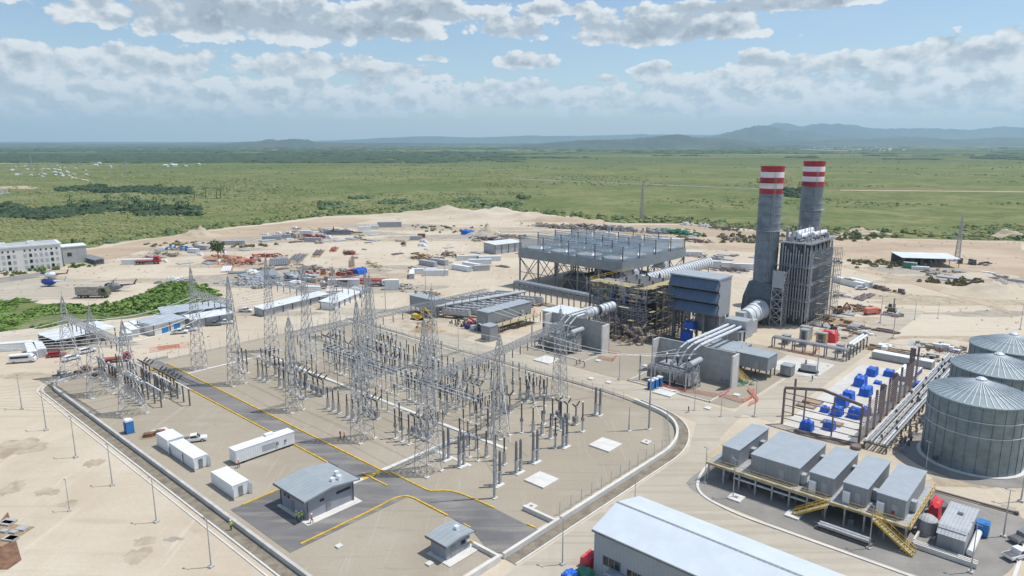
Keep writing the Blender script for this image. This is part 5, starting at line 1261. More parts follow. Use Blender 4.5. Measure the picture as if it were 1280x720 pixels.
# diesel skid on the bund right
o = thing('generator_enclosure', 'grey roofed enclosure in the bottom right corner beside the parked pickup', 'enclosure', -15, 125); 
MB().box(-1.9, 1.9, -4.5, 5.5, .3, 3.9).build('wall', 'grey cladding', o); MB().box(-2.1, 2.1, -3.9, 5.7, 3.9, 4.1).build('roof', 'container grey', o); MB().extr([(-5.4, 3.2), (-3.9, 4.08), (-3.9, 3.9), (-4.5, 3.2)], -2.0, 2.0).build('canopy', 'container grey', o)
MB().box(-.4, .4, 1.4, 2.2, 4.1, 4.3).build('roof_hatch', 'dark steel', o); MB().box(2.0, 3.8, 4.2, 6.2, .2, 2.4).build('pump', 'cabin blue', o); MB().cyl((2.6, -4, .9), (2.6, 4, .9), .5, .5, 12).build('side_pipe', 'white paint', o, True)
mb = MB(); [mb.box(-5, 4, -6.8 + i * .5, -6.55 + i * .5, .1, .9) for i in range(3)]; mb.box(-5, -4.7, -6.8, 3, .1, .9); mb.build('bund', 'pale concrete', o)
o = thing('pipe', 'long pipe lying on the sand below the nearest tank', 'pipe', -18.4, 141); MB().cyl((-3, .5, .35), (9.5, .8, .35), .22, .22, 8).build('pipe_barrel', 'brown steel', o); MB().cyl((9.4, .8, .35), (10, .8, .35), .35, .35, 10).build('flange', 'dark steel', o)
o = thing('boiler_gallery', 'grey access galleries and rails wrapped round the boiler block front', 'gallery', -88.3, 257.6); mb = MB()
for z in (9, 15, 21): mb.box(-6.6, 7.2, -13.9, -12.7, z, z + .15); mb.box(6.2, 7.4, -12.6, 10, z, z + .15)
mb.each('gallery_deck', 'grey steel', o); mb = MB()
for z in (9, 15, 21):
    for dz in (.6, 1.15): mb.bar((-6.6, -13.9, z + dz), (7.3, -13.9, z + dz), .08); mb.bar((7.35, -13.9, z + dz), (7.35, 10, z + dz), .08)
    for i in range(9): mb.bar((-6.6 + i * 1.73, -13.9, z), (-6.6 + i * 1.73, -13.9, z + 1.15), .07)
    for i in range(12): mb.bar((7.35, -13 + i * 2, z), (7.35, -13 + i * 2, z + 1.15), .07)
for x, y in ((-6.5, -13.8), (0, -13.8), (7.2, -13.8), (7.2, -4), (7.2, 4), (7.2, 9.9)): mb.bar((x, y, 0), (x, y, 22.3), .22)
mb.build('gallery_frame', 'galvanised steel', o)
# ---- warehouse in the foreground
o = thing('warehouse', 'big warehouse with pale blue metal roof at the bottom edge of the picture', 'warehouse', -54, 84.3); L = 62; b = 6.6; he, hr = 7.5, 9.2
MB().box(.3, L, -b + .3, b - .3, 0, he).build('wall', 'warehouse wall', o); MB().extr([(-b + .3, he), (b - .3, he), (0, hr - .25)], .3, L).build('gable', 'warehouse wall', o)
MB().extr([(-b, he - .02), (0, hr), (0, hr + .2), (-b, he + .18)], 0, L + .3).build('roof', 'warehouse roof', o); MB().extr([(b, he - .02), (0, hr), (0, hr + .2), (b, he + .18)], 0, L + .3).build('roof', 'warehouse roof', o)
MB().extr([(-.4, hr + .08), (0, hr + .24), (.4, hr + .08), (0, hr + .16)], 0, L + .3).build('ridge_cap', 'module wall', o)
mb = MB(); mb.box(0, L, -b - .06, -b + .02, he - .2, he - .02); mb.build('gutter', 'dark steel', o)
for i, (x, w, z) in enumerate(((2.0, 3, 3.3), (6.2, 2.6, 2.9), (16.4, 3.2, 4.4), (22.6, 3, 4.4), (28.8, 3, 4.4), (35, 3, 4.4))):
    q = MB().box(x, x + w, -b + .24, -b + .29, z - .7, z + .7).build('window', 'dark glass', o); mb = MB()
    for k in range(4): mb.box(x + w * k / 3 - .05, x + w * k / 3 + .05, -b + .18, -b + .24, z - .75, z + .75)
    mb.build('window_frame', 'grey steel', q)
MB().box(3.2, 6, -b - 1.2, -b + .28, 2.3, 2.45).build('door_canopy', 'module roof', o); MB().box(3.6, 5.4, -b + .22, -b + .29, 0, 2.2).build('door', 'dark steel', o)
tarp(-55.6, 74.5, .9, 1.2, 1.4, 'blue tarp', 'blue tarpaulin at the corner of the warehouse', 5); tarp(-55.7, 79.8, 1.0, 1.6, 1.7, 'red tarp', 'red tarpaulin against the warehouse end wall', 6); tarp(-54.7, 77, 1.2, 1.1, 1.0, 'green paint', 'dark green tarpaulin between the red and blue ones', 7)
# ================================================================ LAMPS
def p_lamp():
    o = thing('light_pole', '', 'light pole', 0, 0); MB().lathe([(.13, .3), (.1, 4), (.06, 9)], 8).build('pole', 'galvanised steel', o)
    MB().box(-.4, .4, -.4, .4, 0, .35).build('footing', 'concrete', o)
    mb = MB(); mb.bar((-.7, 0, 8.9), (.7, 0, 8.9), .07); mb.build('crossarm', 'galvanised steel', o)
    MB().box(-.85, -.35, -.15, .15, 8.92, 9.04).build('lamp_head', 'grey steel', o); return o
LP = Proto(p_lamp)
for px, py, top, lab in ((27.5, 511.6, 470, 'light pole farthest up the sand strip at the left edge'), (58, 538, 490, 'second light pole along the sand strip from the far left'), (95, 572, 521, 'third light pole along the sand strip left of the drain'),
        (140.6, 607, 556, 'fourth light pole on the sand strip'), (195.6, 653, 597, 'fifth light pole, level with the white cabins'), (264, 709, 648, 'nearest light pole at the bottom left'), (87, 639, 602, 'lone light pole on the sand away from the drain row'),
        (703, 706, 648, 'light pole left of the warehouse gable'), (793, 640, 597, 'light pole behind the peak of the warehouse roof'), (916, 623, 574, 'light pole at the front left of the raised platform'), (881, 604, 560, 'light pole at the left tip of the raised platform'),
        (1086, 686, 632, 'light pole in front of the foot of the left yellow stair'), (1213, 716, 655, 'light pole at the corner of the bottom right enclosure'), (1254, 671, 612, 'light pole on the sand right of the red tarpaulin'), (1157, 588, 552, 'light pole standing close to the nearest tank'),
        (1276, 627, 560, 'light pole at the right edge in front of the nearest tank'), (943, 521, 475, 'light pole in the road left of the unfinished hall'), (901, 521, 498, 'short light pole in front of the big transformer bund'), (1021, 470, 425, 'light pole left of the unfinished hall on the sand'),
        (774, 475, 440, 'light pole on the plant gravel between the two transformers'), (573, 437, 408, 'light pole on the sand near the small grey cube'), (868, 513, 490, 'short light pole left of the netting by the big transformer'), (1078, 432, 402, 'light pole on the sand right of the pipe rack by the boiler'),
        (1116, 423, 385, 'light pole behind the unfinished hall'), (1143, 400, 376, 'light pole on the right hand sand area'), (1172, 398, 380, 'short pole farther along the right hand sand'), (1100, 404, 370, 'light pole near the orange truck'), (1275, 412, 380, 'light pole at the right edge behind the tanks'),
        (482, 388, 352, 'light pole by the far service road near the containers'), (556, 345, 315, 'light pole beside the far white containers'), (532, 365, 335, 'light pole in front of the far white containers')):
    z = (py - top); u, v = S(px, py); x, y = G(px, py); b_ = (360 - top) / F; hh = max(6, H + y * (b_ * cp - sp) / (cp + b_ * sp))
    LP.put(lab, None, u, v, U_(-20, 20), sc=min(1.3, hh / 9.0))
# ================================================================ VEHICLES
def wheels(o, xs, w, r=.38, t=.26):
    for x in xs:
        for s in (-1, 1):
            q = MB().cyl((x, s * (w - t), r), (x, s * w, r), r, r, 14).build('wheel', 'rubber', o); MB().cyl((x, s * (w + .01), r), (x, s * (w + .03), r), r * .55, r * .55, 10).build('rim', 'galvanised steel', q)
def pickup_f(body='white paint', bed=True):
    def f():
        o = thing('pickup_truck' if bed else 'parked_car', '', 'pickup' if bed else 'car', 0, 0)
        pr = [(-2.6, .5), (-2.65, .95), (-.75 if bed else -2.4, 1.02), (1.15, 1.05), (2.45, .98), (2.6, .7), (2.55, .45)]
        MB().extr(pr, -.88, .88, 'y').build('body', body, o, False)
        cb = [(-.9, 1.02), (-.7, 1.68), (.55, 1.72), (1.25, 1.05)] if bed else [(-2.3, 1.0), (-2.0, 1.6), (.4, 1.68), (1.2, 1.05)]
        MB().extr(cb, -.76, .76, 'y').build('cabin', body, o)
        mb = MB(); x0 = cb[0][0]; mb.extr([(cb[0][0] + .2, 1.08), (cb[1][0] + .1, 1.58), (.45, 1.6), (.98, 1.1)], -.79, .79, 'y'); mb.build('side_windows', 'dark glass', o)
        MB().add([(1.27, -.7, 1.08), (1.27, .7, 1.08), (.62, .66, 1.7), (.62, -.66, 1.7)], [(0, 1, 2, 3)]).build('windscreen', 'dark glass', o)
        if bed: MB().box(-2.55, -.98, -.74, .74, 1.03, 1.05).build('load_bed', 'dark steel', o)
        for s in (-.62, .62): MB().box(2.5, 2.62, s - .18, s + .18, .72, .9).build('headlight', 'bright tin roof', o)
        wheels(o, (-1.6, 1.65), .9); return o
    return f
PK = Proto(pickup_f()); CR = Proto(pickup_f('white paint', False)); CG = Proto(pickup_f('grey steel')); CR2 = Proto(pickup_f('red paint', False))
def at(P_, px, py, rz, lab, grp=None, sc=1.0): u, v = S(px, py); return P_.put(lab, grp, u, v, rz, sc=sc)
at(PK, 243, 552, 62, 'white pickup parked beside the row of white cabins'); at(PK, 1273, 697, 60, 'white pickup parked at the bottom right edge'); at(CG, 1279, 676, 62, 'dark grey pickup partly out of frame at the bottom right edge')
at(PK, 225, 417, 60, 'white pickup in front of the blue doors of the left shed'); at(PK, 236, 414, 58, 'white pickup right of the blue doors of the left shed'); at(CR, 90, 450, 100, 'white car between the leftmost lattice tower legs'); at(CR, 109, 441, 95, 'white car under the open side of the left sheds')
at(CR2, 71, 446, 60, 'red car at the near end of the left open shed'); at(PK, 282, 405, 55, 'white pickup parked right of the second left shed'); at(CG, 268, 407, 55, 'dark car parked by the second left shed'); at(PK, 307, 390, 40, 'white pickup in front of the far cluttered storage area'); at(PK, 422, 374, 50, 'white pickup near the white site sheds in the middle distance')
at(PK, 372, 378, 50, 'white pickup right of the far blue toilets'); at(CG, 1047, 329, 30, 'dark pickup on the road to the right of the boiler scaffold'); at(CR, 1077, 362, 40, 'white car beside the white containers right of the boiler'); at(CG, 575, 397, 60, 'dark pickup near the grey cooler module')
at(CR, 2, 342, 40, 'dark windowed car at the left edge below the hotel')
def bus_f():
    o = thing('minibus', 'white minibus parked on the sand at the left edge', 'minibus', 0, 0); MB().extr([(-3.2, .5), (-3.3, 2.5), (2.2, 2.6), (3.0, 1.6), (3.3, 1.2), (3.3, .5)], -1, 1, 'y').build('body', 'white paint', o)
    mb = MB(); mb.box(-2.9, 1.8, -1.03, 1.03, 1.5, 2.15); mb.build('side_windows', 'dark glass', o); MB().add([(2.27, -.85, 2.45), (2.27, .85, 2.45), (3.02, .85, 1.6), (3.02, -.85, 1.6)], [(0, 1, 2, 3)]).build('windscreen', 'dark glass', o); wheels(o, (-2.1, 2.2), 1.02); return o
u, v = S(29, 453); place(bus_f(), u, v, 58)
def truck_f(cab, body, nm='lorry', flat=False):
    o = thing(nm, '', 'lorry', 0, 0); MB().extr([(2.0, .7), (2.0, 2.9), (3.6, 2.9), (4.1, 1.8), (4.1, .7)], -1.2, 1.2, 'y').build('cab', cab, o); MB().box(2.7, 3.6, -1.23, 1.23, 1.8, 2.6).build('side_windows', 'dark glass', o)
    MB().box(-4.4, 1.8, -1.22, 1.22, 1.0, 1.5 if flat else 3.3).build('load_body', body, o); MB().box(-4.4, 4.0, -.5, .5, .6, 1.0).build('chassis', 'dark steel', o); wheels(o, (-3.4, -2.3, 3.0), 1.2, .5); return o
def trk(px, py, rz, lab, cab, body, flat=False, sc=1): o = truck_f(cab, body, flat=flat); o['label'] = lab; u, v = S(px, py); place(o, u, v, rz, sc=sc)
trk(147, 452, 62, 'red lorry with pale boom parked behind the left corner towers', 'oxide red', 'oxide red', True, .9)
trk(186, 330, 55, 'red and white crane lorry beside the long white trailer', 'red paint', 'oxide red', True, 1.4)
trk(1090, 393, 60, 'orange tipper lorry on the sand right of the boiler', 'orange mesh', 'orange mesh', False, .8)
trk(472, 358, 50, 'white lorry in front of the white gantry in the middle distance', 'white paint', 'dark steel', True)
trk(118, 372, 45, 'drab lorry with a covered load near the near helicopter', 'olive paint', 'rubble', False, 1.5)
def digger(px, py, rz, lab, m='yellow paint', sc=1.0):
    o = thing('excavator', lab, 'excavator', 0, 0); MB().box(-1.5, 1.5, -1.1, 1.1, 1.0, 2.3).build('body', m, o); MB().box(.3, 1.5, .1, 1.1, 2.3, 3.2).build('cab', 'dark glass', o)
    for s in (-1, 1): MB().extr([(-1.9, .2), (-1.6, .95), (1.6, .95), (1.9, .2), (1.5, 0), (-1.5, 0)], s * 1.2 - .3, s * 1.2 + .3, 'y').build('track', 'rubber', o)
    mb = MB(); mb.bar((1.2, -.4, 2), (3.6, -.4, 4.6), .4, .5); mb.bar((3.6, -.4, 4.6), (5.4, -.4, 2.4), .3, .4); mb.build('boom', m, o); MB().extr([(5.0, 2.4), (5.9, 2.2), (5.6, 1.2), (4.8, 1.4)], -.8, 0, 'y').build('bucket', 'dark steel', o)
    u, v = S(px, py); place(o, u, v, rz, sc=sc)
digger(1114, 392, 100, 'drab excavator right of the orange lorry', 'olive paint', 1.1); digger(521, 401, 20, 'yellow excavator beside the long grey cooler module', 'yellow paint', 1.1); digger(418, 292, 160, 'small dark excavator on the far sand', 'rust steel'); digger(1048, 392, 60, 'rust coloured loader near the boiler scaffold', 'rust steel', .9)
digger(312, 330, 30, 'orange excavator by the far brick red patch', 'orange mesh', 1.2); digger(1042, 413, 200, 'small rust coloured digger right of the scaffold tower', 'rust steel', .7)
def heli(px, py, rz, lab, m, boom, sc):
    o = thing('helicopter', lab, 'helicopter', 0, 0)
    MB().lathe([(.05, -3.2), (.7, -2.8), (1.15, -1.6), (1.25, 0), (1.1, 1.4), (.45, 2.6), (.3, 3.0)], 14).build('fuselage', m, o, True)
    f = o.children if False else None
    fus = [c for c in bpy.data.objects if c.parent == o][0]; fus.rotation_euler = (0, R(-90), 0); fus.location = (0, 0, 1.7)
    MB().lathe([(.05, -3.0), (.6, -2.75), (.98, -1.8), (1.0, -1.2)], 12).build('cockpit_glass', 'dark glass', fus, True).location = (.22, 0, -.12)
    MB().cyl((-2.4, 0, 2.1), (-7.6, 0, 2.6), .38, .14, 10).build('tail_boom', boom, o, True); MB().extr([(-7.2, 2.5), (-8.3, 4.2), (-7.8, 4.2), (-6.7, 2.6)], -.06, .06, 'y').build('tail_fin', boom, o)
    mb = MB(); mb.cyl((0, 0, 2.9), (0, 0, 3.7), .16, .12, 8)
    for a in (0, 90, 180, 270): mb.bar((0, 0, 3.65), (6 * math.cos(R(a + 20)), 6 * math.sin(R(a + 20)), 3.5), .3, .05)
    mb.build('rotor', 'dark steel', o); mb = MB()
    for s in (-1, 1): mb.bar((-1.8, s, .1), (1.8, s, .1), .1); mb.bar((-1, s, .1), (-1, s * .6, .9), .08); mb.bar((1, s, .1), (1, s * .6, .9), .08)
    mb.build('skids', 'dark steel', o); u, v = S(px, py); place(o, u, v, rz, sc=sc)
heli(64, 349, 215, 'white helicopter with dark red tail on the pale pad near the hotel', 'white paint', 'oxide red', 1.2)
heli(62, 358, 210, 'dark blue helicopter with pale tail in front of the white one', 'deep blue', 'white paint', 1.2)
heli(143, 364, 220, 'drab helicopter nearest the green thicket', 'grey steel', 'dark steel', 1.3)
# ================================================================ PEOPLE
def person(px, py, rz, top, lab, helm='helmet white', walk=.18, dxy=(0, 0)):
    vs = [(0, 0, .96), (0, 0, 1.22), (0, 0, 1.42), (0, 0, 1.5), (0, .02, 1.62), (0, 0, 1.74), (.0, .2, 1.42), (.04, .27, 1.14), (.12, .25, .92), (.0, -.2, 1.42), (-.04, -.27, 1.14), (.04, -.25, .9), (0, .1, .9), (walk, .11, .5), (walk * .9, .11, .09), (walk * .9 + .16, .11, .05), (0, -.1, .9), (-walk, -.11, .5), (-walk * 1.2, -.11, .1), (-walk * 1.2 + .16, -.11, .05)]
    rs = [.15, .14, .17, .07, .1, .09, .07, .05, .04, .07, .05, .04, .1, .075, .055, .05, .1, .075, .055, .05]
    es = [(0, 1), (1, 2), (2, 3), (3, 4), (4, 5), (2, 6), (6, 7), (7, 8), (2, 9), (9, 10), (10, 11), (0, 12), (12, 13), (13, 14), (14, 15), (0, 16), (16, 17), (17, 18), (18, 19)]
    me = bpy.data.meshes.new('body'); me.from_pydata(vs, es, []); o = bpy.data.objects.new('person', me); COL.objects.link(o)
    m = o.modifiers.new('s', 'SKIN'); me.skin_vertices[0].data.foreach_set('radius', [r for q in rs for r in (q, q)]); me.skin_vertices[0].data[0].use_root = True
    o.modifiers.new('d', 'SUBSURF').levels = 1
    dg = bpy.context.evaluated_depsgraph_get(); ev = o.evaluated_get(dg); nm = bpy.data.meshes.new_from_object(ev); o.modifiers.clear(); o.data = nm; nm.materials.clear()
    for k in ('skin', top, 'trousers', 'rubber'): nm.materials.append(M(k))
    for p in nm.polygons:
        z = p.center.z; y = abs(p.center.y); p.material_index = 3 if z < .13 else (2 if z < .93 and y < .22 else (0 if z > 1.5 or (y > .22 and z < 1.1) else 1)); p.use_smooth = True
    x, y = G(px, py); o.location = (x + dxy[0], y + dxy[1], .06); o.rotation_euler = (0, 0, R(rz)); tag(o, lab, 'person')
    MB().lathe([(.17, 1.76), (.16, 1.84), (.1, 1.92), (.02, 1.94)], 12).build('helmet', helm, o, True)
P_ = person
P_(425.5, 548, 60, 'vest orange', 'left one of two workers in orange standing beside the asphalt road'); P_(430.5, 549, 20, 'vest orange', 'right one of two workers in orange standing beside the asphalt road')
P_(371, 651, 90, 'vest yellow', 'leftmost worker in a yellow-green vest at the corner of the control house'); P_(374.5, 653, 200, 'vest yellow', 'worker in a yellow-green vest in the middle of the group by the control house'); P_(378, 651, 140, 'vest yellow', 'worker in a yellow-green vest nearest the control house corner')
P_(390, 655, 0, 'vest orange', 'worker in red at the right corner of the control house'); P_(289, 663, 100, 'vest yellow', 'worker in a yellow vest walking on the sand below the drain'); P_(298.5, 585, 30, 'vest orange', 'worker in red at the near end of the long white trailer')
P_(1053, 438, 10, 'trousers', 'dark dressed person on the sand behind the unfinished hall'); P_(1015, 477, 10, 'trousers', 'dark dressed person by the left corner of the unfinished hall'); P_(720.5, 457, 10, 'trousers', 'left one of three dark dressed people on the gravel by the far transformer'); P_(724.5, 455, 10, 'trousers', 'middle one of three dark dressed people by the far transformer'); P_(730.5, 459.5, 10, 'trousers', 'right one of three dark dressed people by the far transformer')
P_(860.5, 516, 10, 'trousers', 'dark dressed person standing on the gravel in front of the netting')
# ================================================================ SHEDS, HOTEL
def shed(px0, px1, wd, h, lab, mt, wall=None, ang=None, doors=(), open_front=True, post=True, rise=.5):
    u0, v0 = S(*px0); u1, v1 = S(*px1); L = math.hypot(u1 - u0, v1 - v0); a = math.degrees(math.atan2(v1 - v0, u1 - u0))
    o = thing('open_shed' if open_front else 'site_shed', lab, 'shed', u0, v0, a)
    mb = MB(); mb.add([(-.4, -.5, h), (L + .4, -.5, h), (L + .4, wd + .5, h + rise), (-.4, wd + .5, h + rise), (-.4, -.5, h + .15), (L + .4, -.5, h + .15), (L + .4, wd + .5, h + rise + .15), (-.4, wd + .5, h + rise + .15)], [(3, 2, 1, 0), (4, 5, 6, 7), (0, 1, 5, 4), (1, 2, 6, 5), (2, 3, 7, 6), (3, 0, 4, 7)]); mb.build('roof', mt, o)
    if post:
        mb = MB()
        for i in range(max(2, int(L / 4)) + 1):
            x = L * i / max(2, int(L / 4)); mb.box(x - .12, x + .12, -.12, .12, 0, h); mb.box(x - .12, x + .12, wd - .12, wd + .12, 0, h + rise)
        mb.build('post', 'dark steel', o)
    if wall: MB().box(.15, L - .15, .2 if not open_front else wd - .3, wd - .2, .02, h - .03).build('wall', wall, o)
    else: MB().box(.1, L - .1, wd - .2, wd, .02, h - .1).build('wall', 'dark steel', o)
    for t in doors: MB().box(L * t, L * t + 2.4, .1, .19, .1, 2.3).build('door', 'cabin blue', o)
    if open_front:
        mb = MB()
        for i in range(int(L)): x = U_(.5, L - 1.5); y = U_(1, wd - 1.5); mb.box(x, x + U_(.5, 1.5), y, y + 1, .02, U_(.5, 2))
        mb.build('stored_goods', 'rubble', o)
    return o
shed((72, 441), (145, 424), 11, 4.0, 'long open shed with pale roof behind the leftmost tower', 'bright tin roof'); shed((193, 420), (233, 410), 9, 3.6, 'white shed with blue doors and grey roof, two pickups in front', 'tin roof', 'cream wall', None, (.25, .62), False)
shed((205, 407), (290, 396), 9, 4.2, 'long grey roofed shed behind the one with blue doors', 'tin roof', 'container grey', None, (), False); shed((240, 411), (292, 402), 6, 3.2, 'low grey shed right of the blue doors behind the tall tower', 'bright tin roof', 'container grey', None, (), False)
shed((1127, 333), (1198, 335), 16, 4.6, 'open shed with pale roof standing alone on the right hand sand', 'bright tin roof'); u, v = S(1143, 334); o = thing('green_container', 'small green container in front of the open shed on the right', 'container', u - 1, v - 5); MB().box(-3, 3, -1.3, 1.3, .1, 3).build('body', 'green paint', o); MB().box(-3.05, 3.05, -1.35, 1.35, 3, 3.1).build('roof', 'container grey', o)
shed((619, 318), (652, 314), 11, 5.5, 'grey workshop with bright roof left of the fan deck', 'bright tin roof', 'container grey', None, (), False)
shed((418, 388), (462, 368), 6, 2.8, 'long white roofed site office in the middle distance', 'bright tin roof', 'white paint', None, (), False); shed((330, 396), (410, 376), 5, 2.8, 'long low site office behind the lattice towers', 'bright tin roof', 'container grey', None, (), False)
u0, v0 = S(-150, 357); u1, v1 = S(79, 334.5); HL = math.hypot(u1 - u0, v1 - v0); ha = math.degrees(math.atan2(v1 - v0, u1 - u0)); o = thing('hotel_building', 'white four storey hotel block with rows of windows at the left edge', 'building', u1, v1, ha)
MB().box(-HL, 0, 0, 14, 0, 12.4).build('wall', 'cream wall', o); MB().box(-HL - .4, .4, -.4, 14.4, 12.4, 13.2).build('parapet', 'white paint', o); MB().box(-HL + 1, -1, 1, 13, 13.2, 13.3).build('roof', 'container grey', o)
stp = (HL * 7.3 / 229)
for fl in range(4):
    for i in range(int(HL / stp) - 1):
        x = -stp * .8 - i * stp
        if i == 7: continue
        zz = 1.0 + fl * 3.0; ww = stp * (.18 if fl == 3 else .27)
        if len(kids(o)) < 95 or True: MB().box(x - ww, x + ww, -.08, .02, zz, zz + (1.7 if fl < 3 else .8)).build('window', 'dark glass' if (fl == 3 or i % 4 == 1) else 'container grey', o)
for i, x in enumerate((-12, -24, -38, -50)): MB().box(x - 1.5, x + 1.5, 4, 7, 13.25, 14.5).build('roof_unit', 'white paint', o)
u, v = S(92, 330); o = thing('hotel_annex', 'low grey annex building right of the white hotel', 'building', u, v, ha); MB().box(-4, 7, 2, 12, 0, 9).build('wall', 'wall concrete', o); MB().box(-4.3, 7.3, 1.7, 12.3, 9, 9.5).build('roof', 'white paint', o); MB().box(-2, 0, 1.93, 2.0, 4, 6).build('window', 'dark glass', o)
shed((102, 326), (120, 331), 4, 2.4, 'dark long roofed store right of the hotel', 'grey steel', 'dark steel', None, (), False)
sheet('helipad', [G(*p) for p in [(-80, 366), (20, 348), (60, 346), (130, 350), (165, 358), (120, 376), (60, 374), (-80, 392)]], .03, 'dusty road', skirt=0); sheet('hotel_road', [G(*p) for p in [(-80, 358), (40, 342), (60, 338), (62, 342), (40, 348), (-80, 366)]], .05, 'grey pad', skirt=0)
# ================================================================ LAYDOWN AREAS
def cont(px, py, rz, mt, lab, L=12.0, h=2.6, w=2.4, nm='shipping_container', grp=None):
    u, v = S(px, py); o = thing(nm, lab, 'container', u, v, rz, grp); MB().box(-L / 2, L / 2, -w / 2, w / 2, .1, h).build('body', mt, o)
    MB().box(-L / 2 - .04, L / 2 + .04, -w / 2 - .04, w / 2 + .04, h, h + .08).build('roof', 'white paint' if 'white' in mt else mt, o); MB().box(L / 2 + .01, L / 2 + .06, -1, 1, .3, h - .2).build('door', 'container grey', o); return o
W_ = 'white container'
for a in ((14, 438, 58, W_, 'white container end on at the far left edge behind the minibus'), (40, 444, -10, W_, 'long white container left of the open shed, nearer one'), (50, 441, -8, W_, 'long white container left of the open shed, farther one'), (163, 417, -5, W_, 'white container between the two left sheds, left one'), (172, 413, -5, W_, 'tall white container between the two left sheds, right one'), (158, 424, -5, W_, 'short white container beside the end of the open shed', 6),
          (173, 330, 50, W_, 'long white trailer box beside the red crane lorry', 16), (515, 346, -40, W_, 'white container lying across, leftmost of the far middle group'), (530, 342, 45, W_, 'white container in the far middle group facing left'), (545, 344, 45, W_, 'white container in the front of the far middle group'), (577, 338, 0, W_, 'white container right in the far middle group'), (590, 335, 0, W_, 'rear white container in the far middle group'),
          (535, 332, 0, 'container grey', 'grey container behind the far middle group', 12), (549, 330, 0, 'container grey', 'second grey container behind the far middle group', 12), (600, 330, 50, W_, 'white container left of the workshop'), (612, 326, 50, W_, 'white container just in front of the workshop'), (585, 325, 50, W_, 'white container at the back left of the workshop'), (602, 338, 60, 'container grey', 'small grey container on the sand right of the white ones', 8),
          (487, 284, 50, 'container grey', 'large grey container stack on the far sand', 18, 4), (466, 286, 50, W_, 'small white store near the far container stack', 9), (456, 288, 60, W_, 'low white box left of the far container stack', 9), (340, 300, 50, 'container grey', 'grey container at the left end of the far storage row'), (352, 298, 50, 'container grey', 'second grey container in the far storage row'), (383, 293, 30, W_, 'white container in the far storage row', 9),
          (392, 302, 30, 'container grey', 'grey container at the right end of the far storage row'), (292, 306, 50, 'container grey', 'grey container right of the lone tree', 14), (252, 312, 20, 'container grey', 'grey tank box left of the lone tree', 10), (242, 316, 20, W_, 'small white box left of the lone tree', 7), (430, 356, 45, 'white container', 'white low shed amid the pipe stacks', 14), (427, 370, 45, W_, 'white container in front of the black box', 12),
          (428, 358, 45, 'rubber', 'black box container amid the pipe stacks', 5), (886, 334, 30, W_, 'white container behind the intake house, left', 12, 3.4), (900, 334, 30, W_, 'white container behind the intake house, right', 12), (934, 336, 30, W_, 'white container left of the nearer chimney shaft', 14), (1055, 355, -30, W_, 'white container right of the boiler scaffold, left one'), (1066, 358, -30, W_, 'white container right of the boiler scaffold, middle one'), (1075, 357, -30, W_, 'white container right of the boiler scaffold, right one'),
          (838, 303, 30, W_, 'white container behind the fan deck at the far edge', 12), (866, 320, 30, W_, 'white container on the pale sand right of the fan deck', 10), (1150, 337, 20, W_, 'white pallet box at the front of the right hand open shed', 8, 1.6), (520, 300, 45, 'container grey', 'grey box on the far central sand', 8), (527, 297, 45, 'rust steel', 'rust coloured box on the far central sand', 5),
          (490, 362, 45, 'white container', 'white gantry box at the end of the site offices', 6, 4.5), (386, 365, 40, W_, 'pale container left of the black box', 10)):
    cont(*a[:5], *(a[5:]))
def stack(px, py, rz, L, w, h, kind, m, lab):
    u, v = S(px, py); o = thing(kind, lab, 'stack', u, v, rz); mb = MB()
    if kind == 'pipe_stack':
        n = max(3, int(w / .9))
        for i in range(n):
            for k in range(max(1, int(h / .8))): mb.cyl((-L / 2 + U_(0, .5), -w / 2 + i * .9 + k * .2, .45 + k * .75), (L / 2 - U_(0, .8), -w / 2 + i * .9 + k * .2, .45 + k * .75), .4, .4, 7)
    elif kind == 'beam_stack':
        for i in range(max(4, int(w / .7))):
            y = -w / 2 + i * .7; a0 = -L / 2 + U_(0, L * .25); mb.box(a0, a0 + L * U_(.5, .8), y, y + .4, .1, U_(.3, h))
    elif kind == 'crate_stack':
        for i in range(int(L * w / 7) + 3): x, y = U_(-L / 2, L / 2), U_(-w / 2, w / 2); s = U_(.6, 1.7); mb.box(x, x + s * 1.5, y, y + s, .05, U_(.4, h))
    else:
        for i in range(int(L * w / 3) + 6):
            x, y = random.gauss(0, L / 4.5), random.gauss(0, w / 4.5); s = U_(.3, 1.3) * (h / 2 + .3); z = U_(0, h * .6)
            mb.bar((x, y, z), (x + U_(-2, 2) * s, y + U_(-2, 2) * s, z + U_(0, .7)), .5 * s, .35 * s)
    if not mb.v: mb.box(-.5, .5, -.5, .5, 0, .5)
    nm_ = {'pipe_stack': 'pipe', 'beam_stack': 'beam', 'crate_stack': 'crate', 'rubble_heap': 'scrap'}[kind]
    if len(mb.cuts) <= 32: mb.each(nm_, m, o)
    else: mb.build(nm_ + '_pile', m, o)['kind'] = 'stuff'
    MB().box(-L / 2, L / 2, -w / 2, w / 2, 0, .09).build('ground_mat', 'rubble' if kind == 'rubble_heap' else 'wood', o)
PS, BS, CS, RH = 'pipe_stack', 'beam_stack', 'crate_stack', 'rubble_heap'
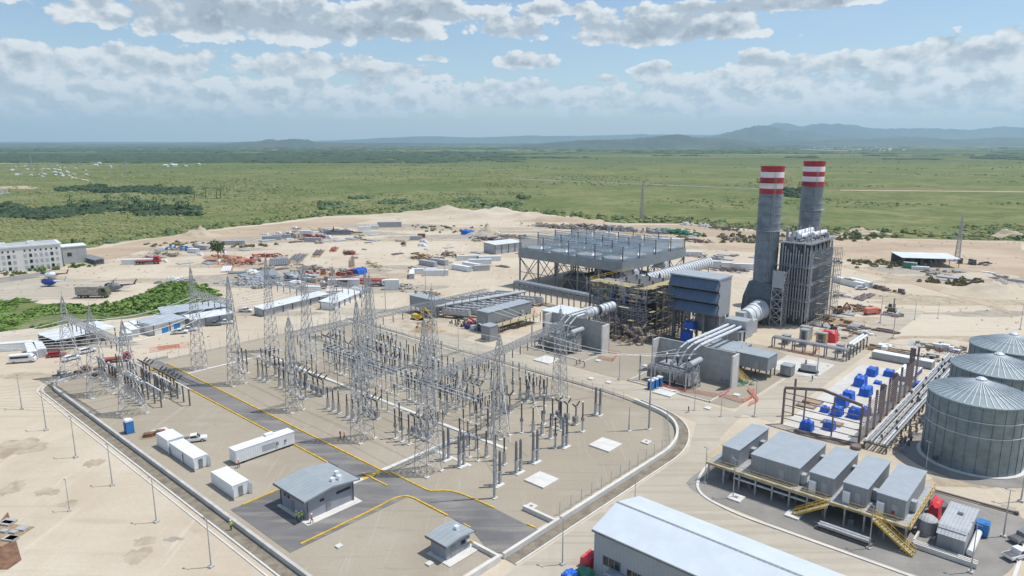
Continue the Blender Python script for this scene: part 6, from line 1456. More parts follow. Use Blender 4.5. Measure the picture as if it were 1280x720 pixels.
for a in ((427, 292, 40, 26, 14, 2, BS, 'grey steel', 'wide dark beam stack in the middle of the far sand'), (415, 290, 40, 20, 10, 2, CS, 'container grey', 'grey crates beside the dark beam stack'), (366, 297, 40, 20, 10, 3, CS, 'rubble', 'brownish crates in the far storage row'), (392, 298, 30, 14, 8, 3, CS, 'oxide red', 'dull red crates in the far storage row'),
          (405, 296, 30, 12, 8, 2.4, RH, 'container grey', 'grey heap at the end of the far storage row'), (398, 317, -40, 28, 5, 1.2, BS, 'brown steel', 'thin brown beam bundle on the central sand'), (372, 323, -40, 34, 8, 1.6, BS, 'grey steel', 'long dark beam row left of the central sand'), (436, 316, -35, 18, 6, 1.2, BS, 'brown steel', 'brown beam bundle beside the dark red crates'), (440, 318, 40, 8, 4, 2, CS, 'oxide red', 'dark red crates on the central sand'),
          (418, 312, -40, 20, 4, 1, BS, 'oxide red', 'red brown beam line at the top of the central sand'), (336, 321, 50, 20, 7, 2.4, RH, 'oxide red', 'dark red heap with a small crane near the tall towers'), (350, 328, -30, 24, 10, 1.4, PS, 'grey steel', 'grey pipe bed behind the second tall tower'), (338, 345, -20, 26, 10, 1.5, PS, 'container grey', 'grey pipe bed in the far cluttered yard, left'), (322, 352, 0, 30, 12, 1.6, CS, 'container grey', 'grey crates of the far cluttered yard, left'),
          (352, 350, 20, 26, 10, 2, CS, 'grey steel', 'dark crates of the far cluttered yard behind the towers'), (375, 348, 10, 22, 10, 2.2, CS, 'aluminium tube', 'pale crates of the far cluttered yard behind the towers'), (300, 356, 20, 24, 8, 1.8, RH, 'container grey', 'grey heap at the left of the far cluttered yard'), (395, 352, 20, 22, 8, 2.4, CS, 'rubble', 'brownish crates beside the white low shed'), (410, 343, 30, 22, 8, 2.4, CS, 'oxide red', 'dull red crates behind the black box'), (385, 336, 10, 20, 7, 2.6, RH, 'rubble', 'brown heap at the back of the cluttered yard'),
          (452, 350, 35, 26, 5, 1.4, PS, 'oxide red', 'dark red pipe stack right of the black box'), (440, 354, 35, 24, 4, 1.4, PS, 'oxide red', 'dark red pipe stack in front of the blue heap'), (420, 351, 35, 20, 5, 1.2, PS, 'brown steel', 'brown pipe stack left of the blue heap'), (500, 360, 0, 22, 9, 1.8, RH, 'rubble', 'brownish scrap heap right of the white lorry'), (486, 357, 0, 12, 6, 1.8, RH, 'grey steel', 'dark scrap beside the white gantry box'),
          (532, 324, 0, 24, 10, 3.2, RH, 'wood', 'big brown timber heap behind the grey containers'), (562, 320, 0, 16, 7, 1.6, RH, 'rust steel', 'thin ring of rust coloured scrap on the far sand'), (467, 333, -20, 22, 4, 2.0, RH, 'scaffold plank', 'small yellow brown heap on the central sand'), (440, 330, -35, 36, 3, .7, BS, 'brown steel', 'long low brown line on the central sand'), (520, 339, 30, 9, 5, 3, RH, 'wood', 'brown timber heap left of the far containers'),
          (587, 323, 0, 18, 7, 2.4, CS, 'rust steel', 'rust coloured crates behind the white containers'), (610, 300, 0, 30, 8, 3, RH, 'brown steel', 'dark scrap row at the far edge of the central sand'), (640, 297, 0, 30, 8, 3, RH, 'rubble', 'scrap row left of the fan deck at the far edge'), (505, 305, -40, 22, 3, 1.6, BS, 'brown steel', 'dark beam line on the far central sand'), (538, 368, 0, 12, 6, 1.2, RH, 'wood', 'small brown heap in front of the white containers'), (218, 350, 10, 14, 6, 1.6, RH, 'white paint', 'white and dark debris above the green thicket'),
          (216, 353, 60, 16, 4, 1.4, CS, 'container grey', 'pale crates above the green thicket'), (300, 330, 20, 24, 9, 2, RH, 'brick red', 'brick red rubble right of the lone tree'), (278, 322, 10, 24, 8, 1.0, CS, 'brick red', 'flat brick red pallets under the lone tree'), (285, 337, -30, 16, 5, 1.4, PS, 'white paint', 'white pipes on the sand below the lone tree'), (312, 341, 50, 20, 4, 1.0, PS, 'grey steel', 'grey pipes right of the white pipes'),
          (228, 312, 30, 26, 10, 1.6, CS, 'cabin blue', 'blue covered goods left of the lone tree'), (206, 318, 20, 24, 7, 1.4, RH, 'dry scrub', 'dry brush and scrap left of the blue goods'), (190, 322, 20, 14, 5, 1.4, CS, 'rubble', 'crates behind the long white trailer'), (700, 285, 10, 60, 8, 4, RH, 'rubble', 'long debris heap behind the fan deck, left'), (745, 286, 10, 50, 8, 4, RH, 'brown steel', 'long debris heap behind the fan deck, middle'), (795, 290, 10, 44, 10, 4, CS, 'container grey', 'grey stores behind the fan deck, right'),
          (845, 292, 0, 36, 10, 4, RH, 'green paint', 'dark green debris behind the fan deck'), (866, 282, 0, 22, 6, 3, CS, 'white paint', 'white crates at the far edge behind the fan deck'), (876, 303, 0, 18, 6, 2.4, RH, 'rust steel', 'rust coloured scrap on the far earth'), (905, 287, 0, 26, 8, 3, RH, 'brown steel', 'dark scrap left of the nearer chimney top bands'), (922, 301, 0, 26, 6, 3, CS, 'rubble', 'pale scrap left of the nearer chimney shaft'), (878, 322, 0, 20, 5, 2, CS, 'container grey', 'grey crates right of the fan deck corner'), (905, 338, 0, 20, 6, 2, RH, 'brown steel', 'brown scrap between the white containers'),
          (1110, 364, -20, 14, 3, 1.8, CS, 'brown steel', 'brown crates right of the white containers'), (1092, 360, -20, 8, 3, 1.8, CS, 'dark steel', 'dark crates beside the white car'), (1185, 340, 0, 12, 5, 1.4, CS, 'container grey', 'grey crates at the right of the open shed'), (1207, 330, 10, 8, 5, 3, CS, 'dark steel', 'dark machine right of the open shed'), (1225, 331, 10, 9, 3, 2, RH, 'dark steel', 'low dark machine farther right of the open shed'), (1250, 349, -10, 40, 3, .8, BS, 'wall concrete', 'grey strip of stored concrete on the right hand sand'),
          (1060, 388, 0, 12, 6, 1.6, RH, 'rust steel', 'rust coloured scrap right of the boiler scaffolds'), (1045, 402, 0, 10, 6, 1.4, CS, 'wood', 'wooden crates right of the boiler scaffolds'), (1070, 384, 0, 8, 5, 1, CS, 'rust steel', 'brown boards near the orange lorry'), (1040, 420, 0, 16, 8, 1.2, RH, 'wood', 'timber scraps beside the white pipes'), (1150, 446, 0, 26, 5, 1.2, CS, 'wall concrete', 'grey slabs behind the far end of the hall'), (1120, 441, 0, 20, 5, 1, BS, 'wood', 'timber lying behind the unfinished hall'),
          (1170, 438, 0, 16, 6, 1, RH, 'rust steel', 'rust coloured scrap behind the grey box module'), (95, 470, 40, 12, 4, 2, RH, 'grey steel', 'dark scrap at the foot of the leftmost tower'), (118, 468, 30, 14, 4, 1.6, CS, 'rust steel', 'brown crates between the corner towers'), (187, 546, 60, 4, 2.5, 1.6, CS, 'rust steel', 'rust coloured scrap next to the white cabins'), (528, 408, 0, 12, 6, 2.4, RH, 'tan soil', 'brown soil bank near the yellow excavator'), (590, 406, 30, 8, 5, 2, RH, 'red paint', 'small red machine parts beside the coolers'), (598, 412, 20, 7, 3, 1.6, CS, 'aluminium tube', 'silver machine by the end of the coolers'),
          (2, 668, 30, 7, 6, .4, CS, 'wall concrete', 'grey pallets on the red mat at the bottom left edge')):
    stack(*a)
def p_crates():
    o = thing('crate_pile', '', 'crates', 0, 0); mb = MB()
    for i in range(7): x, y = U_(-4, 4), U_(-2, 2); mb.box(x, x + U_(1, 3), y, y + U_(.8, 1.6), 0, U_(.4, 1.6))
    mb.each('crate', 'rubble', o); return o
def p_beams():
    o = thing('steel_bundle', '', 'steel', 0, 0); mb = MB()
    for i in range(6): mb.box(-5 + U_(0, 2), 5 - U_(0, 3), -2 + i * .7, -1.6 + i * .7, 0, U_(.3, .7))
    mb.each('beam', 'brown steel', o); return o
def p_pipes():
    o = thing('pipe_bundle', '', 'pipes', 0, 0); mb = MB()
    for i in range(6): mb.cyl((-5 + U_(0, 1), -2 + i * .75, .36), (5 - U_(0, 1), -2 + i * .75, .36), .34, .34, 7)
    mb.each('pipe', 'container grey', o); return o
def p_pale():
    o = thing('pale_crate', '', 'crates', 0, 0); mb = MB()
    for i in range(4): x, y = U_(-3, 3), U_(-2, 2); mb.box(x, x + U_(1.2, 3.4), y, y + U_(1, 2), 0, U_(.6, 1.8))
    mb.each('crate', 'white paint', o); return o
CPS = [(Proto(p_crates), 'small brownish crates lying in the'), (Proto(p_beams), 'small bundle of rusty steel beams in the'), (Proto(p_pipes), 'small bundle of grey pipes in the'), (Proto(p_pale), 'small white crates lying in the')]
for (x0, x1, y0, y1, n, wh) in ((300, 440, 336, 362, 54, 'cluttered yard behind the tall towers'), (330, 470, 286, 304, 34, 'far storage row'), (200, 330, 305, 330, 22, 'stores around the lone tree'), (700, 880, 283, 300, 34, 'stores beyond the fan deck'), (440, 640, 300, 334, 20, 'open central sand'), (880, 945, 318, 340, 12, 'sand left of the nearer chimney'), (1030, 1120, 362, 425, 20, 'sand right of the boiler'), (1150, 1250, 338, 352, 12, 'sand near the right hand open shed'), (1100, 1200, 432, 450, 12, 'sand behind the unfinished hall')):
    for i in range(n):
        px, py = U_(x0, x1), U_(y0, y1); q, lb = CPS[int(rnd() * 4)]; u, v = S(px, py); q.put(lb + ' ' + wh, lb.split(' in the')[0].split(' lying')[0] + ', ' + wh, u, v, random.choice((0, 90, U_(-20, 20))), sc=U_(.5, 1.1))
for i, (px, py, rx, ry, h, lab) in enumerate(((447, 342, 4, 2.4, 2.4, 'bright blue tarpaulin heap amid the pipe stacks'), (584, 293, 4, 3, 3, 'small blue tarpaulin on the far central sand'), (452, 341, 2.2, 2, 2.6, 'purple blue tarpaulin next to the bright blue one'))): u, v = S(px, py); tarp(u, v, rx, ry, h, 'blue tarp', lab, i + 20)
sheet('ground_mat', [G(*p) for p in [(-40, 700), (10, 640), (27, 700), (10, 712), (-40, 712)]], .05, 'rust steel', skirt=0); sheet('brick_patch', [G(*p) for p in [(252, 322), (275, 318), (300, 320), (322, 326), (300, 334), (270, 331)]], .05, 'brick red', skirt=0)
sheet('red_paint_patch', [G(*p) for p in [(196, 433), (224, 430), (225, 434), (198, 438)]], .06, 'brick red', skirt=0)
# slender radio masts
def radio(px, py, h, lab):
    u, v = S(px, py); o = thing('radio_mast', lab, 'mast', u, v); mb = MB(); lattice(mb, ring(1.2, 0), ring(.5, h * .8), 9, .16); lattice(mb, ring(.5, h * .8), ring(.1, h), 2, .12); mb.build('mast_body', 'zinc lattice', o); MB().box(-1.6, 1.6, -1.6, 1.6, 0, .3).build('footing', 'pale concrete', o)
radio(1196, 326, 26, 'thin lattice mast beside the open shed on the right'); radio(802, 275, 34, 'distant lattice pylon behind the fan deck')
radio(40, 212, 40, 'far lattice mast near the village on the left'); radio(158, 214, 40, 'far lattice mast on the plain left of centre')
# pits, mounds of soil and sand
def mound(px, py, rx, ry, h, m, seed, name='sand_mound'):
    bm = bmesh.new(); bmesh.ops.create_grid(bm, x_segments=22, y_segments=22, size=1)
    for w in bm.verts:
        x, y = w.co.x, w.co.y; d = math.hypot(x, y); f = max(0, 1 - d) ** 1.2; n_ = noise.noise(Vector((x * 3 + seed, y * 3, seed))) + .5 * noise.noise(Vector((x * 8, y * 8, seed))); w.co = Vector((x * rx, y * ry, h * f * (1 + .7 * n_) - .05))
    me = bpy.data.meshes.new(name); bm.to_mesh(me); bm.free(); me.materials.append(M(m)); me.polygons.foreach_set('use_smooth', [True] * len(me.polygons)); o = bpy.data.objects.new(name, me); COL.objects.link(o); x, y = G(px, py); o.location = (x, y, 0); o['kind'] = 'structure'
for i, a in enumerate(((249, 295, 16, 8, 6, 'sand'), (560, 268, 60, 20, 6, 'sand'), (620, 270, 50, 18, 7, 'sand'), (500, 272, 40, 12, 3.5, 'sand'), (700, 276, 40, 12, 4, 'red earth'), (660, 272, 40, 14, 5, 'sand'), (1240, 366, 22, 12, 5, 'sand'), (1252, 360, 12, 6, 4, 'rubble'), (1130, 437, 12, 5, 1.2, 'sand'), (1190, 432, 12, 5, 1.3, 'sand'),
                      (1160, 428, 14, 5, 1.0, 'sand'), (517, 408, 9, 4, 2.2, 'sand'), (535, 414, 7, 3, 2.0, 'tan soil'), (505, 404, 10, 4, 1.4, 'sand'), (598, 297, 16, 8, 5, 'rubble'), (610, 292, 10, 6, 7, 'sand'), (950, 292, 26, 10, 3, 'red earth'), (1075, 292, 22, 6, 4, 'sand'), (1260, 296, 16, 5, 5, 'sand'), (1225, 345, 20, 8, 2, 'sand'), (470, 396, 12, 4, 1, 'sand'), (640, 415, 8, 4, .8, 'sand'))): mound(*a, i * 4.7)
# ================================================================ VEGETATION
def leafclump(n, rx, rz, s, rg):
    """quads scattered through an ellipsoid volume: reads as leaf clusters with gaps"""
    p = rg.normal(size=(n, 3)); p /= np.linalg.norm(p, axis=1)[:, None]; p *= (rg.random(n) ** .45)[:, None]
    p[:, 2] = np.abs(p[:, 2]) if rz > 0 else p[:, 2]; p *= np.array([rx, rx, abs(rz)])
    a = rg.normal(size=(n, 3)); a /= np.linalg.norm(a, axis=1)[:, None]; b = np.cross(a, rg.normal(size=(n, 3))); b /= np.linalg.norm(b, axis=1)[:, None]
    s_ = (s * (.6 + .8 * rg.random(n)))[:, None]; a = a * s_; b = b * s_ * .8
    return np.stack([p - a - b, p + a - b, p + a + b, p - a + b], 1)      # n,4,3
def quads_obj(name, Q, m, label=None, kind='stuff', cat=None, parent=None, group=None):
    n = len(Q); me = bpy.data.meshes.new(name); me.vertices.add(n * 4); me.loops.add(n * 4); me.polygons.add(n)
    me.vertices.foreach_set('co', Q.reshape(-1).astype(np.float32)); me.loops.foreach_set('vertex_index', np.arange(n * 4, dtype=np.int32)); me.polygons.foreach_set('loop_start', np.arange(0, n * 4, 4, dtype=np.int32))
    try: me.polygons.foreach_set('loop_total', np.full(n, 4, dtype=np.int32))
    except Exception: pass
    me.update(calc_edges=True); me.materials.append(M(m)); o = bpy.data.objects.new(name, me); COL.objects.link(o)
    if parent: o.parent = parent
    return tag(o, label, cat, group, kind)
rg = np.random.default_rng(5)
CL = [leafclump(34, 1, 1.0, .3, rg) for _ in range(7)]
def dome(rg):
    """low bumpy mound of foliage faces, open below"""
    n, R_ = 9, 4; g_ = np.zeros((R_ + 1, n, 3)); bump = 1 + .35 * (rg.random((R_ + 1, n)) - .5)
    for j in range(R_ + 1):
        e = j / R_ * math.pi / 2
        for i in range(n): a = 2 * math.pi * (i + .5 * (j % 2)) / n; k = bump[j, i]; g_[j, i] = (math.cos(e) * math.cos(a) * k, math.cos(e) * math.sin(a) * k, math.sin(e) * bump[j, i] * (1 if j < R_ else .9))
    return np.array([[g_[j, i], g_[j, (i + 1) % n], g_[j + 1, (i + 1) % n], g_[j + 1, i]] for j in range(R_) for i in range(n)])
DM = [dome(rg) for _ in range(9)]
def domes(name, spots, m, label, base=-.3):
    parts = []
    for x, y, r, h in spots:
        q = DM[rg.integers(9)].copy(); q[..., 0] *= r * (.7 + .7 * rg.random()); q[..., 1] *= r * (.7 + .7 * rg.random()); q[..., 2] *= h; parts.append(q + np.array([x, y, base]))
    return quads_obj(name, np.concatenate(parts), m, label, 'stuff', None)
def field(name, spots, m, label, base=-.3):
    parts = []
    for x, y, r, h in spots:
        q = CL[rg.integers(7)].copy(); q[..., 0] *= r * (0.7 + .6 * rg.random()); q[..., 1] *= r * (0.7 + .6 * rg.random()); q[..., 2] *= h
        q += np.array([x, y, base]); parts.append(q)
    return quads_obj(name, np.concatenate(parts), m, label, 'stuff', None)
def inpoly(x, y, poly):
    c = False; j = len(poly) - 1
    for i in range(len(poly)):
        if (poly[i][1] > y) != (poly[j][1] > y) and x < (poly[j][0] - poly[i][0]) * (y - poly[i][1]) / (poly[j][1] - poly[i][1]) + poly[i][0]: c = not c
        j = i
    return c
belt = [(-140, 380), (0, 378), (30, 375), (70, 381), (110, 385), (150, 380), (178, 368), (205, 356), (240, 354), (262, 360), (275, 372), (262, 384), (230, 390), (190, 393), (160, 398), (100, 402), (60, 408), (20, 413), (-140, 418)]
beltG = [G(*p) for p in belt]; sp_ = []
while len(sp_) < 1500:
    px, py = U_(-140, 280), U_(352, 420)
    if inpoly(px, py, belt):
        x, y = G(px, py); q = noise.noise(Vector((x * .05, y * .05, 1)))
        if q > -.35: sp_.append((x, y, U_(1.1, 2.8) * (1 + q * .5), U_(.45, 1.3) * (1 + q)))
sheet('grass_ground', jag(beltG, 2, 5, 2), .08, 'green plain', skirt=0)
field('thicket', sp_, 'bright leaves', 'bright green thicket between the helicopters and the left sheds', 0)
# loose stones, clods and scraps lying about on the bare ground
dq = []
for i in range(5200):
    px, py = U_(-40, 1320), 268 + 190 * rnd() ** 1.5; x, y = G(px, py); uu, vv = UVw(x, y)
    if not inpoly(x, y, site_j) or (-216 < uu < -56 and 44 < vv < 155) or noise.noise(Vector((x * .03, y * .03, 6))) < U_(-.3, .5): continue
    if (-60 < uu < 0 and 74 < vv < 240) or (-210 < uu < -66 and 155 < vv < 290): continue
    s_ = U_(.12, .4) * (1 + y / 350); q = CL[rg.integers(7)][:8].copy() * s_; q[..., 2] *= .5; q += np.array([x, y, 0.0]); dq.append(q)
quads_obj('loose_stones', np.concatenate(dq), 'rubble', 'scattered stones and scraps on the bare sand', 'stuff')
# scrub over the plain: sampled evenly over what the camera overlooks, nearer ones larger on screen
sA, sB, sC, sD = [], [], [], []
def plainspot():
    py = 183 + (300 - 183) * (rnd() ** .8); px = U_(-60, 1340); return px, py
site_px = [(p[0], p[1]) for p in site_j]
cnt = 0
while cnt < 26000:
    px, py = plainspot(); x, y = G(px, py)
    if y < 330 or inpoly(x, y, site_px): cnt += .2; continue
    n1 = noise.noise(Vector((x * .0035, y * .006, 3))) + .5 * noise.noise(Vector((x * .012, y * .02, 7)))
    wood = (0 < px < 250 and 250 < py < 276 and abs(py - 263 - 4 * math.sin(px * .03)) < 7 * (.9 + 1.3 * noise.noise(Vector((x * .02, y * .008, 8)))) and noise.noise(Vector((x * .03, y * .03, 2))) > -.3) or (70 < px < 240 and abs(py - 238) < 5 * (.7 + 1.6 * noise.noise(Vector((x * .012, y * .006, 5))))) or (400 < px < 660 and 246 < py < 262 and n1 + noise.noise(Vector((x * .02, y * .02, 9))) > .15) or (980 < px < 1002 and 236 < py < 247)
    if not wood and n1 < U_(-.35, .6) + (.45 if px > 660 else 0): cnt += .25; continue
    d = math.hypot(x, y); r = U_(.5, 1.4) * (1 + d / 1900) * (2.1 if wood else 1); h = r * U_(.45, .85)
    if wood: (sD if px < 260 or px > 900 else sB).append((x, y, r, h * 1.3))
    elif rnd() < .25 and py > 215: sC.append((x, y, r, h * .8))
    elif n1 > .25 and rnd() < .5: sB.append((x, y, r, h))
    else: sA.append((x, y, r, h))
    cnt += 1
# bushes along the rim of the clearing
for i in range(900):
    t = rnd() * (len(far_edge) - 1); k = int(t); a, b2 = far_edge[k], far_edge[min(k + 1, len(far_edge) - 1)]; x = a[0] + (b2[0] - a[0]) * (t - k); y = a[1] + (b2[1] - a[1]) * (t - k) + U_(6, 45); (sA if rnd() < .7 else sB).append((x + U_(-5, 5), y, U_(1.5, 3.6), U_(1.2, 3.2)))
domes('scrub', sA, 'bush leaves', 'green bushes scattered over the wide plain'); field('scrub', sA[::4], 'bush leaves', 'loose green bushes scattered over the wide plain'); domes('scrub', sB, 'dark leaves', 'darker bushes and woods on the plain'); field('scrub', sB[::2], 'dark leaves', 'loose dark bushes and woods on the plain'); domes('palm_grove', sD, 'wood and shade leaves', 'dark dense groves on the left plain'); field('palm_grove', sD[::2], 'dark leaves', 'ragged crowns of the dark groves on the left plain'); domes('scrub', sC, 'dry scrub', 'pale dry scrub on the plain')
# dark far tree belts, standing in for cloud-shadow bands (2 to 8 km)
sp_ = []
for i in range(5200):
    py = 181.5 + 22 * rnd(); px = U_(-80, 1360); x, y = G(px, py)
    n1 = noise.noise(Vector((x * .0006, y * .0016, 11))) + .45 * noise.noise(Vector((x * .003, y * .006, 4)))
    if n1 < .02 - .14 + .27 * min(1, max(0, (px - 350) / 420 + .25 * noise.noise(Vector((y * .002, 0, 3))))) - (.25 * min(1, max(0, (700 - px) / 200)) if 183 < py < 189 else 0): continue
    r = U_(9, 22) * (1 + y / 9000); sp_.append((x, y, r * 1.7, U_(3, 6)))
domes('far_shade_woods', sp_, 'wood and shade leaves', 'dark far tree belts standing in for cloud shadow')
def shrub_at(px, py, n, r, h, m, lab, spread, nm='shrub'):
    x0, y0 = G(px, py); P0 = []
    for i in range(n):
        q = CL[rg.integers(7)].copy(); rr = r * U_(.6, 1.2); q[..., 0] *= rr; q[..., 1] *= rr; q[..., 2] *= h * U_(.6, 1.2); q += np.array([random.gauss(0, spread), random.gauss(0, spread * .5), 0]); P0.append(q)
    o = quads_obj(nm, np.concatenate(P0), m, lab, None, 'shrub'); o.location = (x0, y0, 0)
for a in ((1100, 330, 34, 1.8, 1.6, 'dry scrub', 'olive scrub patch left of the open shed on the right', 11), (1190, 354, 22, 1.5, 1.7, 'dry scrub', 'olive bushes on the sand in front of the open shed', 7), (1212, 356, 9, 1.2, 1.2, 'dry scrub', 'small olive bush right of the olive bushes', 3), (915, 297, 34, 2.2, 1.8, 'dry scrub', 'yellow green scrub left of the nearer chimney', 14), (945, 303, 18, 2, 1.8, 'dry scrub', 'yellow green scrub right beside the nearer chimney', 8),
          (1065, 299, 24, 2, 1.8, 'dry scrub', 'dry scrub right of the farther chimney', 9), (25, 343, 10, 1.1, 1.6, 'bush leaves', 'dark hedge end in front of the hotel', 4), (50, 338, 16, 1.3, 2.0, 'bright leaves', 'green hedge in front of the hotel, left', 5), (70, 334, 14, 1.4, 2.4, 'bright leaves', 'green hedge in front of the hotel, right', 4), (106, 334, 8, 1.2, 1.3, 'bright leaves', 'small green bush by the dark store', 3), (310, 309, 12, 1.4, 1.6, 'bush leaves', 'green bush behind the lone tree', 7), (225, 306, 30, 1.4, 1.3, 'dry scrub', 'dry brush behind the blue goods', 12),
          (545, 284, 20, 1.6, 1.2, 'dry scrub', 'dry scrub line on the far sand', 16), (570, 289, 16, 1.4, 1.2, 'dry scrub', 'dry scrub right on the far sand', 12)): shrub_at(*a)
def tree(px, py, h, cr, lab, m='bush leaves', group=None, nm='tree'):
    x0, y0 = G(px, py); o = bpy.data.objects.new(nm, None); COL.objects.link(o); o.location = (x0, y0, -.1 if py > 300 else -.3); tag(o, lab, 'tree', group)
    mb = MB(); mb.cyl((0, 0, 0), (.1, 0, h * .5), .32, .2, 8)
    for i in range(6): a = i * 1.05; mb.cyl((.1, 0, h * (.38 + .04 * i)), (cr * .6 * math.cos(a), cr * .6 * math.sin(a), h * (.68 + .05 * (i % 3))), .13, .04, 6)
    mb.build('trunk', 'bark', o); P0 = []
    for i in range(16):
        a = rnd() * 6.28; d = cr * .72 * rnd() ** .6; q = leafclump(60, 1, -1, .2, rg); rr = cr * U_(.28, .45); q *= rr; q += np.array([d * math.cos(a), d * math.sin(a), h * U_(.5, .9)]); P0.append(q)
    quads_obj('crown', np.concatenate(P0), m, None, None, None, o)
tree(273, 326, 11, 5.0, 'lone leafy tree standing on the sand among stored goods', 'dark leaves')
def palm(px, py, h, lab, grp):
    x0, y0 = G(px, py); o = bpy.data.objects.new('palm_tree', None); COL.objects.link(o); o.location = (x0, y0, -.3); tag(o, lab, 'palm tree', grp); MB().cyl((0, 0, 0), (.4, 0, h), .45, .3, 8).build('trunk', 'bark', o); mb = MB()
    for i in range(16):
        a = i * .393 + rnd() * .2; c, s = math.cos(a), math.sin(a); up = U_(-.2, .9); pts = [(0.4, 0, h)] + [(.4 + c * t * 4.6, s * t * 4.6, h + up * 3 * t - 3.4 * t * t) for t in (.25, .5, .75, 1)]
        for (p, q) in zip(pts[:-1], pts[1:]): mb.bar(p, q, 1.0, .06)
    mb.build('crown', 'dark leaves', o)
for i, (px, py, h) in enumerate(((257, 247, 13), (271, 248, 13), (276, 248, 12), (243, 249, 10))): palm(px, py, h, 'palm tree standing out above the scrub on the left plain', 'palms on the left plain')
for i in range(26): px, py = U_(85, 240), U_(255, 267); palm(px, py, U_(8, 12), 'palm in the dark palm grove on the left plain', 'palms of the dark grove')
# ================================================================ FAR: pond, villages, hills
sheet('pond', jag([G(*p) for p in [(-120, 236), (-20, 236.5), (8, 237), (15, 240), (6, 244), (-10, 248), (-120, 250)]], 3, 20, 1), -.2, 'pond water', skirt=0); sheet('sandy_shore', jag([G(*p) for p in [(-10, 233.5), (30, 232), (50, 234), (40, 236), (0, 236)]], 3, 20, 1), -.2, 'red earth', skirt=0)
for i, pts in enumerate(([(85, 217), (92, 221), (112, 225), (112, 226), (90, 222.5), (84, 218)], [(385, 199), (420, 195), (421, 196.5), (388, 200.5)], [(1050, 237), (1280, 239), (1280, 240.2), (1050, 238)], [(-20, 204), (160, 202), (160, 203), (-20, 205)], [(640, 223), (960, 236), (960, 236.8), (640, 223.8)], [(1000, 186), (1060, 188), (1060, 189), (1000, 187)])):
    sheet('dirt_track', [G(*p) for p in pts], -.12, 'red earth' if i < 3 else 'grey pad', skirt=0)
def p_house():
    o = thing('village_house', '', 'house', 0, 0); MB().box(-7, 7, -5, 5, -.3, 4.5).build('wall', 'cream wall', o); MB().extr([(-5.6, 4.4), (5.6, 4.4), (0, 7)], -7.6, 7.6).build('roof', 'bright tin roof', o); return o
HS = Proto(p_house)
for i in range(34): px, py = U_(15, 110), U_(207, 222); at(HS, px, py, U_(0, 180), 'tiny pale house of the far village on the left plain', 'houses of the left village', U_(.25, .5))
for i in range(34): px, py = U_(1010, 1130), U_(184, 190); at(HS, px, py, U_(0, 180), 'tiny pale house of the far settlement on the right', 'houses of the right settlement', U_(.7, 1.3))
for i in range(8): px, py = U_(120, 250), U_(204, 210); at(HS, px, py, U_(0, 180), 'tiny pale farm building on the far left plain', 'far farm buildings', U_(.5, .9))
def ridge(name, pts, dist, depth, seed, rough=.18):
    """mountain ridge: crest heights follow a skyline, body falls away to front and back"""
    xs = [p[0] for p in pts]; n = 140; bm = bmesh.new(); rows = 13; grid = []
    for i in range(n):
        px = xs[0] + (xs[-1] - xs[0]) * i / (n - 1); k = max(j for j in range(len(pts)) if pts[j][0] <= px + 1e-6); k = min(k, len(pts) - 2); t = (px - pts[k][0]) / (pts[k + 1][0] - pts[k][0]); ph = (pts[k][1] * (1 - t) + pts[k + 1][1] * t) * (.76 if name == 'mountains' else .9)
        ang = math.atan((px - 640) / F * 1.0); x = (px - 640) / F * dist; col = []
        for r in range(rows):
            s = (r - rows // 2) / (rows // 2); f = (1 - abs(s)) ** 1.25; nn = noise.noise(Vector((i * .09, r * .5, seed))) + .5 * noise.noise(Vector((i * .25, r * .9, seed + 5)))
            z = max(-5, ph / F * dist * f * (1 + (rough * nn if s != 0 else rough * .25 * nn)) - 2); col.append(bm.verts.new((x * (1 + s * depth / dist), dist + s * depth, z * (1 + .09 * noise.noise(Vector((i * .4, 0, seed + 2))) + .06 * noise.noise(Vector((i * 1.1, 0, seed)))))))
        grid.append(col)
    for i in range(n - 1):
        for r in range(rows - 1): bm.faces.new((grid[i][r], grid[i + 1][r], grid[i + 1][r + 1], grid[i][r + 1]))
    me = bpy.data.meshes.new(name); bm.to_mesh(me); bm.free(); me.materials.append(M('hill forest')); me.polygons.foreach_set('use_smooth', [True] * len(me.polygons)); o = bpy.data.objects.new(name, me); COL.objects.link(o); o['kind'] = 'structure'
ridge('hills', [(255, 0), (300, 5), (330, 7), (345, 10), (352, 8), (368, 10), (390, 9), (400, 6), (430, 5), (470, 4), (500, 2), (540, 0)], 10000, 1200, 1)
ridge('hills', [(620, 0), (680, 5), (730, 9), (780, 10), (800, 12), (830, 16), (845, 16), (860, 13), (890, 12), (930, 8), (960, 3), (1000, 0)], 9200, 1100, 2)
ridge('hills', [(870, 0), (888, 6), (900, 10), (908, 9), (930, 4), (950, 3), (990, 4), (1010, 2), (1040, 0)], 7600, 500, 3)
ridge('mountains', [(840, 0), (880, 12), (905, 20), (925, 27), (940, 31), (948, 31), (962, 27), (975, 21), (1000, 24), (1015, 19), (1030, 15), (1060, 12), (1100, 6), (1140, 0)], 14500, 1600, 4)
ridge('mountains', [(860, 8), (900, 16), (930, 24), (960, 32), (975, 33), (990, 27), (1020, 33), (1050, 31), (1080, 25), (1120, 24), (1160, 25), (1200, 22), (1240, 28), (1290, 24), (1360, 22), (1460, 26)], 19500, 2000, 5)
ridge('mountains', [(900, 5), (980, 8), (1060, 10), (1120, 14), (1180, 10), (1240, 13), (1300, 12), (1400, 10), (1460, 8)], 11500, 1100, 7)
ridge('mountains', [(-200, 3), (0, 3), (120, 3), (300, 3), (420, 5), (480, 9), (540, 12), (600, 10), (660, 13), (720, 12), (800, 15), (880, 14), (960, 12)], 22500, 1800, 6)
ridge('hills', [(-200, 1), (-60, 2), (60, 3), (160, 2), (260, 3), (380, 2.5), (500, 3.5), (620, 2.5), (740, 3.5), (900, 3), (1100, 4), (1300, 4), (1460, 3)], 12500, 900, 8)
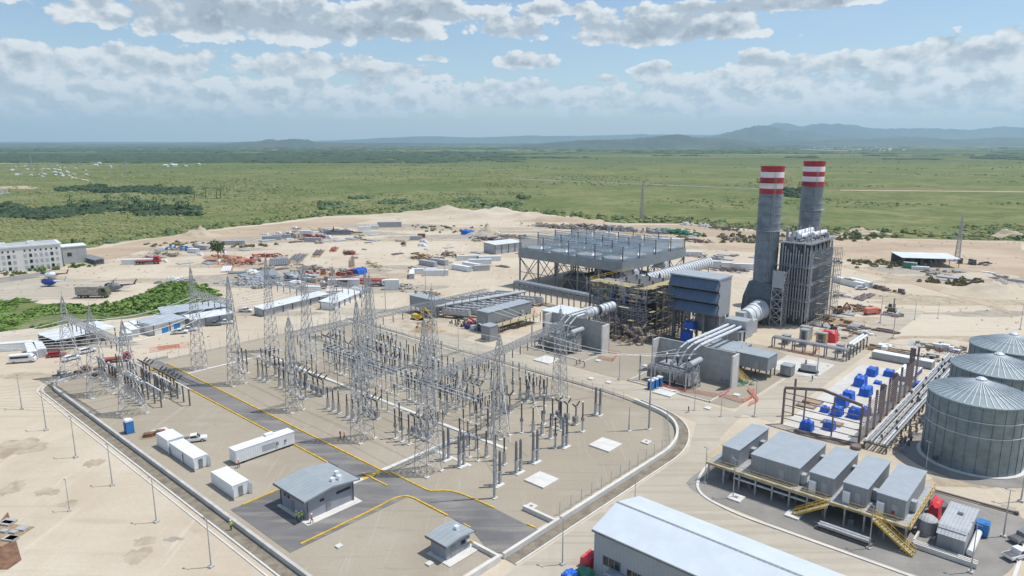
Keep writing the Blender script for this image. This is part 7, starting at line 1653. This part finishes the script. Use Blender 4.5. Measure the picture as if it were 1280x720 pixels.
# ================================================================ AIR, SKY, SUN
m = bpy.data.materials.new('haze air'); t = nt(m); o_ = N(t, 'ShaderNodeOutputMaterial'); v_ = N(t, 'ShaderNodeVolumePrincipled')
v_.inputs['Color'].default_value = (.58, .80, 1.0, 1); v_.inputs['Density'].default_value = HAZE; v_.inputs['Anisotropy'].default_value = .2
t.links.new(v_.outputs[0], o_.inputs['Volume']); MATS['haze air'] = m
hz = MB().box(-24000, 24000, -1500, 26000, -8, 820).build('haze', 'haze air'); hz['kind'] = 'stuff'
CB = .42
w = bpy.data.worlds.new('World'); scene.world = w; w.use_nodes = True; t = w.node_tree; t.nodes.clear()
SUN_AZ = math.atan2(.99, .14)          # from +Y towards +X
SUN_EL = R(66)
out = N(t, 'ShaderNodeOutputWorld'); sky = N(t, 'ShaderNodeTexSky', sky_type='NISHITA'); sky.sun_disc = False; sky.sun_elevation = SUN_EL; sky.sun_rotation = SUN_AZ; sky.altitude = 100; sky.air_density = 1.0; sky.dust_density = .4; sky.ozone_density = 2.5
bg = N(t, 'ShaderNodeBackground'); bg.inputs[1].default_value = .13
g = N(t, 'ShaderNodeTexCoord').outputs['Generated']; sep = N(t, 'ShaderNodeSeparateXYZ'); t.links.new(g, sep.inputs[0]); X, Y, Z = sep.outputs
az = mth(t, 'ARCTAN2', X, Y); el = mth(t, 'ARCTAN2', Z, mth(t, 'SQRT', mth(t, 'ADD', mth(t, 'MULTIPLY', X, X), mth(t, 'MULTIPLY', Y, Y))))
def comb(x, y, z=0.0):
    n = N(t, 'ShaderNodeCombineXYZ')
    for i, s in enumerate((x, y, z)):
        if isinstance(s, (int, float)): n.inputs[i].default_value = s
        else: t.links.new(s, n.inputs[i])
    return n.outputs[0]
el2 = mth(t, 'MULTIPLY', el, 1.35)
def dirof(px, py):
    a = (px - 640) / F; b = (360 - py) / F; y = cp + b * sp; z = -sp + b * cp; return math.atan2(a, y), math.atan2(z, math.hypot(a, y))
# big cumulus masses: (centre x, y, half width, half height, weight) in degrees of azimuth / elevation
blobs = [(300, 10, 210, 42, 1.0), (470, 28, 90, 24, 1.0), (160, 72, 70, 26, .62), (60, 76, 70, 24, .6), (520, 5, 110, 26, 1.0), (20, 100, 110, 34, .5), (640, 30, 60, 26, .7), (840, 28, 150, 30, 1.05), (940, 4, 190, 14, 1.1), (900, 24, 70, 22, .9), (655, 74, 38, 13, .62), (820, 86, 22, 10, .5), (950, 74, 32, 15, .7), (1250, 58, 75, 26, .8), (1210, 92, 60, 22, .65),
         (500, 92, 60, 16, .6), (380, 80, 100, 18, .5), (540, 72, 18, 7, .5), (755, 99, 16, 6, .5), (1060, 74, 50, 16, .6), (1120, 66, 30, 12, .6), (930, 105, 120, 22, .6), (1100, 104, 130, 24, .62), (60, 128, 220, 26, .5), (330, 118, 240, 26, .55), (600, 118, 160, 20, .58), (820, 126, 140, 20, .5), (1230, 122, 160, 24, .58), (1280, 40, 40, 20, .6), (690, 6, 60, 14, .8)]
def blobfield(A_, E_):
    cur = None
    for px, py, hw, hh, wt in blobs:
        a0, e0 = dirof(px, py); ax = hw / F; ey = hh / F
        da = mth(t, 'MULTIPLY', mth(t, 'SUBTRACT', A_, a0), 1 / ax); de = mth(t, 'MULTIPLY', mth(t, 'SUBTRACT', E_, e0 - ey * .35), 1 / ey)
        de = mth(t, 'MAXIMUM', de, mth(t, 'MULTIPLY', de, -2.1))          # flat undersides
        f = mth(t, 'MULTIPLY', mth(t, 'SUBTRACT', 1.0, mth(t, 'ADD', mth(t, 'MULTIPLY', da, da), mth(t, 'MULTIPLY', de, de))), wt)
        cur = f if cur is None else mth(t, 'SMOOTH_MAX', cur, f, .15)
    return mth(t, 'MAXIMUM', cur, -1.2)
def warped(dx, dy):
    A_ = mth(t, 'ADD', az, dx); E_ = mth(t, 'ADD', el, dy); V = comb(A_, mth(t, 'MULTIPLY', E_, 1.5))
    vo = N(t, 'ShaderNodeTexVoronoi'); vo.feature = 'F1'; vo.inputs['Scale'].default_value = 24; vo.inputs['Detail'].default_value = 3; vo.inputs['Roughness'].default_value = .55; t.links.new(V, vo.inputs['Vector'])
    n = nz(t, V, 11, 9, .6, .1); nb = mth(t, 'MULTIPLY', mth(t, 'SUBTRACT', nz(t, V, 32, 6, .62, .2), .5), mth(t, 'MULTIPLY', ramp(t, el, .055, .11, 1, 0), 1.9))
    return mth(t, 'ADD', mth(t, 'ADD', nb, mth(t, 'MULTIPLY', mth(t, 'SUBTRACT', n, .5), 2.0)), mth(t, 'MULTIPLY', mth(t, 'SUBTRACT', .45, vo.outputs['Distance']), .8)), A_, E_, V
T0, A_, E_, V = warped(0.0, 0.0); T1 = warped(.006, .010)[0]
wn = N(t, 'ShaderNodeTexNoise'); wn.inputs['Scale'].default_value = 11; wn.inputs['Detail'].default_value = 4; t.links.new(V, wn.inputs['Vector']); sc_ = N(t, 'ShaderNodeSeparateXYZ'); t.links.new(wn.outputs['Color'], sc_.inputs[0])
Aw = mth(t, 'ADD', A_, mth(t, 'MULTIPLY', mth(t, 'SUBTRACT', sc_.outputs[0], .5), .09)); Ew = mth(t, 'ADD', E_, mth(t, 'MULTIPLY', mth(t, 'SUBTRACT', sc_.outputs[1], .5), .022))
B0 = blobfield(Aw, Ew)
D0 = mth(t, 'ADD', mth(t, 'MULTIPLY', B0, .74), mth(t, 'ADD', T0, mth(t, 'ADD', CB, mth(t, 'MULTIPLY', mth(t, 'MULTIPLY', ramp(t, el, .018, .045), ramp(t, el, .085, .14, 1, 0)), .32))))
mask = ramp(t, D0, .0, .16)
thick = ramp(t, D0, .35, 1.0)
relief = mth(t, 'MULTIPLY', mth(t, 'SUBTRACT', T0, T1), 1.9)
under = mth(t, 'MULTIPLY', ramp(t, B0, .30, .85), ramp(t, el, .075, .12))
lightamt = mth(t, 'ADD', mth(t, 'SUBTRACT', mth(t, 'SUBTRACT', .66, mth(t, 'MULTIPLY', thick, .30)), mth(t, 'MULTIPLY', under, .55)), relief, None, True)
lowb = ramp(t, el, .06, .12, 1, 0)
hi = mixc(t, lowb, mixc(t, thick, (.88, .90, .905), (.76, .79, .81)), (.93, .945, .95)); lo_ = mixc(t, lowb, mixc(t, thick, (.46, .53, .60), (.32, .375, .44)), mixc(t, thick, (.52, .61, .69), (.42, .50, .575)))
cc = mixc(t, lightamt, lo_, hi)
lowf = ramp(t, el, .02, .12, 1, 0)
cc = mixc(t, mth(t, 'MULTIPLY', lowf, .45), cc, (.60, .70, .77))
# thin veil of high cloud everywhere, and broken cumulus over the unseen part of the dome
veil = ramp(t, nz(t, comb(mth(t, 'MULTIPLY', az, 1.0), mth(t, 'MULTIPLY', el, 5.0)), 4.0, 6, .6, .4), .42, .80, .02, .34)
dome = N(t, 'ShaderNodeMapping'); t.links.new(g, dome.inputs[0]); dome.inputs['Scale'].default_value = (1, 1, 2)
dn = ramp(t, nz(t, dome.outputs[0], 3.2, 8, .6, .2), .50, .62, 0, .8); dn = mth(t, 'MULTIPLY', dn, ramp(t, el, .26, .40))
above = ramp(t, el, .004, .03)
bgc = N(t, 'ShaderNodeBackground'); t.links.new(cc, bgc.inputs[0]); bgc.inputs[1].default_value = 1.0
bgv = N(t, 'ShaderNodeBackground'); bgv.inputs[0].default_value = (.54, .69, .80, 1); bgv.inputs[1].default_value = 1.0
bgd = N(t, 'ShaderNodeBackground'); bgd.inputs[0].default_value = (.66, .70, .74, 1); bgd.inputs[1].default_value = 1.0
bgh = N(t, 'ShaderNodeBackground'); bgh.inputs[0].default_value = (.58, .70, .78, 1); bgh.inputs[1].default_value = 1.0
t.links.new(sky.outputs[0], bg.inputs[0])
def mixs(f, a, b):
    n = N(t, 'ShaderNodeMixShader'); t.links.new(f, n.inputs[0]); t.links.new(a, n.inputs[1]); t.links.new(b, n.inputs[2]); return n.outputs[0]
s = mixs(veil, bg.outputs[0], bgv.outputs[0]); s = mixs(dn, s, bgd.outputs[0]); s = mixs(mth(t, 'MULTIPLY', mask, mth(t, 'MULTIPLY', above, .94)), s, bgc.outputs[0]); s = mixs(ramp(t, el, -.01, .055, .8, 0), s, bgh.outputs[0])
t.links.new(s, out.inputs[0])
sun = bpy.data.lights.new('sun', 'SUN'); sun.energy = 4.0; sun.angle = R(.53); sun.color = (1, .965, .91); so = bpy.data.objects.new('sun', sun); COL.objects.link(so)
d = Vector((math.sin(SUN_AZ) * math.cos(SUN_EL), math.cos(SUN_AZ) * math.cos(SUN_EL), math.sin(SUN_EL))); so.rotation_euler = d.to_track_quat('Z', 'Y').to_euler(); so.location = (0, 0, 300)
vs_ = scene.view_settings; vs_.view_transform = 'Standard'; vs_.look = 'None'; vs_.exposure = 0; vs_.gamma = 1; vs_.use_curve_mapping = False
scene.render.engine = 'CYCLES'; scene.render.resolution_x = 1024; scene.render.resolution_y = 576
scene.cycles.volume_bounces = 1; scene.cycles.max_bounces = 6; scene.cycles.use_denoising = True
for o in bpy.data.objects:          # one-mesh things and thing roots only carry categories
    if o.parent and 'category' in o: del o['category']
